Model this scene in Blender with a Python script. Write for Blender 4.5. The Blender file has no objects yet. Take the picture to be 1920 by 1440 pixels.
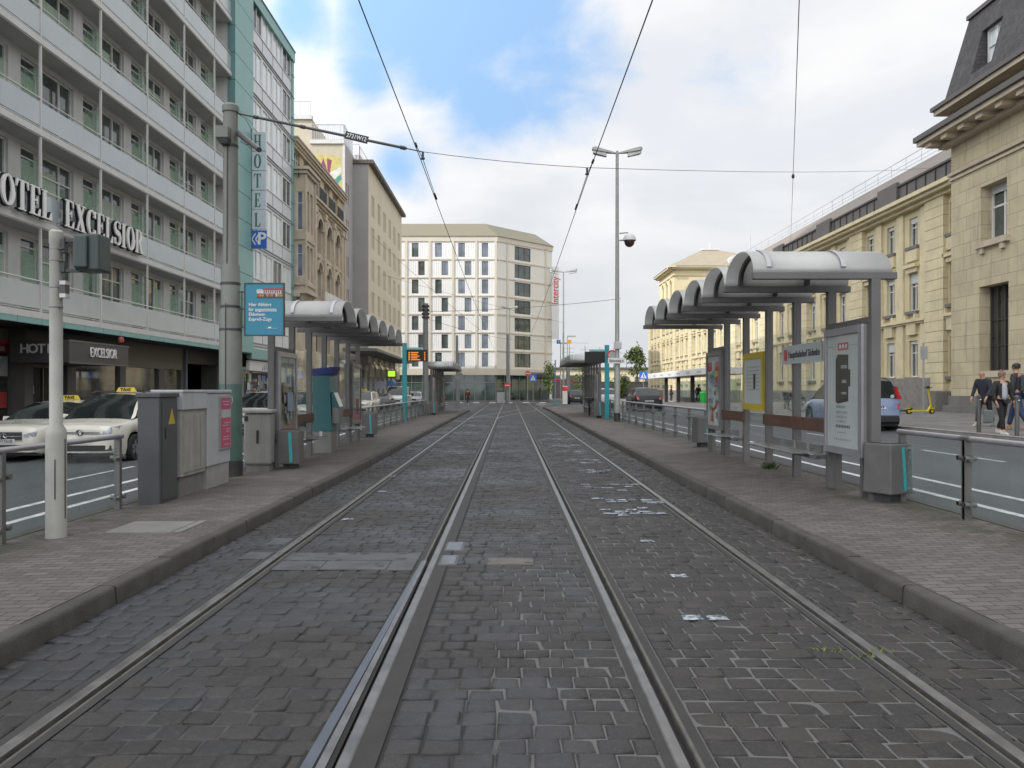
import bpy, bmesh, math, random
from mathutils import Vector, Matrix
from math import sin, cos, pi, radians, sqrt
random.seed(7)
S = bpy.context.scene
COL = S.collection
# ------------------------------------------------------------------ camera
F = 1500.0            # focal length in photo pixels (photo 1920 x 1440)
EYE = 1.6
cam = bpy.data.cameras.new('camera')
cam.sensor_width = 36.0; cam.lens = 36.0 * F / 1920.0
cam.shift_x = 5 / 1920.0; cam.shift_y = 11 / 1920.0
cam.clip_start = 0.05; cam.clip_end = 3000
camo = bpy.data.objects.new('camera', cam); COL.objects.link(camo)
camo.location = (0, 0, EYE); camo.rotation_euler = (radians(90), 0, 0)
S.camera = camo
# ------------------------------------------------------------------ sun and sky
SUN_EL, SUN_AZ = radians(37), Vector((-0.88, -0.47, 0)).normalized()
SUN_DIR = Vector((SUN_AZ.x * cos(SUN_EL), SUN_AZ.y * cos(SUN_EL), sin(SUN_EL)))
sl = bpy.data.lights.new('sun', 'SUN'); sl.energy = 3.0; sl.angle = radians(0.5); sl.color = (1.0, 0.965, 0.91)
so = bpy.data.objects.new('sun', sl); COL.objects.link(so)
so.rotation_euler = SUN_DIR.to_track_quat('Z', 'Y').to_euler(); so.location = (-40, -20, 60)
W = bpy.data.worlds.new('World'); S.world = W; W.use_nodes = True
nt = W.node_tree; nt.nodes.clear()
def N(t, typ, **kw):
    n = t.nodes.new(typ)
    for k, v in kw.items(): setattr(n, k, v)
    return n
def L(t, a, b): t.links.new(a, b)
def math_(t, op, a, b=None, c=None, clamp=False):
    n = N(t, 'ShaderNodeMath', operation=op); n.use_clamp = clamp
    for i, v in enumerate((a, b, c)):
        if v is None: continue
        if isinstance(v, (int, float)): n.inputs[i].default_value = v
        else: L(t, v, n.inputs[i])
    return n.outputs[0]
def mixc(t, f, a, b, mode='MIX'):
    n = N(t, 'ShaderNodeMix', data_type='RGBA', blend_type=mode)
    for i, v in ((0, f), (6, a), (7, b)):
        if isinstance(v, (int, float)): n.inputs[i].default_value = v
        elif isinstance(v, (tuple, list)): n.inputs[i].default_value = tuple(v) + ((1,) if len(v) == 3 else ())
        else: L(t, v, n.inputs[i])
    return n.outputs[2]
def noise(t, vec, scale, detail=3, rough=.55, dist=0.0):
    n = N(t, 'ShaderNodeTexNoise'); n.inputs['Scale'].default_value = scale
    n.inputs['Detail'].default_value = detail; n.inputs['Roughness'].default_value = rough
    n.inputs['Distortion'].default_value = dist
    if vec is not None: L(t, vec, n.inputs['Vector'])
    return n.outputs['Fac']
def maprange(t, v, a, b, c=0., d=1., smooth=True):
    n = N(t, 'ShaderNodeMapRange'); n.interpolation_type = 'SMOOTHSTEP' if smooth else 'LINEAR'
    L(t, v, n.inputs[0])
    for i, x in enumerate((a, b, c, d)): n.inputs[i + 1].default_value = x
    return n.outputs[0]
def vmul(t, vec, s, off=(0, 0, 0)):
    n = N(t, 'ShaderNodeMapping'); n.inputs['Scale'].default_value = s; n.inputs['Location'].default_value = off
    L(t, vec, n.inputs['Vector']); return n.outputs[0]
sky = N(nt, 'ShaderNodeTexSky', sky_type='NISHITA'); sky.sun_disc = False
sky.sun_elevation = SUN_EL; sky.sun_rotation = math.atan2(SUN_AZ.x, SUN_AZ.y); sky.ozone_density = 2.0; sky.dust_density = 0.6
tc = N(nt, 'ShaderNodeTexCoord').outputs['Generated']
def dirn(px, py): return Vector(((px - 955) / F, 1, (731 - py) / F)).normalized()
def blob(px, py, r):
    n = N(nt, 'ShaderNodeVectorMath', operation='DISTANCE'); L(nt, tc, n.inputs[0]); n.inputs[1].default_value = dirn(px, py)
    return math_(nt, 'SUBTRACT', 1.0, math_(nt, 'DIVIDE', n.outputs['Value'], r))
cn = noise(nt, vmul(nt, tc, (1, 1, 1.5)), 4.6, 7, .56, .3)
b = blob(840, 30, .12)
for q in ((970, 10, .10), (715, 15, .07), (885, 185, .060), (745, 305, .045), (690, 150, .04), (830, 130, .07), (560, 20, .05)):
    b = math_(nt, 'MAXIMUM', b, blob(*q))
b = math_(nt, 'MAXIMUM', b, -.75)
blue = maprange(nt, math_(nt, 'ADD', math_(nt, 'MULTIPLY', b, .42), math_(nt, 'MULTIPLY', math_(nt, 'SUBTRACT', cn, .5), 1.5)), -.13, .34)
cn2 = noise(nt, vmul(nt, tc, (1, 1, 2.2), (3, 1, 0)), 2.6, 5, .55, .3)
cl = mixc(nt, maprange(nt, cn2, .38, .62), (6.5, 6.75, 7.15), (7.75, 7.75, 7.8))
sep = N(nt, 'ShaderNodeSeparateXYZ'); L(nt, tc, sep.inputs[0])
hz = maprange(nt, math_(nt, 'ADD', sep.outputs[2], math_(nt, 'MULTIPLY', math_(nt, 'SUBTRACT', cn2, .5), .35)), .03, .27)
cl = mixc(nt, hz, (5.6, 5.85, 6.1), cl)
skyc = mixc(nt, .75, sky.outputs[0], (3.5, 5.6, 8.7))
dt = N(nt, 'ShaderNodeVectorMath', operation='DOT_PRODUCT'); L(nt, tc, dt.inputs[0]); dt.inputs[1].default_value = SUN_DIR
glow = maprange(nt, dt.outputs['Value'], -.25, .95, 1.0, 2.6)      # the overcast is brighter towards the sun behind the camera
full = mixc(nt, blue, cl, skyc)
gv = N(nt, 'ShaderNodeVectorMath', operation='SCALE'); L(nt, full, gv.inputs[0]); L(nt, glow, gv.inputs['Scale']); full = gv.outputs[0]
# clouds overhead and behind are a plain bright overcast
bg = N(nt, 'ShaderNodeBackground'); bg.inputs['Strength'].default_value = 0.1
L(nt, full, bg.inputs['Color'])
L(nt, bg.outputs[0], N(nt, 'ShaderNodeOutputWorld').inputs['Surface'])
S.view_settings.view_transform = 'Standard'; S.view_settings.look = 'None'
S.view_settings.exposure = 0.34; S.view_settings.gamma = 1.0
try: S.view_settings.use_curve_mapping = False
except Exception: pass
S.cycles.max_bounces = 8; S.cycles.transparent_max_bounces = 16
S.cycles.caustics_reflective = False; S.cycles.caustics_refractive = False
S.cycles.sample_clamp_indirect = 6.0
# ------------------------------------------------------------------ materials
MATS = {}
def bsdf(m): return m.node_tree.nodes['Principled BSDF']
def pm(name, col, rough=.6, metal=0., var=.12, scale=2.5, bump=0., bscale=40., streak=0., dirt=None, spec=.5, coat=0., speck=0.):
    """a procedural surface: base colour with noise variation, optional vertical streaks and fine bump"""
    if name in MATS: return MATS[name]
    m = bpy.data.materials.new(name); m.use_nodes = True; t = m.node_tree; p = bsdf(m)
    pos = N(t, 'ShaderNodeNewGeometry').outputs['Position']
    oi = N(t, 'ShaderNodeTexCoord').outputs['Object']
    n1 = noise(t, oi if scale > 6 else pos, scale, 5, .6)
    f = maprange(t, n1, .25, .75)
    c = mixc(t, f, tuple(max(0, x * (1 - var)) for x in col), tuple(min(1, x * (1 + var)) for x in col))
    if streak:
        s = noise(t, vmul(t, pos, (3.0, 3.0, .22)), 2.2, 4, .65)
        d = dirt or tuple(x * .55 for x in col)
        c = mixc(t, math_(t, 'MULTIPLY', maprange(t, s, .5, .78), streak), c, d)
    if speck:
        s = noise(t, pos, 90, 2, .6)
        c = mixc(t, math_(t, 'MULTIPLY', maprange(t, s, .52, .72), speck), c, tuple(x * .5 for x in col))
    L(t, c, p.inputs['Base Color'])
    L(t, maprange(t, n1, .2, .8, max(0, rough - .08), min(1, rough + .08)), p.inputs['Roughness'])
    p.inputs['Metallic'].default_value = metal
    p.inputs['Specular IOR Level'].default_value = spec
    if coat: p.inputs['Coat Weight'].default_value = coat; p.inputs['Coat Roughness'].default_value = .06
    if bump:
        bn = N(t, 'ShaderNodeBump'); bn.inputs['Strength'].default_value = bump; bn.inputs['Distance'].default_value = .01
        L(t, noise(t, pos, bscale, 4, .6), bn.inputs['Height']); L(t, bn.outputs[0], p.inputs['Normal'])
    MATS[name] = m; return m
def glassm(name, tint=(.8, .9, .86), trans=.75, rough=.02, grey=(.3, .34, .33)):
    """thin pane: mostly see-through, with mirror reflections and a faint film of dirt"""
    m = bpy.data.materials.new(name); m.use_nodes = True; t = m.node_tree; t.nodes.clear()
    o = N(t, 'ShaderNodeOutputMaterial'); tr = N(t, 'ShaderNodeBsdfTransparent'); tr.inputs[0].default_value = (*tint, 1)
    gl = N(t, 'ShaderNodeBsdfGlossy'); gl.inputs['Roughness'].default_value = rough
    df = N(t, 'ShaderNodeBsdfDiffuse'); df.inputs[0].default_value = (*grey, 1)
    lw = N(t, 'ShaderNodeLayerWeight'); frs = math_(t, 'ADD', .025, math_(t, 'MULTIPLY', math_(t, 'POWER', lw.outputs['Facing'], 5.0), .55))
    pos = N(t, 'ShaderNodeNewGeometry').outputs['Position']
    m1 = N(t, 'ShaderNodeMixShader'); L(t, maprange(t, noise(t, pos, 3.0, 4), .3, .8, (1 - trans) * .5, (1 - trans) * 1.6), m1.inputs[0])
    L(t, tr.outputs[0], m1.inputs[1]); L(t, df.outputs[0], m1.inputs[2])
    m2 = N(t, 'ShaderNodeMixShader'); L(t, frs, m2.inputs[0]); L(t, m1.outputs[0], m2.inputs[1]); L(t, gl.outputs[0], m2.inputs[2])
    L(t, m2.outputs[0], o.inputs[0]); return m
def panem(name, col, rough=.04, var=.5, scale=.9, spec=.9):
    """window pane seen from the street: dark room behind mirror-like glass"""
    m = pm(name, col, rough, 0., var, scale, spec=spec); bsdf(m).inputs['IOR'].default_value = 1.55
    return m
def emis(name, col, st):
    m = bpy.data.materials.new(name); m.use_nodes = True; p = bsdf(m)
    p.inputs['Base Color'].default_value = (*col, 1); p.inputs['Emission Color'].default_value = (*col, 1)
    p.inputs['Emission Strength'].default_value = st; return m
# ------------------------------------------------------------------ mesh helpers
WL = {}
class MB:
    def __init__(s): s.v = []; s.f = []; s.m = []; s.mi = 0
    def add(s, vs, fs, mi=None):
        o = len(s.v); s.v += [tuple(x) for x in vs]
        for f in fs: s.f.append([o + i for i in f]); s.m.append(s.mi if mi is None else mi)
        return s
    def quad(s, a, b, c, d, mi=None): return s.add((a, b, c, d), ((0, 1, 2, 3),), mi)
    def poly(s, pts, mi=None): return s.add(pts, (list(range(len(pts))),), mi)
    def box(s, x0, x1, y0, y1, z0, z1, mi=None):
        x0, x1 = min(x0, x1), max(x0, x1); y0, y1 = min(y0, y1), max(y0, y1); z0, z1 = min(z0, z1), max(z0, z1)
        return s.add([(x, y, z) for z in (z0, z1) for y in (y0, y1) for x in (x0, x1)],
                     ((0, 2, 3, 1), (4, 5, 7, 6), (0, 1, 5, 4), (2, 6, 7, 3), (0, 4, 6, 2), (1, 3, 7, 5)), mi)
    def hexa(s, b, t, mi=None):     # bottom ring b, top ring t (equal lengths)
        n = len(b); fs = [list(range(n))[::-1], [n + i for i in range(n)]]
        fs += [(i, (i + 1) % n, n + (i + 1) % n, n + i) for i in range(n)]
        return s.add(list(b) + list(t), fs, mi)
    def cyl(s, p0, p1, r0, r1=None, n=12, caps=True, mi=None):
        p0, p1 = Vector(p0), Vector(p1); r1 = r0 if r1 is None else r1
        d = (p1 - p0).normalized(); a = d.orthogonal().normalized(); bb = d.cross(a)
        vs = []
        for p, r in ((p0, r0), (p1, r1)):
            for i in range(n):
                t = 2 * pi * i / n; vs.append(p + a * (r * cos(t)) + bb * (r * sin(t)))
        fs = [(i, (i + 1) % n, n + (i + 1) % n, n + i) for i in range(n)]
        if caps: fs += [list(range(n))[::-1], [n + i for i in range(n)]]
        return s.add(vs, fs, mi)
    def tube(s, pts, r, n=6, mi=None):
        for a, b_ in zip(pts[:-1], pts[1:]): s.cyl(a, b_, r, r, n, True, mi)
        return s
    def lathe(s, c, prof, n=16, mi=None):    # prof: (r, z) list about a vertical axis
        vs = [(c[0] + r * cos(2 * pi * i / n), c[1] + r * sin(2 * pi * i / n), c[2] + z) for r, z in prof for i in range(n)]
        fs = [(k * n + i, k * n + (i + 1) % n, (k + 1) * n + (i + 1) % n, (k + 1) * n + i) for k in range(len(prof) - 1) for i in range(n)]
        return s.add(vs, fs, mi)
    def sweep(s, prof, path, mi=None, cap=True):   # prof points (a,b) placed by path(fn)-> list of frames (o, ua, ub)
        n = len(prof); vs = []
        for o, ua, ub in path: vs += [Vector(o) + Vector(ua) * a + Vector(ub) * b_ for a, b_ in prof]
        fs = [(k * n + i, k * n + (i + 1) % n, (k + 1) * n + (i + 1) % n, (k + 1) * n + i) for k in range(len(path) - 1) for i in range(n)]
        if cap: fs += [list(range(n))[::-1], [(len(path) - 1) * n + i for i in range(n)]]
        return s.add(vs, fs, mi)
    def build(s, name, mats, parent=None, smooth=None, bevel=0.):
        off = WL.get(parent.name, Vector()) if parent else Vector()
        me = bpy.data.meshes.new(name)
        me.from_pydata([Vector(v) - off for v in s.v], [], s.f)
        for m_ in (mats if isinstance(mats, (list, tuple)) else [mats]): me.materials.append(m_)
        me.polygons.foreach_set('material_index', s.m)
        bm = bmesh.new(); bm.from_mesh(me)
        if smooth: bmesh.ops.remove_doubles(bm, verts=bm.verts, dist=2e-5)
        bmesh.ops.recalc_face_normals(bm, faces=bm.faces); bm.to_mesh(me); bm.free()
        if smooth:
            me.polygons.foreach_set('use_smooth', [True] * len(me.polygons)); me.set_sharp_from_angle(angle=radians(smooth))
        o = bpy.data.objects.new(name, me); COL.objects.link(o)
        if bevel:
            bv = o.modifiers.new('bevel', 'BEVEL'); bv.width = bevel; bv.segments = 2; bv.limit_method = 'ANGLE'; bv.angle_limit = radians(40)
        if parent: o.parent = parent; WL[o.name] = off
        return o
def tag(o, label, cat, group=None):
    o['label'] = label; o['category'] = cat
    if group: o['group'] = group
    return o
def struct(o): o['kind'] = 'structure'; return o
def thing(name, label, cat, group=None, loc=(0, 0, 0), origin=False):
    """an empty at the thing's base; parts under it are authored in world space unless origin=True"""
    o = bpy.data.objects.new(name, None); COL.objects.link(o); o.empty_display_size = .2
    if not origin: o.location = loc; WL[o.name] = Vector(loc)
    return tag(o, label, cat, group)
def place(o, loc, rz=0.): o.location = loc; o.rotation_euler = (0, 0, rz); return o
def copy_tree(o, parent=None):
    c = o.copy(); COL.objects.link(c)
    if parent: c.parent = parent
    for ch in o.children: copy_tree(ch, c)
    return c
def text(name, s, size, mat, M, parent=None, ext=.01, align='CENTER', bold=0., sx=1.0):
    cu = bpy.data.curves.new(name, 'FONT'); cu.body = s; cu.size = size; cu.align_x = align; cu.align_y = 'CENTER'
    cu.extrude = ext; cu.offset = bold; cu.resolution_u = 3
    tmp = bpy.data.objects.new('tmp', cu); COL.objects.link(tmp)
    dg = bpy.context.evaluated_depsgraph_get(); dg.update()
    me = bpy.data.meshes.new_from_object(tmp.evaluated_get(dg)); bpy.data.objects.remove(tmp); me.name = name
    me.materials.clear(); me.materials.append(mat)
    off = WL.get(parent.name, Vector()) if parent else Vector()
    me.transform(Matrix.Translation(-off) @ M @ Matrix.Diagonal((sx, 1, 1, 1)))
    o = bpy.data.objects.new(name, me); COL.objects.link(o)
    if parent: o.parent = parent; WL[o.name] = off
    return o
def face(p, d='-y'):      # matrix for lettering at p read by a viewer standing on that side
    R = {'-y': (pi / 2, 0, 0), '+x': (pi / 2, 0, pi / 2), '-x': (pi / 2, 0, -pi / 2), '+y': (pi / 2, 0, pi)}[d]
    from mathutils import Euler
    return Matrix.Translation(Vector(p)) @ Euler(R).to_matrix().to_4x4()
def P(px, py, Y): return Vector(((px - 955) * Y / F, Y, EYE - (py - 731) * Y / F))
# ================================================================== ground
def zR(x, y=20):   # the carriageway and pavement on the right climb away from the tracks
    t = min(max((y - 60) / 35.0, 0), 1)
    base = .10 + .035 * (x - 5.2)
    if x > 12.2: base = .46 + .028 * (x - 12.2)
    return base * (1 - t) + t * (.02 if x <= 12.2 else .16)
def zL(x): return -.10 - .008 * (-x - 5.2)
def sett_material():
    m = bpy.data.materials.new('granite_setts'); m.use_nodes = True; t = m.node_tree; p = bsdf(m)
    pos = N(t, 'ShaderNodeNewGeometry').outputs['Position']
    nz = N(t, 'ShaderNodeTexNoise'); nz.inputs['Scale'].default_value = 3.2; nz.inputs['Detail'].default_value = 3; L(t, pos, nz.inputs['Vector'])
    off = N(t, 'ShaderNodeVectorMath', operation='MULTIPLY_ADD'); L(t, nz.outputs['Color'], off.inputs[0])
    off.inputs[1].default_value = (.075, .085, 0); L(t, pos, off.inputs[2])
    br = N(t, 'ShaderNodeTexBrick'); L(t, off.outputs[0], br.inputs['Vector'])
    br.offset = .5; br.offset_frequency = 2; br.squash = 1.28; br.squash_frequency = 3
    for k, v in (('Scale', 1.), ('Mortar Size', .0085), ('Mortar Smooth', .35), ('Bias', -.1), ('Brick Width', .172), ('Row Height', .158)):
        br.inputs[k].default_value = v
    br.inputs['Color1'].default_value = (.026, .024, .023, 1); br.inputs['Color2'].default_value = (.052, .047, .044, 1)
    big = noise(t, pos, .45, 4, .6); med = noise(t, pos, 1.7, 5, .65); fine = noise(t, pos, 70, 3, .7)
    sx = N(t, 'ShaderNodeSeparateXYZ'); L(t, pos, sx.inputs[0])
    # joints: pale grit to the right of the middle, dark along the left rail
    jl = math_(t, 'ADD', maprange(t, sx.outputs[0], -.55, .15), math_(t, 'MULTIPLY', math_(t, 'SUBTRACT', med, .5), 1.6))
    mort = mixc(t, maprange(t, jl, .1, .75), (.012, .011, .010), (.075, .074, .072))
    left = maprange(t, sx.outputs[0], -.9, -1.3)
    mort = mixc(t, left, mort, (.035, .034, .035))
    c = mixc(t, br.outputs['Fac'], br.outputs['Color'], mort)
    c = mixc(t, maprange(t, med, .3, .72), mixc(t, .4, c, (.034, .031, .030)), c)
    blue = math_(t, 'MULTIPLY', maprange(t, big, .44, .66), maprange(t, sx.outputs[0], 1.4, -.8))
    c = mixc(t, math_(t, 'MULTIPLY', blue, .75), c, (.033, .037, .048))
    c = mixc(t, math_(t, 'MULTIPLY', maprange(t, fine, .55, .8), .4), c, (.085, .078, .074))
    drk = maprange(t, noise(t, pos, .9, 5, .7), .58, .75)
    c = mixc(t, math_(t, 'MULTIPLY', drk, .5), c, (.025, .024, .026))
    L(t, c, p.inputs['Base Color'])
    L(t, math_(t, 'SUBTRACT', maprange(t, med, .3, .7, .62, .85), math_(t, 'MULTIPLY', blue, .22)), p.inputs['Roughness'])
    p.inputs['Specular IOR Level'].default_value = .35
    bn = N(t, 'ShaderNodeBump'); bn.inputs['Strength'].default_value = 1.0; bn.inputs['Distance'].default_value = .022
    h = math_(t, 'SUBTRACT', math_(t, 'MULTIPLY', fine, .28), br.outputs['Fac'])
    h = math_(t, 'ADD', h, math_(t, 'MULTIPLY', noise(t, pos, 9, 4, .6), .8))
    L(t, h, bn.inputs['Height']); L(t, bn.outputs[0], p.inputs['Normal'])
    return m
def paver_material(name, a, b, mort, w=.20, h=.10, rot=False, moss=True, bumps=.8):
    m = bpy.data.materials.new(name); m.use_nodes = True; t = m.node_tree; p = bsdf(m)
    pos = N(t, 'ShaderNodeNewGeometry').outputs['Position']
    nz = N(t, 'ShaderNodeTexNoise'); nz.inputs['Scale'].default_value = 5; L(t, pos, nz.inputs['Vector'])
    off = N(t, 'ShaderNodeVectorMath', operation='MULTIPLY_ADD'); L(t, nz.outputs['Color'], off.inputs[0])
    off.inputs[1].default_value = (.02, .02, 0); L(t, pos, off.inputs[2])
    br = N(t, 'ShaderNodeTexBrick'); L(t, off.outputs[0], br.inputs['Vector'])
    for k, v in (('Scale', 1.), ('Mortar Size', .005), ('Mortar Smooth', .4), ('Bias', 0.), ('Brick Width', w), ('Row Height', h)):
        br.inputs[k].default_value = v
    br.inputs['Color1'].default_value = (*a, 1); br.inputs['Color2'].default_value = (*b, 1); br.inputs['Mortar'].default_value = (*mort, 1)
    big = noise(t, pos, .7, 5, .65); med = noise(t, pos, 4, 5, .7)
    c = mixc(t, math_(t, 'MULTIPLY', maprange(t, big, .45, .7), .55), br.outputs['Color'], tuple(x * .6 for x in a))
    c = mixc(t, math_(t, 'MULTIPLY', maprange(t, med, .55, .75), .4), c, tuple(x * 1.35 for x in b))
    if moss:
        sx = N(t, 'ShaderNodeSeparateXYZ'); L(t, pos, sx.inputs[0]); ax = math_(t, 'ABSOLUTE', sx.outputs[0])
        edge = math_(t, 'MULTIPLY', maprange(t, ax, 4.05, 4.75), maprange(t, noise(t, pos, 1.3, 5, .7), .42, .62))
        c = mixc(t, math_(t, 'MULTIPLY', edge, .8), c, (.045, .047, .030))
    L(t, c, p.inputs['Base Color']); p.inputs['Roughness'].default_value = .85; p.inputs['Specular IOR Level'].default_value = .3
    bn = N(t, 'ShaderNodeBump'); bn.inputs['Strength'].default_value = bumps; bn.inputs['Distance'].default_value = .010
    hh = math_(t, 'SUBTRACT', math_(t, 'MULTIPLY', noise(t, pos, 60, 3, .7), .5), br.outputs['Fac'])
    L(t, math_(t, 'ADD', hh, math_(t, 'MULTIPLY', noise(t, pos, 6, 3), .7)), bn.inputs['Height']); L(t, bn.outputs[0], p.inputs['Normal'])
    return m
def asphalt_material(name, col):
    m = pm(name, col, .8, 0, .18, .35, .35, 120, 0, None, .3, 0, .35)
    t = m.node_tree; p = bsdf(m)
    pos = N(t, 'ShaderNodeNewGeometry').outputs['Position']
    src = p.inputs['Base Color'].links[0].from_socket
    s = noise(t, vmul(t, pos, (1.6, .10, 1)), 1.0, 4, .6)
    L(t, mixc(t, math_(t, 'MULTIPLY', maprange(t, s, .45, .7), .3), src, tuple(x * 1.5 for x in col)), p.inputs['Base Color'])
    return m
M_SETT = sett_material()
M_PLAT = paver_material('platform_pavers', (.090, .080, .075), (.130, .115, .107), (.040, .036, .033))
M_PAVE = paver_material('pavement_slabs', (.13, .125, .118), (.18, .172, .162), (.08, .077, .07), .5, .3, moss=False, bumps=.3)
M_ASPH = asphalt_material('asphalt', (.062, .067, .072))
M_KERB = pm('kerb_granite', (.050, .046, .040), .85, 0, .35, 3, .5, 60, speck=.5)
M_RAIL = pm('rail_steel', (.17, .165, .16), .40, .65, .3, 4, .1, 30)
M_RAILD = pm('rail_dark', (.10, .095, .085), .6, .4, .3, 6)
M_GRV = pm('rail_groove', (.012, .011, .010), .9)
M_FILL = pm('joint_filler', (.026, .0245, .0235), .8, 0, .3, 5, .3, 60)
M_PAINT = pm('road_paint', (.52, .52, .52), .75, 0, .3, 6, speck=.4)
M_CHALK = pm('worn_paint', (.34, .37, .42), .8, 0, .5, 14)
def _worn(m, lo, hi):     # paint flaked away in patches: the stone shows through
    t = m.node_tree; p = bsdf(m); pos = N(t, 'ShaderNodeNewGeometry').outputs['Position']
    a = math_(t, 'ADD', math_(t, 'MULTIPLY', noise(t, pos, 9, 5, .75), .6), math_(t, 'MULTIPLY', noise(t, pos, 45, 3, .7), .4)); L(t, maprange(t, a, lo, hi), p.inputs['Alpha'])
_worn(M_CHALK, .43, .56)
g = MB(); g.quad((-900, -300, -.4), (900, -300, -.4), (900, 1500, -.4), (-900, 1500, -.4)); struct(g.build('ground', asphalt_material('far_ground', (.10, .10, .10))))
# track bed split along the four rails so that every groove is a real slot
RX = [(-2.285, 1), (-.685, -1), (.695, 1), (2.285, -1)]    # gauge-corner side head centres
RAILS = [(-2.245, 1), (-.715, -1), (.745, 1), (2.235, -1)]  # (x of head, side of the groove)
YB0, YB1 = -8, 96
cuts = [-2.94]
for x, s in RAILS:
    lo, hi = (x - .035, x + .085) if s > 0 else (x - .085, x + .035)
    cuts += [lo, hi]
cuts.append(2.94)
tb = MB()
for i in range(0, len(cuts), 2):
    a, b_ = cuts[i], cuts[i + 1]
    pass
FAR0 = 46.0
tb = MB()
for i in range(0, len(cuts), 2): tb.quad((cuts[i], FAR0, 0), (cuts[i + 1], FAR0, 0), (cuts[i + 1], YB1, 0), (cuts[i], YB1, 0))
struct(tb.build('tram_track_bed', M_SETT))
def sett_stone():
    m = bpy.data.materials.new('sett_stone'); m.use_nodes = True; t = m.node_tree; p = bsdf(m)
    g_ = N(t, 'ShaderNodeNewGeometry'); pos = g_.outputs['Position']; rnd_ = g_.outputs['Random Per Island']
    sx = N(t, 'ShaderNodeSeparateXYZ'); L(t, pos, sx.inputs[0])
    big = noise(t, pos, .45, 4, .6); med = noise(t, pos, 2.6, 5, .65); fine = noise(t, pos, 95, 4, .75); grit = noise(t, pos, 26, 4, .7)
    c = mixc(t, rnd_, (.015, .0135, .0125), (.035, .031, .028))
    c = mixc(t, maprange(t, rnd_, .86, .93), c, (.018, .0175, .018))
    c = mixc(t, math_(t, 'MULTIPLY', maprange(t, med, .4, .7), .4), c, (.036, .033, .031))
    blue = math_(t, 'MULTIPLY', maprange(t, big, .42, .64), maprange(t, sx.outputs[0], 1.6, -.9))
    c = mixc(t, math_(t, 'MULTIPLY', blue, .7), c, (.030, .034, .045))
    c = mixc(t, math_(t, 'MULTIPLY', maprange(t, grit, .45, .75), .45), c, (.054, .049, .045))
    c = mixc(t, math_(t, 'MULTIPLY', maprange(t, fine, .50, .74), .5), c, (.080, .073, .068))
    c = mixc(t, math_(t, 'MULTIPLY', maprange(t, noise(t, pos, 1.1, 5, .7), .58, .74), .65), c, (.014, .0135, .0145))
    L(t, c, p.inputs['Base Color']); L(t, math_(t, 'SUBTRACT', maprange(t, med, .3, .7, .55, .78), math_(t, 'MULTIPLY', blue, .2)), p.inputs['Roughness']); p.inputs['Specular IOR Level'].default_value = .4
    bn = N(t, 'ShaderNodeBump'); bn.inputs['Strength'].default_value = .55; bn.inputs['Distance'].default_value = .008
    L(t, math_(t, 'ADD', math_(t, 'MULTIPLY', fine, .4), math_(t, 'MULTIPLY', grit, .9)), bn.inputs['Height']); L(t, bn.outputs[0], p.inputs['Normal']); return m
def joint_grit():
    m = bpy.data.materials.new('joint_grit'); m.use_nodes = True; t = m.node_tree; p = bsdf(m); pos = N(t, 'ShaderNodeNewGeometry').outputs['Position']
    sx = N(t, 'ShaderNodeSeparateXYZ'); L(t, pos, sx.inputs[0]); med = noise(t, pos, 1.6, 5, .65)
    jl = math_(t, 'ADD', maprange(t, sx.outputs[0], -.45, .2), math_(t, 'MULTIPLY', math_(t, 'SUBTRACT', med, .5), 1.8))
    c = mixc(t, maprange(t, jl, .1, .8), (.009, .0085, .008), (.105, .103, .100)); c = mixc(t, maprange(t, sx.outputs[0], -.9, -1.3), c, mixc(t, maprange(t, med, .4, .65), (.016, .016, .016), (.055, .055, .057)))
    c = mixc(t, maprange(t, noise(t, pos, .5, 4), .45, .7, 0., .5), c, (.030, .030, .029)); c = mixc(t, maprange(t, noise(t, pos, 120, 2), .4, .7, 0, .4), c, (.04, .04, .04))
    L(t, c, p.inputs['Base Color']); p.inputs['Roughness'].default_value = .85; return m
M_STONE = sett_stone(); jb = MB(); st = MB(); rs = random.Random(17); from mathutils import noise as mn
EDGE = {0: (0, .06), 1: (.06, .16), 2: (.12, .05), 3: (.06, .06), 4: (.06, 0)}
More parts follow.
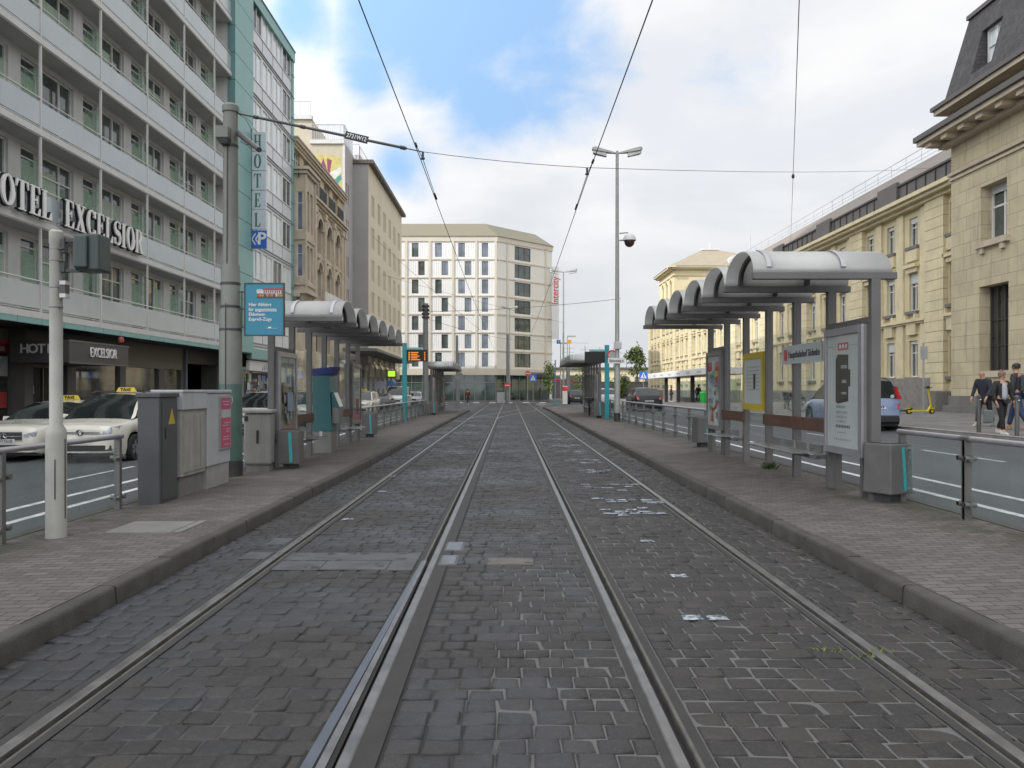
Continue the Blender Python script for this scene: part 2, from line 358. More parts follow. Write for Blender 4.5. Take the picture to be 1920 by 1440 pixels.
for i in range(0, len(cuts), 2):
    k = i // 2; a, b_ = cuts[i] + EDGE[k][0], cuts[i + 1] - EDGE[k][1]
    if k == 1: a, b_ = cuts[i] + .05, cuts[i + 1] - .05
    if k == 2: a, b_ = cuts[i] + .12, cuts[i + 1] - .05
    jb.quad((cuts[i], YB0, -.0085), (cuts[i + 1], YB0, -.0085), (cuts[i + 1], FAR0, -.0085), (cuts[i], FAR0, -.0085))
    y = 1.6; row = 0
    while y < FAR0 - .1:
        rh = rs.uniform(.150, .166) if y < 30 else .158
        x = a - (rs.uniform(.0, .10) if row % 2 else 0); first = True
        while x < b_ - .03:
            w = rs.choice((.142, .155, .165, .178, .19)) * (1 if rs.random() > .07 else 1.5)
            x0, x1 = max(x, a) + .005, min(x + w, b_) - .005; x += w
            if b_ - x < .06: x1 = b_ - .004; x = b_
            if x1 - x0 < .03: continue
            dy = .045 * mn.noise((x0 * .9, y * .5, k)); j = lambda s_=.006: rs.uniform(-s_, s_)
            y0, y1 = y + .005 + dy, y + rh - .005 + dy; z = j(.004); tx, ty = j(.004), j(.004)
            co = [(x0, y0), (x1, y0), (x1, y1), (x0, y1)]; co = [(p_ + j(.004) if x0 > a + .02 else p_, q_ + j()) for p_, q_ in co]
            cx, cy = (x0 + x1) / 2, (y0 + y1) / 2; o = len(st.v)
            for ins, zz in ((0, -.02), (.0, -.007), (.012, -.0005), (.035, .0025)):
                for n_, (p_, q_) in enumerate(co):
                    sx_, sy_ = (1 if p_ < cx else -1), (1 if q_ < cy else -1)
                    st.v.append((p_ + sx_ * min(ins, (x1 - x0) * .4), q_ + sy_ * min(ins, (y1 - y0) * .4), zz + z + (tx * sx_ + ty * sy_ if zz > -.01 else 0)))
            for r_ in range(3):
                for n_ in range(4): st.f.append([o + r_ * 4 + n_, o + r_ * 4 + (n_ + 1) % 4, o + r_ * 4 + 4 + (n_ + 1) % 4, o + r_ * 4 + 4 + n_]); st.m.append(0)
            st.f.append([o + 12, o + 13, o + 14, o + 15]); st.m.append(0)
        y += rh; row += 1
struct(jb.build('joint_bed', joint_grit()))
me = bpy.data.meshes.new('sett_paving'); me.from_pydata(st.v, [], st.f); me.materials.append(M_STONE); me.polygons.foreach_set('use_smooth', [True] * len(me.polygons))
so_ = bpy.data.objects.new('sett_paving', me); COL.objects.link(so_); struct(so_)
def rail_mesh(x, s, y0, y1, name, parent, wear=1):
    mb = MB()
    prof = [(-.035, -.03), (-.035, .001), (-.028, .006), (.018, .006), (.026, -.002), (.030, -.040), (.062, -.040), (.066, -.004), (.070, .001), (.085, .001), (.085, -.06), (-.035, -.06)]
    ps = [(x + s * a, c) for a, c in prof]
    mat = [0, 0, 0, 0, 1, 2, 1, 1, 1, 1, 1, 1]
    for i in range(len(ps)):
        a, c = ps[i], ps[(i + 1) % len(ps)]
        mb.quad((a[0], y0, a[1]), (c[0], y0, c[1]), (c[0], y1, c[1]), (a[0], y1, a[1]), mat[i])
    return mb.build(name, [M_RAIL, M_RAILD, M_GRV], parent)
tl = thing('tram_track', 'left tram track with grooved steel rails and a set of points in the setts', 'tram track', 'tram tracks in the cobbles', (-1.48, 0, 0))
tr_ = thing('tram_track', 'right tram track with grooved steel rails beside white paint traces', 'tram track', 'tram tracks in the cobbles', (1.48, 0, 0))
for i, (x, s) in enumerate(RAILS): rail_mesh(x, s, YB0, YB1, 'rail', tl if i < 2 else tr_)
# filler strips beside the rails
fs = MB()
for x, s in RAILS:
    w = (.11 if x == -.715 else .045)
    e = x - s * .035
    fs.quad((e, YB0, .001), (e - s * w, YB0, .001), (e - s * w, 45.9, .001), (e, 45.9, .001))
    e2 = x + s * .085
    fs.quad((e2, YB0, .001), (e2 + s * .05, YB0, .001), (e2 + s * .05, 45.9, .001), (e2, 45.9, .001))
struct(fs.build('rail_filler', M_FILL))
# switch tongue of the near points: two bars spreading towards the camera left of the head
sw = MB()
for (xa, xb, w, mi, z) in ((-.872, -.800, .058, 1, .010), (-.800, -.780, .046, 0, .012)):
    ya, yb = 2.2, 7.45
    sw.hexa([(xa - w / 2, ya, -.03), (xa + w / 2, ya, -.03), (xb + w * .25, yb, -.03), (xb - w * .25, yb, -.03)],
            [(xa - w / 2, ya, z), (xa + w / 2, ya, z), (xb + w * .25, yb, z), (xb - w * .25, yb, z)], mi)
sw.quad((-.93, 2.2, .0062), (-.745, 2.2, .0062), (-.760, 7.4, .0062), (-.815, 7.4, .0062), 2)
sw.build('switch_blade', [M_RAIL, pm('switch_steel', (.11, .12, .145), .4, .6), M_GRV], tl)
# crossover rails curving from the left to the right track
cr = MB()
for x0, dx in ((-2.245, 3.0), (-.715, 3.0)):
    pts = [(x0 + dx * (3 * u * u - 2 * u * u * u), 43 + 24 * u) for u in [i / 14 for i in range(15)]]
    for a, b_ in zip(pts[:-1], pts[1:]):
        cr.quad((a[0] - .045, a[1], .009), (a[0] + .045, a[1], .009), (b_[0] + .045, b_[1], .009), (b_[0] - .045, b_[1], .009))
tag(cr.build('crossover_rail', M_RAIL), 'curved steel crossover rails linking the two tracks near the junction', 'rail')
# cover plates of the point machine
M_PLATE = pm('steel_plate', (.075, .075, .078), .6, .3, .35, 4, .3, 80, speck=.3)
M_PLATE2 = pm('pale_plate', (.13, .14, .165), .5, .3, .3, 8, .2, 80)
cov = thing('point_cover', 'row of grey steel cover plates between the left track rails', 'cover plate', None, (-1.5, 7.4, 0))
for (x0, x1, y0, y1, z) in ((-2.12, -.86, 7.50, 7.84, .006), (-2.12, -1.70, 7.10, 7.47, .005), (-1.69, -1.10, 7.10, 7.47, .007), (-1.09, -.86, 7.06, 7.47, .010)):
    mb = MB(); mb.box(x0, x1, y0, y1, -.02, z); mb.box(x0 - .012, x1 + .012, y0 - .012, y1 + .012, -.02, z - .004, 1); mb.build('plate', [M_PLATE, M_GRV], cov, bevel=.003)
cov2 = thing('inspection_cover', 'two pale steel boxes right of the points rail', 'cover plate', None, (-.56, 7.6, 0))
for (x0, x1, y0, y1) in ((-.63, -.48, 7.95, 8.35), (-.63, -.50, 7.30, 7.68)):
    mb = MB(); mb.box(x0, x1, y0, y1, -.02, .014); mb.box(x0 - .02, x1 + .02, y0 - .02, y1 + .02, -.02, .007, 1); mb.build('lid', [M_PLATE2, M_RAILD], cov2, bevel=.003)
mb = MB(); mb.box(-.18, .20, 7.32, 7.58, -.02, .006); mb.box(-.20, .22, 7.30, 7.60, -.02, .0045, 1)
tag(mb.build('inspection_cover', [pm('sand_plate', (.10, .092, .078), .7, .1, .3, 6, speck=.4), M_RAILD]), 'long beige inspection cover in the setts between the two tracks', 'cover plate')
cov3 = thing('inspection_cover', 'two small grey lids between left kerb and outer rail', 'cover plate', None, (-2.6, 8, 0))
for (x0, x1, y0, y1) in ((-2.52, -2.31, 8.25, 8.6), (-2.55, -2.31, 7.55, 7.85)):
    mb = MB(); mb.box(x0, x1, y0, y1, -.02, .008); mb.build('lid', M_PLATE, cov3, bevel=.003)
# worn white paint on single setts
wp = MB(); rnd = random.Random(3)
def sett(x, y, w=.15, h=.13): 
    x = round(x / .172) * .172; y = round(y / .158) * .158
    wp.quad((x, y, .0085), (x + w, y + .01, .0085), (x + w * .93, y + h, .0085), (x + .012, y + h * .9, .0085))
for px, py in ((637, 977), (703, 924), (733, 895), (1190, 1020), (1245, 1085), (1318, 1170), (1300, 1165), (1040, 828), (1060, 808), (1086, 868)):
    Y = EYE * F / (py - 731); sett((px - 955) * Y / F, Y)
for (yc, n, sp) in ((10.4, 16, .30), (11.6, 20, .34), (13.2, 8, .4), (15.5, 18, .5), (18, 16, .5), (20.5, 20, .6), (23, 14, .6), (26, 16, .8), (29, 10, .9)):
    for k in range(n): sett(1.50 + rnd.gauss(0, .20), yc + rnd.gauss(0, sp * .45), rnd.choice((.15, .15, .32)), .12)
struct(wp.build('worn_paint_marks', M_CHALK))
# platforms and kerbs
def platform(sx, y1, ztop, zout, xo, name):
    mb = MB(); xi = 2.94
    y0 = -8
    kx = xi + .13
    pts = [(kx, y0), (xo, y0), (xo, y1 + 1), (xo - .4, y1 + 3.2), (xo - 1.1, y1 + 3.6), (kx, y1)]
    mb.poly([(sx * a, b_, ztop + (zout - ztop) * (a - kx) / (xo - kx)) for a, b_ in pts])
    struct(mb.build(name, M_PLAT))
    kb = MB(); L_ = 1.0; y = y0; r = random.Random(5)
    while y < y1 - .01:
        ye = min(y + L_, y1); j = .003; dz = r.uniform(-.006, .006); dx = r.uniform(-.006, .006)
        prof = [(xi + dx, -.05), (xi + dx + .010, ztop - .030 + dz), (xi + dx + .018, ztop - .010 + dz), (xi + dx + .034, ztop + .002 + dz), (kx + .004, ztop + .002 + dz), (kx + .004, -.05)]
        kb.sweep([(sx * a, c) for a, c in prof], [((0, y + j, 0), (1, 0, 0), (0, 0, 1)), ((0, ye - j, 0), (1, 0, 0), (0, 0, 1))])
        kb.box(sx * (xi + .012), sx * kx, ye - j, ye + j, -.05, ztop - .012, 1)
        y = ye
    struct(kb.build('kerb', [M_KERB, M_GRV], smooth=50))
    ko = MB(); ko.box(sx * (xo - .03), sx * (xo + .12), y0, y1 + 1, -.4, zout + .006)
    ko.hexa([(sx * (xo + .1), y1 + 1, -.4), (sx * (xo - .3), y1 + 3.3, -.4), (sx * (xo - 1.1), y1 + 3.7, -.4), (sx * kx, y1, -.4), (sx * (kx - .19), y1, -.4), (sx * (kx - .1), y1 + .6, -.4), (sx * (xo - 1.2), y1 + 3.9, -.4), (sx * (xo - .2), y1 + 3.5, -.4), (sx * (xo + .12), y1 + 1, -.4)],
            [(sx * (xo + .1), y1 + 1, zout), (sx * (xo - .3), y1 + 3.3, zout), (sx * (xo - 1.1), y1 + 3.7, zout), (sx * kx, y1, ztop), (sx * (kx - .19), y1, ztop), (sx * (kx - .1), y1 + .6, ztop), (sx * (xo - 1.2), y1 + 3.9, zout), (sx * (xo - .2), y1 + 3.5, zout), (sx * (xo + .12), y1 + 1, zout)])
    struct(ko.build('kerb_back', M_KERB))
platform(-1, 58, .135, .095, 5.05, 'platform')
platform(1, 68, .14, .20, 5.10, 'platform')
def zPL(x): return .135 - .04 * (abs(x) - 3.14) / 1.91
def zPR(x): return .14 + .06 * (abs(x) - 3.14) / 1.96
# carriageways
rl = MB(); rl.quad((-13.2, -20, zL(-13.2)), (-5.0, -20, zL(-5.0)), (-5.0, 64, zL(-5.0)), (-13.2, 64, zL(-13.2)))
rl.quad((-13.2, 64, zL(-13.2)), (-5.0, 64, zL(-5.0)), (-5.0, 96, -.02), (-13.2, 96, -.02))
rl.quad((-5.0, 60, -.06), (-2.94, 60, -.012), (-2.94, 96, -.012), (-5.0, 96, -.02)); struct(rl.build('road', M_ASPH))
rr = MB(); ys = [-20, 60, 72, 84, 95, 130]
for a, b_ in zip(ys[:-1], ys[1:]):
    rr.quad((5.0, a, zR(5.0, a)), (12.2, a, zR(12.2, a)), (12.2, b_, zR(12.2, b_)), (5.0, b_, zR(5.0, b_)))
rr.quad((2.94, 68, -.012), (5.0, 68, zR(5.0, 68)), (5.0, 96, .012), (2.94, 96, -.012))
struct(rr.build('road', M_ASPH))
ju = MB(); ju.quad((-90, 96, -.02), (90, 96, -.02), (90, 112.2, -.02), (-90, 112.2, -.02)); ju.quad((-.2, 112.2, -.02), (90, 112.2, -.02), (90, 300, -.02), (-.2, 300, -.02))
struct(ju.build('junction_road', M_ASPH))
# pavements
pv = MB(); pv.box(-40, -13.2, -20, 95.5, -.4, .02); struct(pv.build('pavement', M_PAVE))
pr = MB()
for a, b_ in zip(ys[:-1], ys[1:]):
    zs = [(x, zR(x + .001, a), zR(x + .001, b_)) for x in (12.2, 19., 40.)]
    for (xa, za, zb), (xb, zc, zd) in zip(zs[:-1], zs[1:]): pr.quad((xa, a, za), (xb, a, zc), (xb, b_, zd), (xa, b_, zb))
    pr.quad((12.2, a, -.3), (12.2, a, zs[0][1]), (12.2, b_, zs[0][2]), (12.2, b_, -.3), 1)
    pr.quad((12.19, a, zs[0][1] + .004), (12.42, a, zs[0][1] + .008), (12.42, b_, zs[0][2] + .008), (12.19, b_, zs[0][2] + .004), 1)
struct(pr.build('pavement', [M_PAVE, pm('pale_kerb', (.24, .23, .215), .8, 0, .2, 3)]))
pf = MB(); pf.box(-30, 9, 112.2, 140, -.3, .10); struct(pf.build('pavement', M_PAVE))
# lane lines
ln = MB()
def line(x, w, y0, y1, zf, dz=.005): ln.quad((x - w / 2, y0, zf(x) + dz), (x + w / 2, y0, zf(x) + dz), (x + w / 2, y1, zf(x) + dz), (x - w / 2, y1, zf(x) + dz))
line(-7.12, .13, -10, 60, zL); line(-6.42, .13, -10, 60, zL)
line(6.72, .13, -10, 60, zR); line(5.98, .13, -10, 60, zR)
y = 8
while y < 60: line(-8.45, .10, y, y + 3, zL); line(9.3, .10, y, y + 3, zR); y += 7
for k in range(3): ln.quad((1.5 + 5.5 * k, 88 + 0.2 * k, .0), (6.6 + 5.5 * k, 88.1 + .2 * k, .0), (6.6 + 5.5 * k, 89.3, .0), (1.5 + 5.5 * k, 89.2, .0))
for k in range(12): ln.quad((-13 + 2.1 * k, 99, -.012), (-12.2 + 2.1 * k, 99, -.012), (-12.2 + 2.1 * k, 103, -.012), (-13 + 2.1 * k, 103, -.012))
struct(ln.build('painted_marking', M_PAINT))
# unseen clouds added out of view to shade the street, not the junction
def shade_cloud():
    D = SUN_DIR; H = 320.0; k = H / D.z; r = random.Random(11)
    bm = bmesh.new()
    cs = [(0, 0, 0, 60)]
    pts = []
    for i in range(5):
        for j in range(6):
            gx, gy = -24 + 21.5 * i, -42 + 21.5 * j      # shadow position on the ground
            if gy > 66: continue
            pts.append((gx + r.uniform(-4, 4), gy + r.uniform(-3, 3)))
    for gx, gy in pts:
        c = Vector((gx, gy, 0)) + D * k
        ret = bmesh.ops.create_icosphere(bm, subdivisions=2, radius=1)
        for v in ret['verts']:
            v.co = Vector((v.co.x * r.uniform(17, 19), v.co.y * r.uniform(17, 19), v.co.z * r.uniform(9, 15))) + c
    me = bpy.data.meshes.new('shade_cloud'); bm.to_mesh(me); bm.free()
    me.materials.append(pm('shade_cloud_white', (.9, .9, .9), 1, 0, .03, .02, spec=0)); me.polygons.foreach_set('use_smooth', [True] * len(me.polygons))
    o = bpy.data.objects.new('shade_cloud', me); COL.objects.link(o); return struct(o)
shade_cloud()
# ================================================================== buildings
M_WHT = pm('white_paint', (.58, .57, .56), .55, 0, .06, 1.5, streak=.25)
M_SOFF = pm('soffit', (.50, .49, .47), .8, 0, .05, 2)
M_TEAL = pm('teal_panel', (.20, .385, .365), .42, 0, .07, .8, streak=.25)
M_TEALD = pm('teal_dark', (.13, .25, .25), .5, 0, .1, 1)
M_PARA = pm('parapet_glass', (.42, .465, .485), .16, 0, .07, .5, streak=.18, spec=.7)
M_DARK = pm('dark_metal', (.045, .045, .047), .5, .2, .2, 4)
M_DGREY = pm('anthracite', (.062, .060, .060), .5, .1, .15, 3)
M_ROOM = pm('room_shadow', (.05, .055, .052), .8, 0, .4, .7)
M_PANE = panem('window_pane', (.065, .085, .08))
M_PANEB = panem('blue_pane', (.12, .15, .20), .03, .5, .5)
M_CURT = pm('green_curtain', (.37, .45, .37), .8, 0, .2, 9)
M_BLIND = panem('blind_pane', (.70, .76, .76), .1, .06, 1.2, .6)
M_FRAME = pm('white_frame', (.68, .67, .65), .45, 0, .05, 3)
M_GSCR = glassm('screen_glass', (.86, .93, .88), .80, .05, (.42, .52, .45))
M_SHOP = panem('shop_glass', (.05, .05, .045), .015, .6, .6)
M_BLACK = pm('black', (.012, .012, .012), .6, 0, .2, 3)
class Fac:
    def __init__(s, x, y, deg): s.o = Vector((x, y, 0)); a = radians(deg); s.a = a; s.U = Vector((cos(a), sin(a), 0)); s.N = Vector((sin(a), -cos(a), 0))
    def pt(s, u, d, z): return s.o + s.U * u + s.N * d + Vector((0, 0, z))
    def box(s, mb, u0, u1, d0, d1, z0, z1, mi=None):
        b = [s.pt(u0, d0, z0), s.pt(u1, d0, z0), s.pt(u1, d1, z0), s.pt(u0, d1, z0)]
        t = [s.pt(u0, d0, z1), s.pt(u1, d0, z1), s.pt(u1, d1, z1), s.pt(u0, d1, z1)]
        mb.hexa(b, t, mi)
    def wall(s, mb, u0, u1, z0, z1, ops, dep=.25, d=0., mi=None):
        us = sorted({u0, u1, *[x for o in ops for x in o[:2]]}); zs = sorted({z0, z1, *[x for o in ops for x in o[2:4]]})
        us = [u for u in us if u0 <= u <= u1]; zs = [z for z in zs if z0 <= z <= z1]
        for i in range(len(us) - 1):
            for j in range(len(zs) - 1):
                cu, cz = (us[i] + us[i + 1]) / 2, (zs[j] + zs[j + 1]) / 2
                if any(o[0] < cu < o[1] and o[2] < cz < o[3] for o in ops): continue
                mb.quad(s.pt(us[i], d, zs[j]), s.pt(us[i + 1], d, zs[j]), s.pt(us[i + 1], d, zs[j + 1]), s.pt(us[i], d, zs[j + 1]), mi)
        for a, b, c, e in ops:
            e2 = d - dep
            for p, q in (((a, c), (b, c)), ((b, c), (b, e)), ((b, e), (a, e)), ((a, e), (a, c))):
                mb.quad(s.pt(p[0], d, p[1]), s.pt(q[0], d, q[1]), s.pt(q[0], e2, q[1]), s.pt(p[0], e2, p[1]), mi)
WC = {}
def win(fc, par, u, z, w, h, d, vs=(.5,), hs=(), fm=M_FRAME, gm=M_PANE, t=.06, name='window', curtain=None, shutter=None):
    """window = frame mesh with a pane under it (and a curtain or shutter box); meshes shared between equal windows"""
    k = (round(w, 3), round(h, 3), vs, hs, fm.name, gm.name, t, name, curtain, shutter)
    if k not in WC:
        mb = MB()
        mb.box(0, t, -.05, .04, 0, h); mb.box(w - t, w, -.05, .04, 0, h); mb.box(t, w - t, -.05, .04, 0, t); mb.box(t, w - t, -.05, .04, h - t, h)
        for v in vs: mb.box(w * v - t * .5, w * v + t * .5, -.045, .035, t, h - t)
        for q in hs: mb.box(t, w - t, -.042, .032, h * q - t * .4, h * q + t * .4)
        f = mb.build(name, fm); p = MB(); p.quad((t * .5, .012, t * .5), (w - t * .5, .012, t * .5), (w - t * .5, .012, h - t * .5), (t * .5, .012, h - t * .5)); pn = p.build('pane', gm)
        ms = [('pane', pn.data)]
        if curtain:
            a, b_ = curtain; c = MB(); n = 14
            for i in range(n):
                x0, x1 = w * (a + (b_ - a) * i / n), w * (a + (b_ - a) * (i + 1) / n)
                y0, y1 = .004 + .006 * (i % 2), .004 + .006 * ((i + 1) % 2)
                c.quad((x0, y0, t), (x1, y1, t), (x1, y1, h * .80), (x0, y0, h * .80))
            o = c.build('curtain', M_CURT); ms.append(('curtain', o.data)); bpy.data.objects.remove(o)
        if shutter:
            c = MB(); c.box(t * .5, w - t * .5, -.10, -.05, h - shutter, h - .01); o = c.build('shutter_box', pm('shutter_white', (.55, .56, .57), .5, 0, .06, 3)); ms.append(('shutter_box', o.data)); bpy.data.objects.remove(o)
        WC[k] = (f.data, ms); bpy.data.objects.remove(f); bpy.data.objects.remove(pn)
    fd, ms = WC[k]
    o = bpy.data.objects.new(name, fd); COL.objects.link(o); o.parent = par
    o.location = fc.pt(u, d, z) - WL.get(par.name, Vector()); o.rotation_euler = (0, 0, fc.a)
    for nm, me in ms:
        c = bpy.data.objects.new(nm, me); COL.objects.link(c); c.parent = o
    return o
# ---- serif capitals for the hotel signs (unit height 1)
def ring(cx, cy, rxo, ryo, rxi, ryi, a0, a1, n=14):
    out = []
    for i in range(n):
        t0, t1 = radians(a0 + (a1 - a0) * i / n), radians(a0 + (a1 - a0) * (i + 1) / n)
        out.append([(cx + rxo * cos(t0), cy + ryo * sin(t0)), (cx + rxo * cos(t1), cy + ryo * sin(t1)), (cx + rxi * cos(t1), cy + ryi * sin(t1)), (cx + rxi * cos(t0), cy + ryi * sin(t0))])
    return out
def R_(a, b, c, d): return [(a, c), (b, c), (b, d), (a, d)]
def glyph(ch):
    s = .05
    if ch == 'H': return [R_(.07, .22, 0, 1), R_(.44, .59, 0, 1), R_(.22, .44, .47, .53), R_(.01, .28, 0, s), R_(.38, .65, 0, s), R_(.01, .28, 1 - s, 1), R_(.38, .65, 1 - s, 1)], .66
    if ch == 'I': return [R_(.08, .24, 0, 1), R_(.01, .31, 0, s), R_(.01, .31, 1 - s, 1)], .32
    if ch == 'L': return [R_(.07, .22, 0, 1), R_(.01, .28, 1 - s, 1), R_(.01, .50, 0, s), [(.40, s), (.50, s), (.52, .28), (.49, .28)]], .54
    if ch == 'E': return [R_(.07, .22, 0, 1), R_(.01, .48, 1 - s, 1), R_(.01, .50, 0, s), [(.41, s), (.50, s), (.52, .26), (.49, .26)], [(.40, 1 - s), (.48, 1 - s), (.49, .76), (.46, .76)], R_(.22, .36, .49, .54), R_(.335, .37, .40, .63)], .54
    if ch == 'T': return [R_(.22, .37, 0, 1), R_(.14, .45, 0, s), R_(.01, .58, 1 - s, 1), [(.01, 1 - s), (.10, 1 - s), (.03, .74), (.0, .74)], [(.49, 1 - s), (.58, 1 - s), (.59, .74), (.56, .74)]], .60
    if ch == 'X': return [[(.06, 1), (.25, 1), (.60, 0), (.41, 0)], [(.49, 1), (.55, 1), (.16, 0), (.10, 0)], R_(.0, .29, 1 - s, 1), R_(.40, .63, 1 - s, 1), R_(.02, .24, 0, s), R_(.36, .65, 0, s)], .66
    if ch == 'O': return ring(.32, .5, .31, .51, .15, .45, 0, 360, 26), .64
    if ch == 'C': return ring(.32, .5, .31, .51, .15, .45, 48, 312, 20) + [[(.44, .74), (.55, .70), (.56, .99), (.53, .99)], [(.44, .26), (.55, .24), (.55, .10), (.50, .08)]], .60
    if ch == 'R': return [R_(.07, .22, 0, 1), R_(.01, .28, 0, s), R_(.01, .22, 1 - s, 1)] + ring(.26, .735, .27, .265, .11, .215, -90, 90, 12) + [R_(.20, .27, 1 - s, 1), R_(.20, .27, .47, .52), [(.25, .48), (.40, .49), (.58, 0), (.43, 0)], R_(.43, .66, 0, s)], .66
    if ch == 'S':
        out = []; pts = []
        for i in range(29):
            u = i / 28
            if u < .5: a = radians(50 + (270 - 50) * u * 2); pts.append((.27 + .185 * cos(a), .74 + .235 * sin(a), .05 + .05 * abs(sin((u - .5) * pi))))
            else: a = radians(90 - (90 + 130) * (u - .5) * 2); pts.append((.27 + .185 * cos(a), .265 + .24 * sin(a), .05))
        for i in range(28):
            (x0, y0, _), (x1, y1, _) = pts[i], pts[i + 1]; u = (i + .5) / 28
            w = .025 + .085 * math.exp(-((u - .5) / .17) ** 2)
            dx, dy = x1 - x0, y1 - y0; l = max(1e-6, sqrt(dx * dx + dy * dy)); nx, ny = -dy / l * w, dx / l * w; ex, ey = dx * .15, dy * .15
            out.append([(x0 + nx - ex, y0 + ny - ey), (x1 + nx + ex, y1 + ny + ey), (x1 - nx + ex, y1 - ny + ey), (x0 - nx - ex, y0 - ny - ey)])
        return out + [[(.40, .96), (.44, .96), (.45, .70), (.41, .72)], [(.06, .04), (.10, .04), (.10, .30), (.07, .30)]], .52
    return [], .3
def letter(ch, fc, u, d, z, h, par, mats, sx=1., dep=.14, back=.035):
    pol, w = glyph(ch); mb = MB()
    for i, q in enumerate(pol):
        f = .0007 * i
        mb.hexa([fc.pt(u + x * h * sx, d - dep, z + y * h) for x, y in q], [fc.pt(u + x * h * sx, d + f, z + y * h) for x, y in q], 0)
        if back:
            cx = sum(x for x, y in q) / 4; cy = sum(y for x, y in q) / 4
            def gr(x, y): 
                l = max(1e-6, sqrt((x - cx) ** 2 + (y - cy) ** 2)); return x + (x - cx) / l * back, y + (y - cy) / l * back
            qq = [gr(x, y) for x, y in q]
            mb.hexa([fc.pt(u + x * h * sx, d - dep - .005, z + y * h) for x, y in qq], [fc.pt(u + x * h * sx, d - .04 - f, z + y * h) for x, y in qq], 1)
    mb.build('letter', mats, par); return w * h * sx
# ------------------------------------------------------------------ hotel with balconies
hx = -15.2
hotel = thing('hotel_building', 'long white balcony hotel with teal bands along the left street', 'building', None, (-16.7, 35, 0))
fc = Fac(-16.0, 0, 90); fb = Fac(hx, 0, 90)
bays = [14.48, 18.31, 22.14, 25.97, 29.80, 33.63, 37.46, 41.29, 43.78]
Z0, FH = 4.10, 2.97
NF = 7
body = MB(); ops = []
for k in range(NF):
    zf = Z0 + FH * k
    for i in range(len(bays) - 1):
        y0 = bays[i]; wide = bays[i + 1] - y0
        ops.append((y0 + .22, y0 + 1.22, zf + .02, zf + 2.56))
        if wide > 3: ops.append((y0 + 1.45, y0 + 3.40, zf + .35, zf + 2.56))
fc.wall(body, 14.0, 43.78, Z0 - .3, 25.3, ops, .18)
body.quad((-30, 14, 25.2), (-16.0, 14, 25.2), (-16.0, 46.9, 25.2), (-30, 46.9, 25.2)); body.quad((-16.0, 14, 3.9), (-30, 14, 3.9), (-30, 14, 25.2), (-16.0, 14, 25.2))
body.quad((-30, 14, 0), (-30, 46.9, 0), (-30, 46.9, 25.2), (-30, 14, 25.2))
body.build('wall', M_WHT, hotel)
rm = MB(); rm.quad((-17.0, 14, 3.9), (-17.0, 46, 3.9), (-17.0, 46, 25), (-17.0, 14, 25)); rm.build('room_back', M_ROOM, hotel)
r = random.Random(21)
sl_m = MB(); 
for k in range(NF + 1):
    zf = Z0 + FH * k
    sb = MB(); sb.box(hx, -16.02, 14, 43.76, zf - .24, zf - .02); sb.box(hx + .03, hx - .10, 14, 43.77, zf - .20, zf + .012, 1)
    sb.build('balcony_slab', [M_SOFF, M_WHT], hotel)
    if k == NF: break
    rl_ = MB(); rl_.cyl((hx - .02, 14, zf + 1.02), (hx - .02, 43.76, zf + 1.02), .028, n=8)
    rl_.box(hx - .04, hx - .01, 14, 43.76, zf + .06, zf + .085); rl_.build('handrail', M_WHT, hotel, smooth=40)
    for i, yb in enumerate(bays[:-1]):
        ye = bays[i + 1]
        q = MB(); q.box(hx - .03, hx - .008, yb + .06, ye - .06, zf + .12, zf + .90); q.build('parapet_panel', M_PARA, hotel)
        if i > 0:
            q = MB(); q.box(hx - .06, hx + .01, yb - .035, yb + .035, zf + .012, zf + FH - .24); q.build('post', M_WHT, hotel)
            q = MB(); q.box(hx - .70, hx - .08, yb + .10, yb + .115, zf + .1, zf + 2.02); q.build('divider_screen', M_GSCR, hotel)
        big = bays[i + 1] - yb > 3
        cu = r.choice(((.02, .98), (.25, .98), (.02, .7), (.02, .98)))
        win(fc, hotel, yb + .22, zf + .02, 1.0, 2.54, -.14, (), (.88,), curtain=cu if k < 5 else r.choice((None, cu)), name='balcony_door')
        if big:
            win(fc, hotel, yb + 1.45, zf + .35, 1.95, 2.21, -.14, (.60,), () if r.random() < .6 else (.70,), curtain=r.choice(((.05, .55), (.62, .97), (.05, .97), None)) if k < 4 else r.choice((None, None, (.6, .97))))
# end wall of the balconies and teal tower strip
ew = MB(); ew.box(-15.42, -16.02, 43.78, 43.95, Z0, 25.1); ew.build('end_wall', M_WHT, hotel)
tw = MB(); z = Z0 - .37
tw.box(-15.05, -16.6, 43.96, 46.84, 3.8, 25.2, 1); tw.box(-15.05, -15.42, 43.80, 43.97, 3.8, 25.2, 1)
z = 3.75; ft = Fac(-15.0, 0, 90)
while z < 25.1:
    tw.box(-14.99, -15.06, 43.76, 46.86, z, min(z + 1.455, 25.25), 0); tw.box(-15.0, -15.40, 43.74, 43.81, z, min(z + 1.455, 25.25), 2); z += 1.485
tw.build('teal_panel', [M_TEAL, M_DARK, M_TEALD], hotel)
# teal fascia above the shops, and soffit
fa = MB(); y = 14.2
while y < 46.8:
    fa.box(hx + .02, hx - .12, y + .01, min(y + 1.30, 46.85), 3.71, 4.0); y += 1.31
fa.box(hx - .02, hx - .14, 14, 46.8, 3.70, 3.99, 1); fa.build('fascia', [M_TEAL, M_DARK], hotel)
so_ = MB(); so_.box(hx - .14, -18.4, 14, 46.8, 3.75, 3.84); so_.build('soffit', M_DARK, hotel)
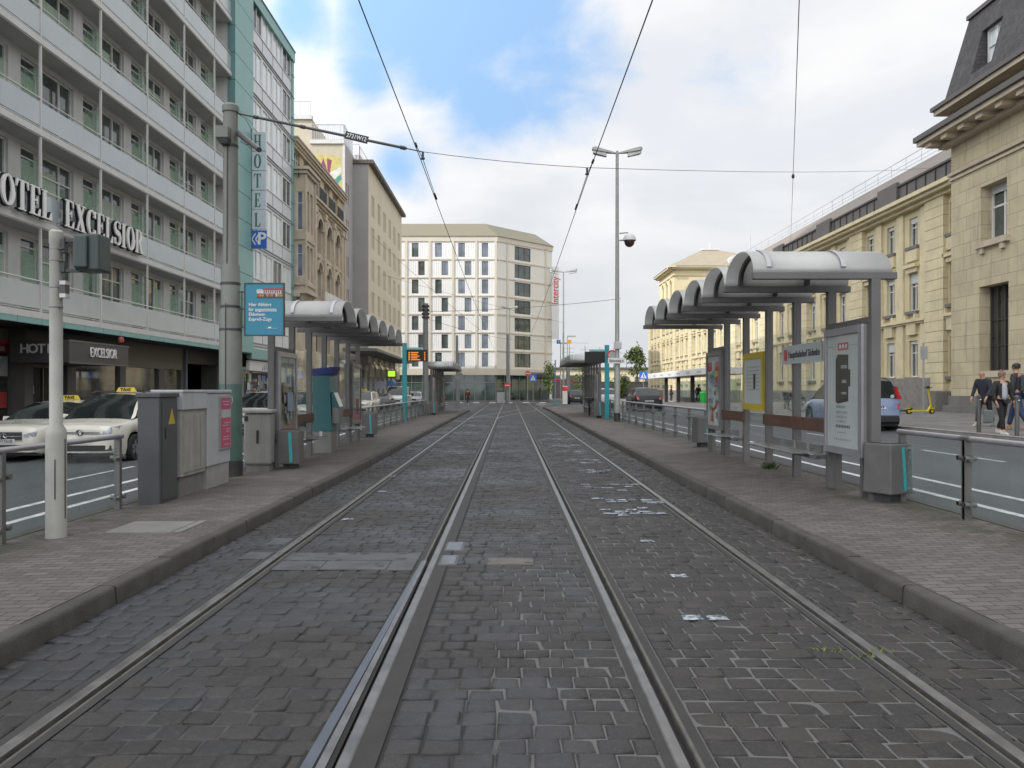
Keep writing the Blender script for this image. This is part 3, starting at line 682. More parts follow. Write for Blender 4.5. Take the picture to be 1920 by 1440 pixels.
# ---- white curtain-wall wing
wing = thing('office_building', 'white window wing with teal corner trim beyond the balcony hotel', 'building', None, (-15.2, 51, 0))
fw = Fac(-15.2, 0, 90); wb = MB(); ops = []; cols = [47.05 + 2.17 * i for i in range(4)]
for k in range(7):
    zf = Z0 + .25 + FH * k
    for c in cols: ops.append((c + .08, c + 2.05, zf + .95, zf + 2.72))
fw.wall(wb, 46.86, 55.75, 3.4, 25.0, ops, .1)
wb.quad((-15.2, 55.8, 0), (-30, 55.8, 0), (-30, 55.8, 25), (-15.2, 55.8, 25)); wb.quad((-15.2, 46.9, 25), (-15.2, 55.8, 25), (-30, 55.8, 25), (-30, 46.9, 25))
wb.build('wall', pm('wing_white', (.62, .64, .65), .35, 0, .05, .6, streak=.15), wing)
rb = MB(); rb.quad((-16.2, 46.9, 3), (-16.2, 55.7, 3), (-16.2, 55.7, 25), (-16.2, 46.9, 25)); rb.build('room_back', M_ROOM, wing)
M_GRYL = pm('grey_line', (.30, .30, .31), .6)
bd = MB()
for k in range(7):
    zf = Z0 + .25 + FH * k
    fw.box(bd, 46.88, 55.74, .0, .045, zf - .16, zf - .10); fw.box(bd, 46.88, 55.74, .0, .06, zf + .02, zf + .07); fw.box(bd, 46.88, 55.74, 0, .03, zf + .90, zf + .93)
    for c in cols: fw.box(bd, c - .015, c + .015, 0, .02, zf + .08, zf + .89)
bd.build('band', M_GRYL, wing)
for k in range(7):
    zf = Z0 + .25 + FH * k
    for i, c in enumerate(cols):
        dk = (k, i) in ((6, 0), (5, 3), (4, 3), (3, 3), (2, 3), (6, 3), (1, 2))
        win(fw, wing, c + .08, zf + .95, 1.97, 1.77, -.05, (.5,), (), gm=M_PANE if dk else M_BLIND, t=.07)
tt = MB(); tt.box(-15.12, -15.6, 55.76, 56.2, 3.2, 25.05); 
z = 4.2
while z < 25: tt.box(-15.10, -15.62, 55.74, 56.22, z, z + .10, 1); z += 1.485
tt.box(-15.05, -15.7, 46.88, 56.2, 24.55, 25.25); tt.box(-15.0, -15.75, 46.88, 56.25, 25.25, 25.33, 1); tt.box(-15.1, -15.4, 46.88, 55.74, 3.45, 4.05)
tt.build('corner_trim', [M_TEAL, M_TEALD], wing)
# shop strip under the wing
ss = MB(); ss.box(-15.3, -15.5, 47.1, 55.6, 2.75, 3.35, 0); ss.build('shop_sign_panel', M_FRAME, wing)
lg = MB()
for i, (w_, h_) in enumerate(((.2, .18), (.22, .30), (.16, .42), (.3, .24), (.14, .36))): lg.box(-15.29, -15.31, 49.5 + .36 * i, 49.5 + .36 * i + w_, 2.82, 2.82 + h_)
lg.build('skyline_mark', M_GRYL, wing)
sg = MB(); sg.quad((-15.6, 47, .1), (-15.6, 55.6, .1), (-15.6, 55.6, 2.75), (-15.6, 47, 2.75)); sg.build('shop_window', M_SHOP, wing)
r = random.Random(4); pcm = [pm('card_%s' % n, c, .6, 0, .3, 12) for n, c in (('red', (.30, .07, .06)), ('blue', (.12, .18, .33)), ('yellow', (.45, .36, .10)), ('white', (.50, .50, .49)), ('green', (.12, .22, .13)), ('grey', (.22, .22, .23)))]
for i in range(46):
    y = r.uniform(47.2, 55); z = r.uniform(.7, 2.2); pc = MB(); dx = .0008 * i; pc.box(-15.58 + dx, -15.59 + dx, y, y + r.uniform(.25, .9), z, z + r.uniform(.15, .5)); pc.build('postcard', r.choices(pcm, (2, 2, 1, 6, 1, 5))[0], wing)
# ---- shop fronts under the hotel
sh = MB(); X_ = -16.9
M_GREYP = pm('grey_pier', (.115, .11, .105), .6, 0, .12, 2, streak=.2); M_BRN = pm('brown_panel', (.17, .15, .115), .55, 0, .1, 2)
for (a, b_) in ((14, 23.2), (27.9, 28.4), (30.6, 31.2), (34.75, 35.25), (38.6, 39.25), (41.2, 42.0), (46.2, 46.85)): sh.box(X_, X_ - 1.1, a, b_, 0, 3.75)
sh.box(X_ + .02, X_ - .4, 35.2, 41.3, 2.62, 3.75, 1); sh.box(X_ + .01, X_ - .4, 28.0, 31.2, 2.55, 3.75, 2); sh.box(X_ + .015, X_ - .4, 31.2, 35.2, 2.72, 3.75, 2); sh.box(X_ + .01, X_ - .4, 42, 46.3, 3.0, 3.75, 2)
sh.box(X_ + .03, X_ - .4, 23.2, 41.2, -.1, .45); sh.box(X_ - .9, X_ - 1.05, 14, 46.8, -.1, 3.8, 2)
sh.build('shop_front', [M_GREYP, M_BRN, M_DGREY], hotel)
for (a, b_, z0, z1) in ((31.2, 34.75, .45, 2.72), (35.25, 38.6, .45, 2.62), (39.25, 41.2, .45, 2.62)):
    q = MB(); q.quad((X_ - .12, a, z0), (X_ - .12, b_, z0), (X_ - .12, b_, z1), (X_ - .12, a, z1)); q.build('shop_window', M_SHOP, hotel)
q = MB(); q.quad((X_ - .6, 23.2, 0), (X_ - .6, 27.9, 0), (X_ - .6, 27.9, 3.7), (X_ - .6, 23.2, 3.7)); q.build('shop_window', M_SHOP, hotel)
q = MB(); q.box(X_ - .55, X_ - .5, 26.2, 27.8, 3.36, 3.72, 0); q.box(X_ - .55, X_ - .5, 26.2, 27.8, 2.88, 3.34, 1); q.box(X_ - .55, X_ - .5, 26.3, 27.7, .98, 1.53, 1); q.box(X_ - .55, X_ - .5, 26.3, 27.75, 2.07, 2.75, 2)
sp = thing('shop_poster', 'red and cream shop panels at the left edge of the picture', 'sign', None, (X_ - .5, 27, .4)); q.build('panel', [M_BRN, pm('sign_red', (.40, .05, .05), .5), pm('poster_pale', (.45, .5, .5), .5, 0, .3, 3)], sp)
text('lettering', 'us', .36, M_FRAME, face((X_ - .49, 27.45, 3.05), '+x'), sp)
dr = MB(); dr.quad((X_ - .35, 28.4, 0), (X_ - .35, 30.6, 0), (X_ - .35, 30.6, 2.55), (X_ - .35, 28.4, 2.55), 1)
for y in (28.4, 29.5, 30.54): dr.box(X_ - .30, X_ - .36, y, y + .06, 0, 2.5, 0)
dr.box(X_ - .30, X_ - .36, 28.4, 30.6, 2.42, 2.55, 0); dr.box(X_ - .30, X_ - .345, 28.7, 28.95, 1.45, 1.75, 2); dr.build('entrance_door', [pm('door_frame', (.15, .14, .12), .4, .5), M_BLACK, pm('paper', (.45, .45, .44), .7)], hotel)
gd = MB(); gd.quad((X_ - .9, 42, 0), (X_ - .9, 46.2, 0), (X_ - .9, 46.2, 3), (X_ - .9, 42, 3)); gd.build('passage_gate', M_BLACK, hotel)
pp = MB(); pp.cyl((X_ + .1, 41.6, .1), (X_ + .1, 41.6, 3.7), .07, n=8); pp.build('drain_pipe', pm('blue_grey', (.16, .19, .25), .5, 0, .2, 3), hotel, smooth=40)
# hotel lettering
sg = thing('hotel_sign', 'large white serif letters HOTEL EXCELSIOR on the second balcony front', 'sign', None, (hx, 28, 7.2))
LM = [pm('letter_white', (.74, .73, .72), .4, 0, .04, 3), M_BLACK]
u = 22.75; zz = Z0 + FH + .05
for ch in 'HOTEL': u += letter(ch, fb, u, .26, zz, .92, sg, LM, 1.17) + .055
u = 26.95
for ch in 'EXCELSIOR': u += letter(ch, fb, u, .26, zz, .92, sg, LM, 1.13) + .065
aw = thing('entrance_canopy', 'dark canopy box lettered EXCELSIOR over the hotel entrance', 'canopy', None, (-15.5, 29, 2.5))
q = MB(); q.box(-14.85, -16.88, 27.0, 31.2, 2.52, 3.28); q.build('canopy_box', pm('canopy_brown', (.058, .053, .052), .45, .1, .1, 2), aw, bevel=.02)
q = MB(); q.box(-14.83, -14.86, 26.98, 31.22, 2.50, 2.56); q.box(-14.83, -14.86, 26.98, 31.22, 3.24, 3.30); q.build('canopy_trim', M_GREYP, aw)
text('lettering', 'EXCELSIOR', .50, LM[0], face((-14.82, 29.25, 2.92), '+x'), aw, .02, bold=.0, sx=.76)
q = MB(); q.lathe((-15.0, 30.9, 3.42), [(.0, .0), (.10, .0), (.12, .08), (.09, .2), (.0, .24)], 10); tag(q.build('alarm_lamp', pm('lamp_red', (.35, .06, .05), .3), smooth=40), 'small red alarm lamp on top of the dark hotel canopy', 'lamp')
hs_ = thing('hotel_letters', 'pale spaced letters HOTEL on the side of the dark hotel canopy', 'sign', None, (-16, 27, 2.9))
for i, ch in enumerate('HOTEL'): text('letter', ch, .44, pm('letter_grey', (.5, .5, .49), .4), face((-16.36 + .29 * i, 26.99, 2.98), '-y'), hs_, .02, bold=.006)
# vertical HOTEL P sign projecting from the teal tower
vs_ = thing('hotel_blade_sign', 'vertical sign of stacked white boxes reading HOTEL with blue parking box', 'sign', None, (-14.6, 46.7, 9.9))
ff = Fac(0, 46.6, 0); GL = [pm('letter_green', (.03, .17, .12), .5), M_BLACK]; M_BOX = pm('sign_box', (.56, .60, .64), .3, 0, .05, 2)
for i, ch in enumerate('HOTEL'):
    z1 = 16.62 - 1.14 * i; z0 = z1 - 1.09
    q = MB(); ff.box(q, -15.15, -14.18, -.18, 0, z0, z1); q.build('sign_box', M_BOX, vs_, bevel=.01)
    pol, w = glyph(ch); mb = MB(); h = .80; sx_ = .84
    for j, pg in enumerate(pol):
        x0 = -14.665 - w * h * sx_ / 2
        mb.hexa([ff.pt(x0 + x * h * sx_, .001, z0 + .14 + y * h) for x, y in pg], [ff.pt(x0 + x * h * sx_, .012 + .0006 * j, z0 + .14 + y * h) for x, y in pg])
    mb.build('letter', GL[0], vs_)
q = MB(); ff.box(q, -15.18, -14.16, -.18, 0, 9.85, 10.90); q.build('parking_box', pm('parking_blue', (.03, .13, .50), .35, 0, .06, 2), vs_, bevel=.01)
text('parking_letter', 'P', 1.0, LM[0], face((-14.42, 46.59, 10.38), '-y'), vs_, .01, bold=.02)
q = MB()
for cx in (-15.05, -14.83):
    for sgn in (1, -1): q.hexa([ff.pt(cx + .22, .001, 10.38 + sgn * .32), ff.pt(cx + .30, .001, 10.38 + sgn * .32), ff.pt(cx + .10, .001, 10.38), ff.pt(cx + .02, .001, 10.38)], [ff.pt(cx + .22, .014, 10.38 + sgn * .32), ff.pt(cx + .30, .014, 10.38 + sgn * .32), ff.pt(cx + .10, .014, 10.38), ff.pt(cx + .02, .014, 10.38)])
q.build('arrow_mark', LM[0], vs_)
q = MB()
for z in (10.95, 13.2, 16.7): q.box(-15.0, -14.95, 46.4, 46.5, z - .03, z); 
q.cyl((-15.0, 46.52, 9.7), (-15.0, 46.52, 16.8), .03, n=6); q.build('bracket', M_DARK, vs_)
# ------------------------------------------------------------------ sandstone town house
M_SAND = pm('sandstone', (.50, .425, .33), .85, 0, .18, .9, .3, 14, streak=.45)
M_SANDL = pm('pale_sandstone', (.50, .425, .325), .85, 0, .15, 1.2, .2, 14, streak=.4)
M_TANW = pm('tan_render', (.52, .43, .29), .85, 0, .1, .8, streak=.35)
th = thing('town_house', 'ornate brown sandstone house with oriel and arched windows on the left', 'building', None, (-15.2, 65, 0))
ft = Fac(-15.2, 0, 90); w_ = MB(); ops = []; cs = [57.4, 60.5, 63.75, 67.0, 70.3]
for c in cs:
    ops += [(c - 1.0, c + 1.0, 16.95, 18.75)]
    if c > 60: ops += [(c - .95, c + .95, 12.5, 15.2), (c - .85, c + .85, 8.9, 11.5), (c - .9, c + .9, 4.6, 7.6)]
ft.wall(w_, 56.25, 73.5, 0, 8.2, [o for o in ops if o[3] < 8.3], .35, 0, 0); ft.wall(w_, 56.25, 73.5, 8.2, 16.5, [o for o in ops if 8.3 < o[3] < 16.5], .35, 0, 0); ft.wall(w_, 56.25, 73.5, 16.5, 19.2, [o for o in ops if o[3] > 16.5], .25, -.1, 1)
w_.quad((-15.2, 56.25, 0), (-26, 56.25, 0), (-26, 56.25, 19.2), (-15.2, 56.25, 19.2))
w_.build('wall', [M_SAND, M_TANW], th)
tr2 = MB()
def cornice(mb, f, u0, u1, z, prof, mi=None):      # prof: (depth, dz0, dz1) stacked slabs
    for d, a, b_ in prof: f.box(mb, u0 - d * .6, u1 + d * .6, -.05, d, z + a, z + b_, mi)
cornice(tr2, ft, 56.3, 73.4, 19.2, ((.10, -.5, -.3), (.20, -.3, -.12), (.34, -.12, .10), (.40, .1, .22)))
cornice(tr2, ft, 59.4, 73.4, 16.35, ((.12, -.45, -.25), (.28, -.25, -.05), (.46, -.05, .12)))
cornice(tr2, ft, 59.4, 73.4, 12.2, ((.12, -.15, .1),)); cornice(tr2, ft, 56.3, 73.4, 8.35, ((.2, -.4, -.2), (.5, -.2, 0.05)))
for u in (59.2, 62.15, 65.4, 68.65, 72.1, 73.3): ft.box(tr2, u - .28, u + .28, 0, .22, 8.4, 15.95); ft.box(tr2, u - .36, u + .36, 0, .3, 15.4, 15.9)
for c in cs[1:]:      # round hoods over the arched windows
    for (zc, rad) in ((14.35, 1.18), (11.05, 1.0)):
        for i in range(12):
            a0, a1 = pi * i / 12, pi * (i + 1) / 12
            ft_p = lambda rr, a, d: ft.pt(c + rr * cos(a), d, zc + rr * .95 * sin(a))
            tr2.hexa([ft_p(rad - .28, a0, -.05), ft_p(rad, a0, -.05), ft_p(rad, a1, -.05), ft_p(rad - .28, a1, -.05)], [ft_p(rad - .28, a0, .2), ft_p(rad, a0, .2), ft_p(rad, a1, .2), ft_p(rad - .28, a1, .2)])
tr2.build('stone_trim', M_SANDL, th)
sp_ = MB()   # arch spandrels closing the square heads of the openings
for c in cs[1:]:
    for (zc, hw, top) in ((14.25, .95, 15.2), (10.65, .85, 11.5)):
        for sg_ in (1, -1):
            for i in range(6):
                a0, a1 = pi / 2 * i / 6, pi / 2 * (i + 1) / 6
                sp_.quad(ft.pt(c + sg_ * hw * cos(a0), -.03, zc + hw * sin(a0)), ft.pt(c + sg_ * hw * cos(a1), -.03, zc + hw * sin(a1)), ft.pt(c + sg_ * hw * cos(a1), -.03, top), ft.pt(c + sg_ * hw * cos(a0), -.03, top))
sp_.build('arch_spandrel', M_SAND, th)
for c in cs:
    win(ft, th, c - 1.0, 16.95, 2.0, 1.8, -.3, (.25, .5, .75), (.7,), t=.08, fm=M_FRAME)
    if c > 60:
        win(ft, th, c - .95, 12.5, 1.9, 2.7, -.3, (.5,), (.62,), t=.09, fm=M_SANDL); win(ft, th, c - .85, 8.9, 1.7, 2.6, -.3, (.5,), (.66,), t=.08, fm=M_FRAME); win(ft, th, c - .9, 4.6, 1.8, 3.0, -.3, (.5,), (.7,), t=.08, fm=M_SANDL)
M_IRON = pm('wrought_iron', (.04, .042, .045), .6, .2, .2, 6)
for c in cs:
    q = MB(); a, b_ = c - 1.15, c + 1.15; zb = 16.5
    ft.box(q, a, b_, .36, .40, zb + .95, zb + 1.0); ft.box(q, a, b_, .36, .40, zb + .1, zb + .14)
    for i in range(19): u = a + (b_ - a) * i / 18; ft.box(q, u - .035, u + .035, .365, .395, zb + .14, zb + .95)
    q.build('balcony_railing', M_IRON, th)
ob = MB(); fo = Fac(-15.2, 56.42, 0)      # oriel: the side turned to the camera carries one arched window per floor
fo.wall(ob, .0, .78, 8.4, 17.1, [(.22, .64, 12.9, 15.6), (.22, .64, 9.6, 11.9)], .12)
fs_ = Fac(-14.42, 0, 90); fs_.wall(ob, 56.42, 59.3, 8.4, 17.1, [(56.95, 57.7, 12.9, 15.8), (57.95, 58.7, 12.9, 15.8), (56.95, 57.7, 9.4, 11.9), (57.95, 58.7, 9.4, 11.9)], .25)
ob.quad((-14.42, 59.3, 8.4), (-15.2, 59.3, 8.4), (-15.2, 59.3, 17.1), (-14.42, 59.3, 17.1))
ob.hexa([(-15.2, 56.6, 6.9), (-15.1, 56.6, 6.9), (-15.1, 59.0, 6.9), (-15.2, 59.0, 6.9)], [(-15.2, 56.42, 8.4), (-14.42, 56.42, 8.4), (-14.42, 59.3, 8.4), (-15.2, 59.3, 8.4)])
ob.build('oriel', M_SAND, th)
q = MB()
for z, d in ((17.1, .35), (16.85, .2), (12.2, .08), (9.0, .10), (8.4, .22)): q.box(-15.2, -14.42 + d, 56.42 - d, 59.3 + d, z, z + .22)
q.box(-14.42, -14.30, 56.36, 56.62, 8.6, 16.8); q.box(-14.42, -14.30, 59.08, 59.34, 8.6, 16.8); q.build('oriel_trim', M_SANDL, th)
for (z, h) in ((12.9, 2.7), (9.6, 2.3)): win(fo, th, .22, z, .42, h, -.1, (), (.7,), t=.05, gm=M_PANEB)
for (u, z, h) in ((56.95, 12.9, 2.9), (57.95, 12.9, 2.9), (56.95, 9.4, 2.5), (57.95, 9.4, 2.5)): win(fs_, th, u, z, .75, h, -.2, (), (.75,), t=.06)
q = MB(); ft.box(q, 62.5, 72.6, .5, .75, 8.3, 8.5, 1)
r = random.Random(9); u = 62.8
while u < 72.3: w2 = r.uniform(.10, .22); ft.box(q, u, u + w2, .73, .78, 8.5, 9.35, 0); u += w2 + r.uniform(.08, .16)
tag(q.build('roof_letters', [LM[0], M_IRON]), 'row of white upright sign strokes on the sandstone house balcony', 'sign')
rf = MB(); rf.quad((-15.9, 56.25, 19.4), (-15.9, 73.5, 19.4), (-22, 73.5, 20.2), (-22, 56.25, 20.2)); rf.build('roof', pm('lead_roof', (.2, .18, .16), .7), th)
# ------------------------------------------------------------------ grey house with rooftop terrace and beige office block
M_GREYR = pm('grey_render', (.40, .385, .38), .85, 0, .06, .5, streak=.15); M_GABLE = pm('gable_render', (.50, .45, .35), .9, 0, .1, .5, .2, 8, streak=.35)
gh = thing('grey_house', 'tall grey house with roof terrace and painted side wall behind sandstone house', 'building', None, (-15.2, 75.6, 0))
fg = Fac(-15.2, 0, 90); w_ = MB(); ops = [(a, a + .45, z, z + 1.9) for z in (6.0, 9.1, 12.2, 15.6, 19.0, 21.9) for a in (74.55, 75.35)][:-2]
fg.wall(w_, 73.5, 77.8, 0, 24.4, ops, .2, 0, 0)
w_.quad((-15.2, 73.5, 0), (-19.0, 73.5, 0), (-19.0, 73.5, 24.4), (-15.2, 73.5, 24.4), 1); w_.quad((-18.2, 73.7, 24.3), (-22, 73.7, 24.3), (-22, 73.7, 26.6), (-18.2, 73.7, 26.6), 1); w_.quad((-18.2, 73.7, 24.3), (-18.2, 90, 24.3), (-18.2, 90, 26.6), (-18.2, 73.7, 26.6), 1); w_.quad((-19, 73.5, 0), (-26, 73.5, 0), (-26, 73.5, 24.4), (-19, 73.5, 24.4), 1)
w_.quad((-15.2, 73.5, 24.3), (-26, 73.5, 24.3), (-26, 90, 24.3), (-15.2, 90, 24.3), 0)
w_.build('wall', [M_GREYR, M_GABLE], gh)
for o in ops: win(fg, gh, o[0], o[2], .45, 1.9, -.15, (), (), t=.05, fm=pm('grey_frame', (.2, .2, .2), .5))
q = MB(); q.box(-15.15, -18.3, 73.35, 73.75, 24.2, 24.55); q.box(-18.15, -22, 73.5, 74, 26.5, 26.85); q.box(-15.1, -15.3, 73.45, 73.6, 4, 24.2); q.build('white_coping', M_WHT, gh)
q = MB()
def railing(q, pts, h, step=.16, r_=.022):
    for (a, b_) in zip(pts[:-1], pts[1:]):
        a, b_ = Vector(a), Vector(b_); n = max(1, int((b_ - a).length / step))
        q.cyl(a + Vector((0, 0, h)), b_ + Vector((0, 0, h)), min(.035, r_ * 1.5), n=5); q.cyl(a + Vector((0, 0, .12)), b_ + Vector((0, 0, .12)), r_, n=4)
        for i in range(n + 1): p = a.lerp(b_, i / n); q.cyl(p, p + Vector((0, 0, h)), r_ if i % 8 else r_ * 1.6, n=4)
railing(q, [(-18.2, 73.5, 24.5), (-15.25, 73.5, 24.5), (-15.25, 77.8, 24.5)], 1.5); railing(q, [(-18.3, 73.6, 26.85), (-22, 73.6, 26.85)], 1.3, .9); railing(q, [(-18.25, 75.5, 24.4), (-15.4, 75.5, 24.4)], 2.2, .5)
q.build('terrace_railing', pm('galvanised', (.46, .48, .5), .45, .4), gh)
gm_ = MB(); mur = [pm('mural_%s' % n, c, .8, 0, .2, 2) for n, c in (('purple', (.24, .06, .12)), ('white', (.6, .62, .58)), ('teal', (.07, .27, .25)), ('green', (.14, .42, .12)), ('yellow', (.5, .44, .16)))]
fm_ = Fac(0, 73.5, 0); k = 0
def mpoly(pts, mi):
    global k; k += 1; gm_.poly([fm_.pt(x, .004 + .0015 * k, z + 1.5) for x, z in pts], mi)
mpoly([(-18.6, 21.2), (-17.5, 21.8), (-15.5, 21.5), (-15.35, 18), (-16.2, 18.2), (-17.3, 20)], 4)
mpoly([(-18.0, 19.9), (-17.8, 21.3), (-17.45, 20.3), (-17.1, 21.4), (-16.7, 20.2), (-16.75, 21.4), (-16.3, 21.2), (-16.6, 19.3), (-17.1, 19.2), (-17.3, 20.0), (-17.7, 19.0)], 0)
mpoly([(-17.2, 19.0), (-16.5, 20.0), (-15.5, 20.6), (-15.35, 20.2), (-16.1, 19.4), (-16.4, 18.4), (-15.4, 17.2), (-15.4, 16.5), (-16.6, 17.7)], 1)
mpoly([(-16.2, 19.3), (-15.5, 19.9), (-15.4, 19.5), (-15.9, 18.8), (-15.4, 18.3), (-15.5, 17.8), (-16.3, 18.5)], 2); mpoly([(-16.5, 18.6), (-16.0, 19.0), (-15.9, 18.2), (-16.3, 17.8)], 0); mpoly([(-16.3, 17.3), (-15.8, 17.8), (-15.4, 17.0), (-15.5, 16.2)], 3)
gm_.build('wall_mural', mur, gh)
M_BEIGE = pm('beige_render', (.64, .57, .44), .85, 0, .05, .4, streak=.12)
bo = thing('office_building', 'plain beige office block with narrow paired windows and flat eaves', 'building', None, (-13.7, 90, 0))
fb2 = Fac(-13.7, 0, 90); w_ = MB(); ops = []
rows = [21.0 - 3.2 * i for i in range(6)]; cols = [79.6 + 3.75 * i for i in range(6)]
ops = [(c + o, c + o + .62, z - 2.1, z) for z in rows for c in cols for o in (0, .95)]
fb2.wall(w_, 77.8, 101.7, 4.4, 23.6, ops, .3); w_.quad((-13.7, 101.7, 4.4), (-34, 101.7, 4.4), (-34, 101.7, 23.6), (-13.7, 101.7, 23.6))
w_.build('wall', M_BEIGE, bo)
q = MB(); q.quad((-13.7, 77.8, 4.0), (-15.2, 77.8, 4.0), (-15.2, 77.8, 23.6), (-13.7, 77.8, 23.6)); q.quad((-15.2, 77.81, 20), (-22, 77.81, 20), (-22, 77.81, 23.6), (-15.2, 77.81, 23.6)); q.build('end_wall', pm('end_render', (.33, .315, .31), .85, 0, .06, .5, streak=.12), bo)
q = MB(); q.box(-13.2, -30, 77.6, 102.1, 23.6, 23.95); q.build('eaves', pm('eaves_brown', (.12, .10, .085), .7), bo)
q = MB(); q.box(-14.6, -20, 78.2, 80.5, 23.96, 24.6); railing(q, [(-14.6, 78, 23.95), (-14.6, 88, 23.95)], 1.4, .5); railing(q, [(-14.6, 78, 23.95), (-19, 78, 23.95)], 1.6, .7); q.build('roof_box', M_WHT, bo)
for n, o in enumerate(ops): win(fb2, bo, o[0], o[2], .62, 2.1, -.22, (), (), t=.06, fm=pm('brown_frame', (.17, .14, .11), .5))
gfl = MB(); gfl.box(-14.6, -30, 77.8, 101.7, 0, 4.5); gfl.build('ground_floor', M_GREYR, bo)
q = MB()
for i in range(7): q.box(-14.58, -14.64, 79 + 3.2 * i, 80.2 + 3.2 * i, .8, 3.6)
q.build('shop_window', M_PANE, bo)
q = MB(); q.hexa([(-14.6, 70, 5.0), (-11.6, 70, 5.0), (-11.6, 96, 4.75), (-14.6, 96, 4.75)], [(-14.6, 70, 5.3), (-11.6, 70, 5.25), (-11.6, 96, 4.95), (-14.6, 96, 5.0)])
q.build('street_canopy', pm('canopy_grey', (.16, .155, .15), .7, 0, .1, 1), bo)
sgn = thing('shop_sign', 'glowing yellow green box sign under the beige office canopy', 'sign', None, (-12.3, 84, 3.2))
q = MB(); q.box(-12.9, -11.9, 84, 84.25, 2.9, 3.7); q.build('sign_case', M_BLACK, sgn); q = MB(); q.box(-12.75, -11.98, 83.96, 83.99, 3.0, 3.6); q.build('sign_face', emis('sign_glow', (.45, .75, .05), .8), sgn)
q = MB(); q.box(-12.9, -11.9, 83.97, 84.0, 2.0, 2.6, 0); q.box(-13.9, -13.0, 83.97, 84.0, 1.7, 2.5, 1); tag(q.build('shop_sign', [pm('sign_blue', (.12, .2, .45), .5), pm('sign_lilac', (.5, .5, .6), .5)]), 'pale and blue shop panels below the yellow green sign', 'sign')
# ------------------------------------------------------------------ white hotel closing the street
def ribbed(name, col):
    m = pm(name, col, .7, 0, .03, .3, streak=.05); t = m.node_tree; p = bsdf(m); pos = N(t, 'ShaderNodeNewGeometry').outputs['Position']
    wv = N(t, 'ShaderNodeTexWave'); wv.bands_direction = 'X'; wv.inputs['Scale'].default_value = 1.25; L(t, pos, wv.inputs['Vector'])
    bn = N(t, 'ShaderNodeBump'); bn.inputs['Strength'].default_value = .6; bn.inputs['Distance'].default_value = .04; L(t, wv.outputs['Fac'], bn.inputs['Height']); L(t, bn.outputs[0], p.inputs['Normal']); return m
M_RIB = ribbed('ribbed_white', (.68, .68, .67)); M_BND = pm('beige_band', (.56, .51, .43), .75, 0, .04, .5, streak=.08); M_SIDE = pm('side_white', (.66, .64, .59), .75, 0, .03, .4)
eh = thing('hotel_building', 'white grid-fronted hotel with slanted beige roof closing the street', 'building', None, (-6, 114, 0))
f1 = Fac(0, 114, 0); f2 = Fac(-1.75, 114, 45); SL = 11.7
rws = [22.55 - 2.607 * i for i in range(7)]; colx = [-14.67 - 3.3 * 2, -14.67 - 3.3, -14.67, -11.35, -8.05, -4.72]
o1 = []; 
for i, zt in enumerate(rws):
    for j, x in enumerate(colx):
        o = .78 if (i % 2 == 0 or j == 5) else 1.68
        o1.append((x + o, x + o + .93, zt - 2.0, zt))
o2 = [(3.57, 6.95, zt - 2.0, zt) for zt in rws]
w_ = MB(); f1.wall(w_, -24, -1.75, 4.5, 23.5, o1, .22, 0, 0); f2.wall(w_, 0, SL, 4.5, 23.5, o2, .22, 0, 1)
cx2, cy2 = f2.pt(SL, 0, 0).x, f2.pt(SL, 0, 0).y
w_.quad((cx2, cy2, 0), (cx2, cy2 + 30, 0), (cx2, cy2 + 30, 23.5), (cx2, cy2, 23.5), 1)
w_.build('wall', [M_RIB, M_SIDE], eh)
for o in o1: win(f1, eh, o[0], o[2], .93, 2.0, -.15, (.5,) if o[0] > -10 else (), (), t=.04, gm=M_PANEB if (o[0] > -8.5 or (o[3] > 19 and o[0] > -11)) else M_PANE, fm=M_DGREY)
for o in o2: win(f2, eh, o[0], o[2], 3.38, 2.0, -.15, (.28, .64), (), t=.07, gm=M_PANE, fm=pm('bronze_frame', (.10, .085, .07), .5))
q = MB()
for zt in rws:
    f1.box(q, -24, -1.72, 0, .10, zt - 2.42, zt - 2.25); f2.box(q, 0, SL + .05, 0, .10, zt - 2.42, zt - 2.25)
for x in colx + [-1.95]: f1.box(q, x - .16, x + .16, 0, .13, 4.6, 23.0)
for u in (2.0, 10.2): f2.box(q, u - .14, u + .14, 0, .12, 4.6, 23.0)
f1.box(q, -24, -1.70, 0, .12, 22.75, 23.5); f2.box(q, -.05, SL + .1, 0, .12, 22.75, 23.5); f1.box(q, -24, -1.68, 0, .14, 3.72, 4.55); f2.box(q, -.06, SL + .1, 0, .14, 3.72, 4.55)
q.build('band', M_BND, eh)
e = f2.pt(SL, .2, 0); rf = MB()
rf.poly([(-24, 113.75, 23.5), (-1.6, 113.75, 23.5), (-3.6, 118.5, 26.2), (-24, 118.5, 26.2)]); rf.poly([(-1.6, 113.75, 23.5), (e.x + .1, e.y, 23.5), (e.x - 2.6, e.y + 4.5, 26.2), (-3.6, 118.5, 26.2)]); rf.poly([(e.x + .1, e.y, 23.5), (e.x + .1, e.y + 30, 23.5), (e.x - 2.6, e.y + 30, 26.2), (e.x - 2.6, e.y + 4.5, 26.2)])
rf.poly([(-24, 118.5, 26.2), (-3.6, 118.5, 26.2), (e.x - 2.6, e.y + 4.5, 26.2), (e.x - 2.6, e.y + 30, 26.2), (-24, e.y + 30, 26.2)])
rf.build('roof', pm('roof_beige', (.15, .135, .09), .6, 0, .05, .2, streak=.1), eh)
M_SHOPG = panem('green_shop_glass', (.045, .075, .065), .03, .6, .35)
q = MB(); q.quad((-24, 114.5, 0), (-1.9, 114.5, 0), (-1.9, 114.5, 3.75), (-24, 114.5, 3.75)); a, b_ = f2.pt(0, -.5, 0), f2.pt(SL, -.5, 0); q.quad(a, b_, b_ + Vector((0, 0, 3.75)), a + Vector((0, 0, 3.75))); q.build('shop_window', M_SHOPG, eh)
q = MB()
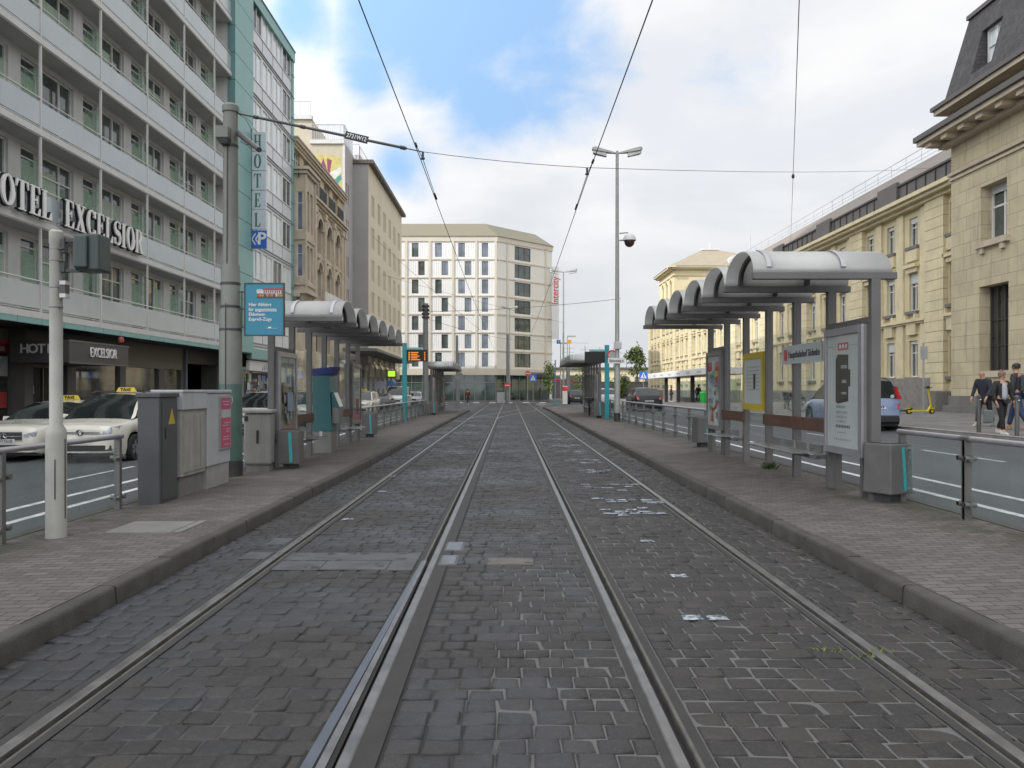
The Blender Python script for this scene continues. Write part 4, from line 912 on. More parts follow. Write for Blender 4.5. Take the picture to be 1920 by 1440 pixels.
for i in range(15): f1.box(q, -23 + 1.5 * i, -22.92 + 1.5 * i, -.46, -.40, 0, 3.72)
for i in range(8): f2.box(q, .3 + 1.55 * i, .38 + 1.55 * i, -.46, -.40, 0, 3.72)
f1.box(q, -24, -1.9, -.46, -.41, 2.6, 2.68); f2.box(q, 0, SL, -.46, -.41, 2.6, 2.68); q.build('mullion', pm('mullion_grey', (.25, .26, .25), .5, .4), eh)
ic = thing('blade_sign', 'white vertical banner sign with red lettering Intercity beside the white hotel', 'sign', None, (6.8, 121, 9))
q = MB(); q.box(6.42, 7.5, 121, 121.2, 9.3, 20.2); q.build('sign_panel', pm('banner_white', (.60, .60, .60), .5, 0, .04, .5, streak=.1), ic)
M_RED = pm('sign_red_bright', (.55, .03, .03), .5)
text('lettering', 'Intercity', 1.45, M_RED, face((6.98, 120.98, 16.6), '-y') @ Matrix.Rotation(pi / 2, 4, 'Z'), ic, .01, bold=.01, sx=.86)
# ------------------------------------------------------------------ station building on the right
def ashlar(name, a, b, mort, w=.95, h=.55):
    m = bpy.data.materials.new(name); m.use_nodes = True; t = m.node_tree; p = bsdf(m)
    pos = N(t, 'ShaderNodeNewGeometry').outputs['Position']
    s = N(t, 'ShaderNodeSeparateXYZ'); L(t, pos, s.inputs[0]); cxyz = N(t, 'ShaderNodeCombineXYZ')
    L(t, math_(t, 'ADD', s.outputs[0], s.outputs[1]), cxyz.inputs[0]); L(t, s.outputs[2], cxyz.inputs[1])
    br = N(t, 'ShaderNodeTexBrick'); L(t, cxyz.outputs[0], br.inputs['Vector'])
    for k, v in (('Scale', 1.), ('Mortar Size', .012), ('Mortar Smooth', .3), ('Bias', 0.), ('Brick Width', w), ('Row Height', h)): br.inputs[k].default_value = v
    br.inputs['Color1'].default_value = (*a, 1); br.inputs['Color2'].default_value = (*b, 1); br.inputs['Mortar'].default_value = (*mort, 1)
    n1 = noise(t, pos, 1.1, 5, .65); st = noise(t, vmul(t, pos, (2, 2, .2)), 1.6, 4, .65)
    c = mixc(t, math_(t, 'MULTIPLY', maprange(t, n1, .4, .7), .45), br.outputs['Color'], tuple(x * .72 for x in a))
    c = mixc(t, math_(t, 'MULTIPLY', maprange(t, st, .52, .75), .45), c, (.16, .14, .11))
    L(t, c, p.inputs['Base Color']); p.inputs['Roughness'].default_value = .85
    bn = N(t, 'ShaderNodeBump'); bn.inputs['Strength'].default_value = .5; bn.inputs['Distance'].default_value = .02
    L(t, math_(t, 'SUBTRACT', math_(t, 'MULTIPLY', noise(t, pos, 18, 4, .6), .4), br.outputs['Fac']), bn.inputs['Height']); L(t, bn.outputs[0], p.inputs['Normal'])
    return m
M_ASH = ashlar('ashlar_stone', (.49, .425, .29), (.57, .49, .335), (.28, .24, .165))
M_YEL = pm('yellow_render', (.60, .525, .335), .85, 0, .08, .5, streak=.25); M_YELT = pm('yellow_stone', (.62, .545, .36), .85, 0, .12, 1.0, .2, 12, streak=.3)
M_PLIN = pm('plinth_stone', (.17, .165, .155), .85, 0, .15, 1.5, .3, 30, streak=.3)
M_SLATE = ashlar('slate_tiles', (.060, .056, .060), (.085, .079, .082), (.035, .033, .035), .28, .16)
M_ZINC = pm('dark_zinc', (.115, .105, .10), .6, .2, .15, 1, streak=.2); M_ROOFB = pm('roof_tile_brown', (.17, .145, .125), .8, 0, .15, 1.2)
pav = thing('station_pavilion', 'near sandstone corner pavilion with heavy cornice and slate mansard on the right', 'building', None, (19, 30, .5))
fp = Fac(19, 0, -90); U = lambda y: -y
w_ = MB(); ops = []
for yc in (31.4, 26.5, 21.6): ops += [(-yc - .85, -yc + .85, 7.55, 9.75), (-yc - .95, -yc + .95, 2.35, 5.75)]
fp.wall(w_, -34.4, -14, -.5, 12.0, ops, .55); w_.quad((19, 34.4, -.5), (26, 34.4, -.5), (26, 34.4, 14), (19, 34.4, 14))
fp.wall(w_, -34.2, -14, 12.4, 13.8, [], .1, -.15); w_.quad((19.15, 34.2, 12.4), (26, 34.2, 12.4), (26, 34.2, 13.8), (19.15, 34.2, 13.8))
w_.build('wall', M_ASH, pav)
for yc in (31.4, 26.5, 21.6):
    win(fp, pav, -yc - .85, 7.55, 1.70, 2.2, -.50, (.5,), (.62,), t=.10, gm=M_PANE, shutter=.32)
    win(fp, pav, -yc - .95, 2.35, 1.90, 3.4, -.50, (.25, .5, .75), (.3, .6), t=.06, fm=M_DGREY, gm=panem('grille_pane', (.03, .03, .03), .3))
q = MB()
for yc in (31.4, 26.5, 21.6):
    fp.box(q, -yc - 1.05, -yc + 1.05, 0, .16, 7.28, 7.52); fp.box(q, -yc - .78, -yc - .55, 0, .12, 7.05, 7.28); fp.box(q, -yc + .55, -yc + .78, 0, .12, 7.05, 7.28); fp.box(q, -yc - .72, -yc + .72, 0, .06, 2.1, 2.33)
for z, d, h in ((10.55, .07, .10), (10.75, .12, .12), (12.0, .35, .16)): fp.box(q, -34.4 - d, -14, -.02, d, z, z + h)
fp.box(q, -35.4, -14, -.5, .98, 12.32, 12.52); fp.box(q, -35.5, -14, -.5, 1.10, 12.52, 12.74, 1)
for i in range(17): u = -34.9 + 1.25 * i; fp.box(q, u, u + .42, .0, .86, 12.12, 12.32)
fp.box(q, -35.0, -14, -.3, .45, 13.55, 13.75); fp.box(q, -35.1, -14, -.3, .55, 13.75, 13.92, 1)
q.box(19.5, 24, 34.4, 35.4, 12.32, 12.52); q.box(19.5, 24, 34.4, 35.5, 12.52, 12.74, 1)
q.build('cornice', [M_SANDL, M_ZINC], pav)
q = MB(); fp.box(q, -34.46, -14, 0, .10, -.5, 1.35); fp.box(q, -34.55, -14, 0, .30, -.5, .95); q.build('plinth', M_PLIN, pav)
rf = MB(); ro = [(-33.0, -31.6, 14.6, 16.4), (-28.6, -27.2, 14.6, 16.4), (-24.2, -22.8, 14.6, 16.4)]
# mansard: wall tilted back a little, split round the dormer recesses
def man(u, z): t = (z - 13.9) / 3.6; return Vector((18.85 + .95 * t, -u, z))
us = sorted({-34.8, -14.0, *[x for o in ro for x in o[:2]]}); zs = [13.9, 14.6, 16.4, 17.5]
for i in range(len(us) - 1):
    for j in range(3):
        if any(o[0] < (us[i] + us[i + 1]) / 2 < o[1] and j == 1 for o in ro): continue
        f_ = lambda u, z: man(u, z) + (Vector((0, -.35 * (z - 13.9) / 3.6, 0)) if u == -34.8 else Vector())
        rf.quad(f_(us[i], zs[j]), f_(us[i + 1], zs[j]), f_(us[i + 1], zs[j + 1]), f_(us[i], zs[j + 1]))
rf.quad((18.85, 34.8, 13.9), (26, 34.8, 13.9), (26, 34.4, 17.5), (19.8, 34.45, 17.5)); rf.quad((19.8, 34.45, 17.5), (26, 34.45, 17.5), (26, 14, 18.4), (19.8, 14, 17.5))
for a, b_, c, d in ro:
    for p_, q_ in (((a, c), (b_, c)), ((b_, c), (b_, d)), ((b_, d), (a, d)), ((a, d), (a, c))):
        v0, v1 = man(*p_), man(*q_); rf.quad(v0, v1, v1 + Vector((.75, 0, 0)), v0 + Vector((.75, 0, 0)))
rf.build('mansard_roof', M_SLATE, pav)
fd = Fac(19.75, 0, -90)
for o in ro: win(fd, pav, o[0] + .05, 14.6, 1.3, 1.8, 0, (.5,), (.6,), t=.09, gm=M_BLIND)
q = MB(); q.box(19.7, 20.0, 14, 34.5, 17.5, 17.68); q.build('ridge_trim', M_ZINC, pav)
# long wing
lw = thing('station_wing', 'long yellow station wing with rusticated pilasters and grey attic on the right', 'building', None, (25, 80, .5))
fl = Fac(25, 0, -90); w_ = MB(); ops = []; bay0 = 36.1; wc = []
for i in range(10):
    b0 = bay0 + 10.5 * i
    for k in range(3): wc.append(b0 + 2.9 + 2.95 * k)
for yc in wc: ops += [(-yc - .50, -yc + .50, 10.5, 12.25), (-yc - .52, -yc + .52, 6.5, 8.8), (-yc - .52, -yc + .52, 2.4, 4.65)]
fl.wall(w_, -143, -35, -.5, 13.3, ops, .28); w_.quad((25, 143, -.5), (40, 143, -.5), (40, 143, 13.3), (25, 143, 13.3))
w_.build('wall', M_YEL, lw)
for n, o in enumerate(ops[:90]):
    h = o[3] - o[2]; win(fl, lw, o[0], o[2], o[1] - o[0], h, -.2, (.5,), (.66,), t=.07, shutter=(.22, .35, .6, .22)[n % 4])
q = MB(); g_ = MB()
for i in range(11):
    yc = bay0 + 10.5 * i
    z = .8
    while z < 12.3:      # rusticated pilaster in courses with dark joints
        fl.box(q, -yc - 1.05, -yc + 1.05, 0, .30, z, z + .575); z += .60
    fl.box(q, -yc - 1.02, -yc + 1.02, 0, .26, .8, 12.75, 1)
    if i < 10:
        for k in (0, 1, 2, 3):
            y2 = yc + 1.42 + 2.95 * k; fl.box(q, -y2 - .42, -y2 + .42, 0, .14, .9, 12.7)
for yc in wc:
    for z in (10.5, 6.5, 2.4): fl.box(q, -yc - .72, -yc + .72, 0, .20, z - .22, z - .03, 2)
    fl.box(q, -yc - .75, -yc + .75, 0, .30, 9.15, 9.35); fl.box(q, -yc - .62, -yc + .62, 0, .18, 8.85, 9.15); fl.box(q, -yc - .7, -yc + .7, 0, .16, 9.55, 10.25); fl.box(q, -yc - .55, -yc + .55, 0, .20, 5.0, 5.75)
    for s_ in (-.62, .62): fl.box(q, -yc + s_ - .12, -yc + s_ + .12, 0, .26, 5.85, 6.25)
for i in range(10):
    a = bay0 + 10.5 * i + 1.06; b_ = a + 8.38
    fl.box(q, -b_, -a, 0, .32, 5.78, 5.95); fl.box(q, -b_, -a, 0, .22, 5.66, 5.78)
fl.box(q, -143.2, -35, 0, .42, 12.72, 12.95); fl.box(q, -143.4, -35, 0, .75, 12.95, 13.15); fl.box(q, -143.5, -35, 0, .95, 13.15, 13.38)
q.build('stone_trim', [M_YELT, pm('joint_shadow', (.20, .165, .10), .9), M_PLIN], lw)
q = MB(); fl.box(q, -143.1, -35, 0, .34, -.5, 1.55); q.build('plinth', M_PLIN, lw)
q = MB(); fl.box(q, -143, -35, -.6, .55, 13.38, 14.3); y = 36
while y < 143: fl.box(q, -y - .04, -y + .04, .55, .60, 13.4, 14.3, 1); y += 1.1
fl.box(q, -143.1, -35, -.6, .66, 14.3, 14.42, 1)
for i in range(10): yy = 41 + 10.5 * i; fl.box(q, -yy - 1.3, -yy + 1.3, .5, .72, 13.4, 14.62)
q.build('attic', [M_ZINC, M_DARK], lw)
q = MB(); q.quad((24.6, 35, 14.3), (24.6, 143, 14.3), (29, 143, 17.6), (29, 35, 17.6)); q.quad((29, 35, 17.6), (29, 143, 17.6), (40, 143, 17.6), (40, 35, 17.6)); q.build('roof', M_ROOFB, lw)
q = MB(); railing(q, [(28.8, 36, 17.6), (28.8, 142, 17.6)], .85, 2.2, .018); q.cyl((28.8, 36, 18.0), (28.8, 142, 18.0), .018, n=4); q.cyl((31, 103, 17.4), (31, 103, 21.5), .05, n=5); q.build('roof_railing', MATS['galvanised'], lw)
# corner block with hipped roof at the far end
hb = thing('station_hall', 'far sunlit station block with hipped brown roof and arched attic windows', 'building', None, (27, 136, .5))
fa_ = Fac(27, 0, -90); fz = Fac(0, 131, 0); w_ = MB()
ops = [(-y - .55, -y + .55, 17.0, 20.0) for y in (133.6, 137, 140.4)]
fa_.wall(w_, -144, -131, 12, 21.6, ops, .3); fz.wall(w_, 27, 48, 12, 21.6, [], .3); w_.build('wall', M_YEL, hb)
q = MB()
for f__, a, b_ in ((fa_, -144.3, -130.7), (fz, 26.7, 48)):
    for z, d, h in ((20.3, .15, .25), (21.3, .5, .25), (21.55, .9, .25)): f__.box(q, a - d, b_ + (d if f__ is fa_ else 0), -.1, d, z, z + h)
for y in (133.6, 137, 140.4):
    for i in range(8):
        a0, a1 = pi * i / 8, pi * (i + 1) / 8; pp_ = lambda rr, a, d: fa_.pt(-y + rr * cos(a), d, 19.45 + rr * sin(a))
        q.hexa([pp_(.55, a0, -.05), pp_(.8, a0, -.05), pp_(.8, a1, -.05), pp_(.55, a1, -.05)], [pp_(.55, a0, .12), pp_(.8, a0, .12), pp_(.8, a1, .12), pp_(.55, a1, .12)])
q.build('cornice', M_YELT, hb)
for y in (133.6, 137, 140.4): win(fa_, hb, -y - .55, 17, 1.1, 3, -.25, (.5,), (), t=.08, fm=pm('brown_window', (.2, .14, .08), .6))
q = MB(); q.poly([(26, 130, 21.8), (49, 130, 21.8), (36, 137.5, 25.6), (33, 137.5, 25.6)]); q.poly([(26, 130, 21.8), (33, 137.5, 25.6), (26, 145, 21.8)]); q.poly([(26, 145, 21.8), (33, 137.5, 25.6), (36, 137.5, 25.6), (49, 145, 21.8)]); q.poly([(49, 130, 21.8), (36, 137.5, 25.6), (49, 145, 21.8)]); q.build('roof', pm('hip_roof', (.26, .22, .16), .8, 0, .1, 1), hb)
q = MB(); fz2 = Fac(0, 131.4, 0)
for i in range(10):
    a0, a1 = pi * i / 10, pi * (i + 1) / 10; pp_ = lambda rr, a, d: fz2.pt(37.4 + rr * cos(a), d, 22.35 + rr * sin(a))
    q.hexa([pp_(1.0, a0, -2.5), pp_(1.45, a0, -2.5), pp_(1.45, a1, -2.5), pp_(1.0, a1, -2.5)], [pp_(1.0, a0, .3), pp_(1.45, a0, .3), pp_(1.45, a1, .3), pp_(1.0, a1, .3)])
fz2.box(q, 36.0, 38.85, -2, .3, 22.15, 22.4); q.box(33, 36, 137.3, 137.7, 25.6, 25.9); q.cyl((34.5, 137.5, 25.8), (34.5, 137.5, 27), .15, .05, 8); q.build('dormer', M_WHT, hb)
# white canopy of the bus stop in front of the wing
bc = thing('bus_shelter', 'long white-fascia bus shelter on dark posts in the sun far right', 'shelter', None, (17.5, 84, .3))
q = MB(); q.box(17.0, 20.4, 68, 98, 2.95, 3.55); q.build('canopy', pm('canopy_white', (.70, .70, .69), .5, 0, .04, 1), bc, bevel=.03)
for y in (71, 77.5, 84, 90.5): 
    q = MB(); q.box(17.6, 17.95, y, y + .3, .1, 2.95); q.build('post', M_DARK, bc)
q = MB(); q.box(18.6, 19.1, 72, 88, .35, .8); q.build('bench', M_DARK, bc)
q = MB(); q.box(20.2, 20.25, 70, 96, .5, 2.6); q.build('glass_wall', M_GSCR, bc)
q = MB()
for k in range(6): q.box(16.985, 16.998, 71 + 4.4 * k, 72.5 + 4.4 * k, 3.15, 3.32)
q.build('fascia_mark', pm('mark_grey', (.42, .42, .45), .6), bc)
# background beyond the junction on the right
bw = thing('yard_wall', 'low grey yard wall left of the sunlit station block', 'wall', None, (10, 150, 0)); q = MB(); q.box(8, 26, 150, 150.4, 0, 3.0); q.box(7.9, 26, 149.95, 150.45, 3.0, 3.15); q.build('wall_face', M_PLIN, bw)
kio = thing('kiosk', 'pale low kiosk with red lettering strip behind the right tram stop', 'kiosk', None, (14, 170, 0)); q = MB(); q.box(9, 19, 170, 178, 0, 4.2); q.build('wall', M_WHT, kio); q = MB(); q.box(8.6, 19.4, 169.4, 178, 4.2, 4.7); q.build('roof', M_GREYP, kio)
q = MB(); q.box(9.2, 14.5, 169.92, 170, 2.9, 3.8); q.build('red_panel', M_RED, kio)
lo = thing('low_building', 'distant low cream building beyond the junction', 'building', None, (20, 210, 0)); q = MB(); q.box(8, 60, 210, 225, 0, 7); q.build('wall', M_YELT, lo); q = MB(); q.box(7.5, 60, 209.5, 225, 7, 7.5); q.build('roof', M_ZINC, lo)
q = MB()
for i in range(12): q.box(9.5 + 2.6 * i, 10.7 + 2.6 * i, 209.9, 209.99, 2.5, 5)
q.build('window_row', M_PANE, lo)
cg = thing('bridge_deck', 'dark low railway bridge deck far beyond the right tram stop', 'bridge', None, (20, 240, 4)); q = MB(); q.box(14, 60, 240, 244, 6.2, 8.0); q.build('deck', M_DARK, cg); q = MB()
for x in (16, 26, 36): q.box(x, x + .8, 241, 243, 0, 6.2)
q.build('pier', M_PLIN, cg)
# ------------------------------------------------------------------ trees
M_BARK = pm('bark', (.10, .08, .06), .9, 0, .3, 6, .5, 30)
def leafm(n, c):
    m = pm(n, c, .6, 0, .35, 3); p = bsdf(m); p.inputs['Subsurface Weight'].default_value = 0
    return m
M_LEAF = [leafm('leaf_light', (.20, .26, .07)), leafm('leaf_mid', (.13, .19, .05)), leafm('leaf_dark', (.07, .11, .03))]
def tree(x, y, z, h, cr, label, seed, ch=None, n=900, ls=.22, trunk=.35, group=None):
    r = random.Random(seed); t = thing('tree', label, 'tree', group, (x, y, z)); ch = ch or h * .62
    mb = MB(); mb.cyl((x, y, z), (x + .1, y, z + h * .5), .11 * h / 6, .07 * h / 6, 8); mb.cyl((x + .1, y, z + h * .5), (x, y, z + h * .9), .07 * h / 6, .02, 6)
    cl = []
    for i in range(14):
        a = r.uniform(0, 2 * pi); zz = r.uniform(.0, 1); rad = cr * (.35 + .65 * sin(pi * min(1, .12 + zz * .95))) * r.uniform(.45, .9)
        c = Vector((x + rad * cos(a), y + rad * sin(a), z + h - ch + ch * zz * .92)); cl.append(c)
        mb.cyl((x + .05, y, z + h * (.38 + .4 * zz)), c, .03 * h / 6, .01, 5)
    mb.build('trunk', M_BARK, t, smooth=40)
    lf = MB()
    for i in range(n):
        c = r.choice(cl); q = c + Vector((r.gauss(0, cr * .24), r.gauss(0, cr * .24), r.gauss(0, ch * .11)))
        d = Vector((r.gauss(0, 1), r.gauss(0, 1), r.gauss(0, 1))).normalized(); e = d.orthogonal().normalized(); f = d.cross(e); s_ = ls * r.uniform(.6, 1.4)
        lf.quad(q - e * s_, q - f * s_ * .5, q + e * s_, q + f * s_ * .5, r.choices((0, 1, 2), (3, 4, 3))[0])
    lf.build('crown', M_LEAF, t); return t
tree(5.3, 108, 0, 5.2, 1.15, 'small bright green street tree at the right corner of the white hotel', 1, 3.6, 700, .16)
tree(9.4, 104, 0, 5.6, 1.2, 'thin young green tree rising behind the far right tram shelter', 2, 4.2, 420, .16)
tree(24, 150.8, 0, 9.5, 2.0, 'feathery green tree left of the sunlit station block', 3, 4.5, 700, .34)
tree(20.3, 148, 0, 4.5, 1.8, 'low dark green bush-like tree below the feathery tree', 4, 3.5, 600, .26)
# ================================================================== tram stop furniture
M_STEEL = pm('shelter_steel', (.118, .113, .112), .48, .1, .12, 2, streak=.15, dirt=(.13, .12, .11))
M_ALU = pm('aluminium', (.36, .35, .37), .35, .6, .08, 3, streak=.15); M_CASE = pm('case_grey', (.20, .195, .19), .45, .2, .1, 3, streak=.15)
M_WOOD = pm('bench_wood', (.085, .042, .028), .6, 0, .35, 5, .3, 40); M_GLASS = glassm('shelter_glass', (.97, .985, .975), .965, .015, (.5, .55, .53))
M_RGL = glassm('railing_glass', (.94, .965, .955), .90, .03, (.36, .385, .38)); M_SEAT = pm('seat_mesh', (.30, .30, .30), .35, .8, .15, 12, .5, 90)
def vaultm():
    m = bpy.data.materials.new('vault_sheet'); m.use_nodes = True; t = m.node_tree; t.nodes.clear(); o = N(t, 'ShaderNodeOutputMaterial')
    pos = N(t, 'ShaderNodeNewGeometry').outputs['Position']; c = mixc(t, maprange(t, noise(t, vmul(t, pos, (1., 1, 1)), 1.6, 4, .6), .3, .75), (.70, .70, .68), (.60, .60, .585))
    p = N(t, 'ShaderNodeBsdfPrincipled'); L(t, c, p.inputs['Base Color']); p.inputs['Roughness'].default_value = .3; p.inputs['Specular IOR Level'].default_value = .6
    tl_ = N(t, 'ShaderNodeBsdfTranslucent'); L(t, c, tl_.inputs[0]); mx = N(t, 'ShaderNodeMixShader'); mx.inputs[0].default_value = .48
    L(t, p.outputs[0], mx.inputs[1]); L(t, tl_.outputs[0], mx.inputs[2]); L(t, mx.outputs[0], o.inputs[0]); return m
M_VAULT = vaultm()
M_POST = [pm('poster_%s' % n, c, .5, 0, v, s, spec=.6) for n, c, v, s in (('white', (.40, .425, .43), .06, 2), ('red', (.42, .05, .06), .2, 5), ('black', (.02, .019, .018), .3, 6), ('blue', (.20, .27, .36), .4, 4), ('olive', (.20, .18, .12), .5, 5), ('grey', (.24, .25, .26), .5, 6), ('pale', (.52, .51, .48), .2, 4), ('ochre', (.36, .26, .05), .2, 4))]
def shelter(sx, X0, Y0, pit, zg, ztop, xend, label, grp, near_poster, far_poster, nb=6, benches=((1, 3), (4, 5)), panes=None, detail=True):
    T = thing('tram_shelter', label, 'tram shelter', grp, (X0, Y0, zg)); s = sx; xe = xend; xb = X0 + s * .27
    zb0, zb1 = ztop - .09, ztop
    ys = [Y0 + pit * i for i in range(nb + 1)]
    for y in ys:
        q = MB(); q.box(X0 - .06, X0 + .06, y - .05, y + .05, zg - .05, zb0 + .004); q.build('post', M_STEEL, T, bevel=.006)
        q = MB(); q.box(xe, xb, y - .05, y + .05, zb0, zb1); q.build('beam', M_STEEL, T, bevel=.006)
        if not detail: continue
        q = MB(); q.box(xe - s * .004, xe + s * .006, y - .045, y + .045, zb0 + .01, zb1 - .01); q.build('beam_cap', M_ALU if sx < 0 else M_STEEL, T)
    for i in range(nb):
        ya, yb = ys[i] + .04, ys[i + 1] - .02; yc, hw = (ya + yb) / 2, (yb - ya) / 2; n = 22; rise = .365
        arc = [(yc - hw * cos(pi * k / n), zb1 + .006 + rise * sin(pi * k / n) ** .92) for k in range(n + 1)]
        q = MB()
        for k in range(n):
            (a, za), (b_, zb) = arc[k], arc[k + 1]
            q.quad((xe + s * .02, a, za), (xb - s * .03, a, za), (xb - s * .03, b_, zb), (xe + s * .02, b_, zb))
        v = q.build('roof_vault', M_VAULT, T, smooth=80); sd = v.modifiers.new('sheet', 'SOLIDIFY'); sd.thickness = .012
        for xr in (xe + s * .22, X0 - s * .38):
            q = MB()
            for k in range(n):
                (a, za), (b_, zb) = arc[k], arc[k + 1]; u0 = .84
                ia, iza = yc + (a - yc) * u0, zb1 + (za - zb1) * u0; ib, izb = yc + (b_ - yc) * u0, zb1 + (zb - zb1) * u0
                oa, oza = yc + (a - yc) * .985, zb1 + (za - zb1) * .975; ob_, ozb = yc + (b_ - yc) * .985, zb1 + (zb - zb1) * .975
                q.hexa([(xr - .025, ia, iza), (xr + .025, ia, iza), (xr + .025, oa, oza), (xr - .025, oa, oza)], [(xr - .025, ib, izb), (xr + .025, ib, izb), (xr + .025, ob_, ozb), (xr - .025, ob_, ozb)])
            rb_ = q.build('rib', M_DARK, v)
            q = MB(); 
            for k in range(1, 9):
                (a, za), (b_, zb) = arc[k], arc[k + 1]
                e = .010; q.hexa([(xr - .03, a - e, za + .004), (xr + .03, a - e, za + .004), (xr + .03, b_ - e, zb + .004), (xr - .03, b_ - e, zb + .004)], [(xr - .03, a - e * 1.6, za + .016), (xr + .03, a - e * 1.6, za + .016), (xr + .03, b_ - e * 1.6, zb + .016), (xr - .03, b_ - e * 1.6, zb + .016)])
            if detail: q.build('clamp_strip', M_ALU, v)
    for a_ in (0, nb - 1): q = MB(); q.box(X0 + s * .05, X0 - s * .05, ys[a_] + .05, ys[a_ + 1] - .05, zb0 - .55, zb0 - .47); q.build('crossbar', M_STEEL, T)
    for i in (panes if panes is not None else range(1, nb - 1)):
        q = MB(); q.box(X0 - .006, X0 + .006, ys[i] + .06, ys[i + 1] - .06, zg + .55, zb0 - .45); q.build('glass_pane', M_GLASS, T)
    for (a, b_) in benches:
        q = MB(); q.box(X0 - s * .06, X0 - s * .10, ys[a] - .1, ys[b_] + .05, zg + .78, zg + .98); q.build('backrest', M_WOOD, T, bevel=.008)
        q = MB(); q.box(X0 - s * .05, X0 - s * .30, ys[a], ys[a] + .05, zg + .40, zg + .46); q.box(X0 - s * .05, X0 - s * .30, ys[b_] - .05, ys[b_], zg + .40, zg + .46); q.box(X0 - s * .16, X0 - s * .21, ys[a], ys[b_], zg + .39, zg + .44); q.build('bench_rail', M_STEEL, T)
        n = int((ys[b_] - ys[a]) / .56)
        for k in range(n):
            y0 = ys[a] + .04 + .56 * k
            q = MB(); q.box(X0 - s * .12, X0 - s * .55, y0, y0 + .46, zg + .475, zg + .490); q.cyl((X0 - s * .55, y0, zg + .482), (X0 - s * .55, y0 + .46, zg + .482), .014, n=6); q.box(X0 - s * .10, X0 - s * .13, y0, y0 + .46, zg + .475, zg + .60); q.build('seat', M_SEAT, T)
    for i, fn in ((0, near_poster), (nb - 1, far_poster)):
        y0, y1 = ys[i] + .08, ys[i + 1] - .07; z0, z1 = zg + .52, zb0 - .56; xf = X0 - s * .12
        q = MB(); q.box(X0 + s * .10, xf + s * .03, y0, y1, z0, z1); q.build('poster_case', M_CASE, T, bevel=.012)
        q = MB()
        for (a, b_, c, d) in ((y0, y0 + .12, z0, z1), (y1 - .06, y1, z0, z1), (y0 + .12, y1 - .06, z0, z0 + .10), (y0 + .12, y1 - .06, z1 - .10, z1)): q.box(xf + s * .03, xf - s * .012, a, b_, c, d)
        q.build('case_frame', M_ALU if i == 0 else M_CASE, T, bevel=.005)
        for a_ in (y0 + .18, y1 - .22): q = MB(); q.box(X0 - .04, X0 + .04, a_, a_ + .08, zg - .05, z0); q.build('case_leg', M_STEEL, T)
        q = MB(); xp = xf + s * .022
        def pr(u0, u1, v0, v1, mi, lay=0, poly=None):     # poster artwork: u along the track (0 far .. 1 near), v up
            yy = lambda u: (y1 - .06) + (y0 + .12 - y1 + .06) * u
            zz = lambda v: z0 + .10 + (z1 - z0 - .20) * v
            x = xp - s * .0012 * lay
            pts = poly or [(u0, v0), (u1, v0), (u1, v1), (u0, v1)]
            q.poly([(x, yy(a), zz(b_)) for a, b_ in pts], mi)
        fn(pr); q.build('poster', M_POST, T)
        q = MB(); q.quad((xf + s * .008, y0 + .12, z0 + .1), (xf + s * .008, y1 - .06, z0 + .1), (xf + s * .008, y1 - .06, z1 - .1), (xf + s * .008, y0 + .12, z1 - .1)); q.build('case_glass', M_GLASS, T)
    return T
def post_phone(pr):
    pr(0, 1, 0, 1, 0); pr(0, 1, .90, .905, 5, 1)
    pr(0, 0, 0, 0, 2, 1, [(.26, .40), (.34, .385), (.66, .41), (.66, .54), (.72, .54), (.72, .69), (.66, .69), (.66, .82), (.33, .83), (.26, .78)])
    pr(.34, .66, .865, .93 - .0, 1, 2)
    for k in range(3): pr(.38 + .09 * k, .44 + .09 * k, .88, .915, 6, 3)
    for v, a, b_ in ((.345, .28, .58), (.295, .29, .60), (.255, .28, .60), (.215, .30, .60), (.17, .27, .70)):
        x = a; i = 0
        while x < b_: pr(x, x + .032, v, v + .026, 5 if v > .2 else 2, 1); x += .05; i += 1
    pr(.33, .60, .125, .130, 5, 1)
    for k in range(9): pr(.22 + .06 * k, .25 + .06 * k, .055, .075, 5, 1)
    pr(.44, .62, .70, .73, 5, 2); pr(.46, .60, .57, .60, 5, 2); pr(.44, .6, .47, .49, 5, 2)
def post_red(pr):
    r = random.Random(5); pr(0, 1, 0, 1, 6); pr(0, .35, .78, .92, 1, 1); pr(.6, .95, .78, .92, 1, 1); pr(.55, .85, .55, .8, 1, 2)
    pr(0, 0, 0, 0, 3, 3, [(.05, .66), (.2, .76), (.55, .78), (.7, .70), (.5, .62), (.2, .60)])
    pr(0, 0, 0, 0, 1, 2, [(.25, .05), (.5, .04), (.45, .2), (.75, .24), (.9, .36), (.7, .32), (.5, .25), (.3, .24)])
    for i in range(26): a, b_ = r.uniform(.03, .8), r.uniform(.08, .75); pr(a, a + r.uniform(.05, .18), b_, b_ + r.uniform(.02, .07), r.choice((3, 4, 5, 5, 6, 0)), 4 + i)
def post_photo(pr):
    r = random.Random(8); pr(0, 1, 0, 1, 6); pr(0, 1, .0, .62, 4, 1); pr(0, 1, 0, .08, 1, 2)
    for i in range(40): a, b_ = r.uniform(0, .85), r.uniform(.08, .72); pr(a, a + r.uniform(.04, .16), b_, b_ + r.uniform(.03, .12), r.choice((3, 4, 4, 5, 5)), 3 + i)
    pr(.35, .7, .3, .55, 3, 50); pr(.1, .95, .86, .93, 5, 3)
def post_chart(pr):
    r = random.Random(2); pr(0, 1, 0, 1, 0); pr(0, 1, .0, .25, 1, 1); pr(0, 1, .25, .45, 6, 1); pr(.1, .9, .90, .94, 5, 1)
    for i in range(5):
        for j in range(6): pr(.08 + .18 * i, .2 + .18 * i, .55 + .055 * j, .585 + .055 * j, 5, 1)
    pr(.2, .6, .12, .38, 2, 3); pr(.25, .6, .3, .42, 1, 4)
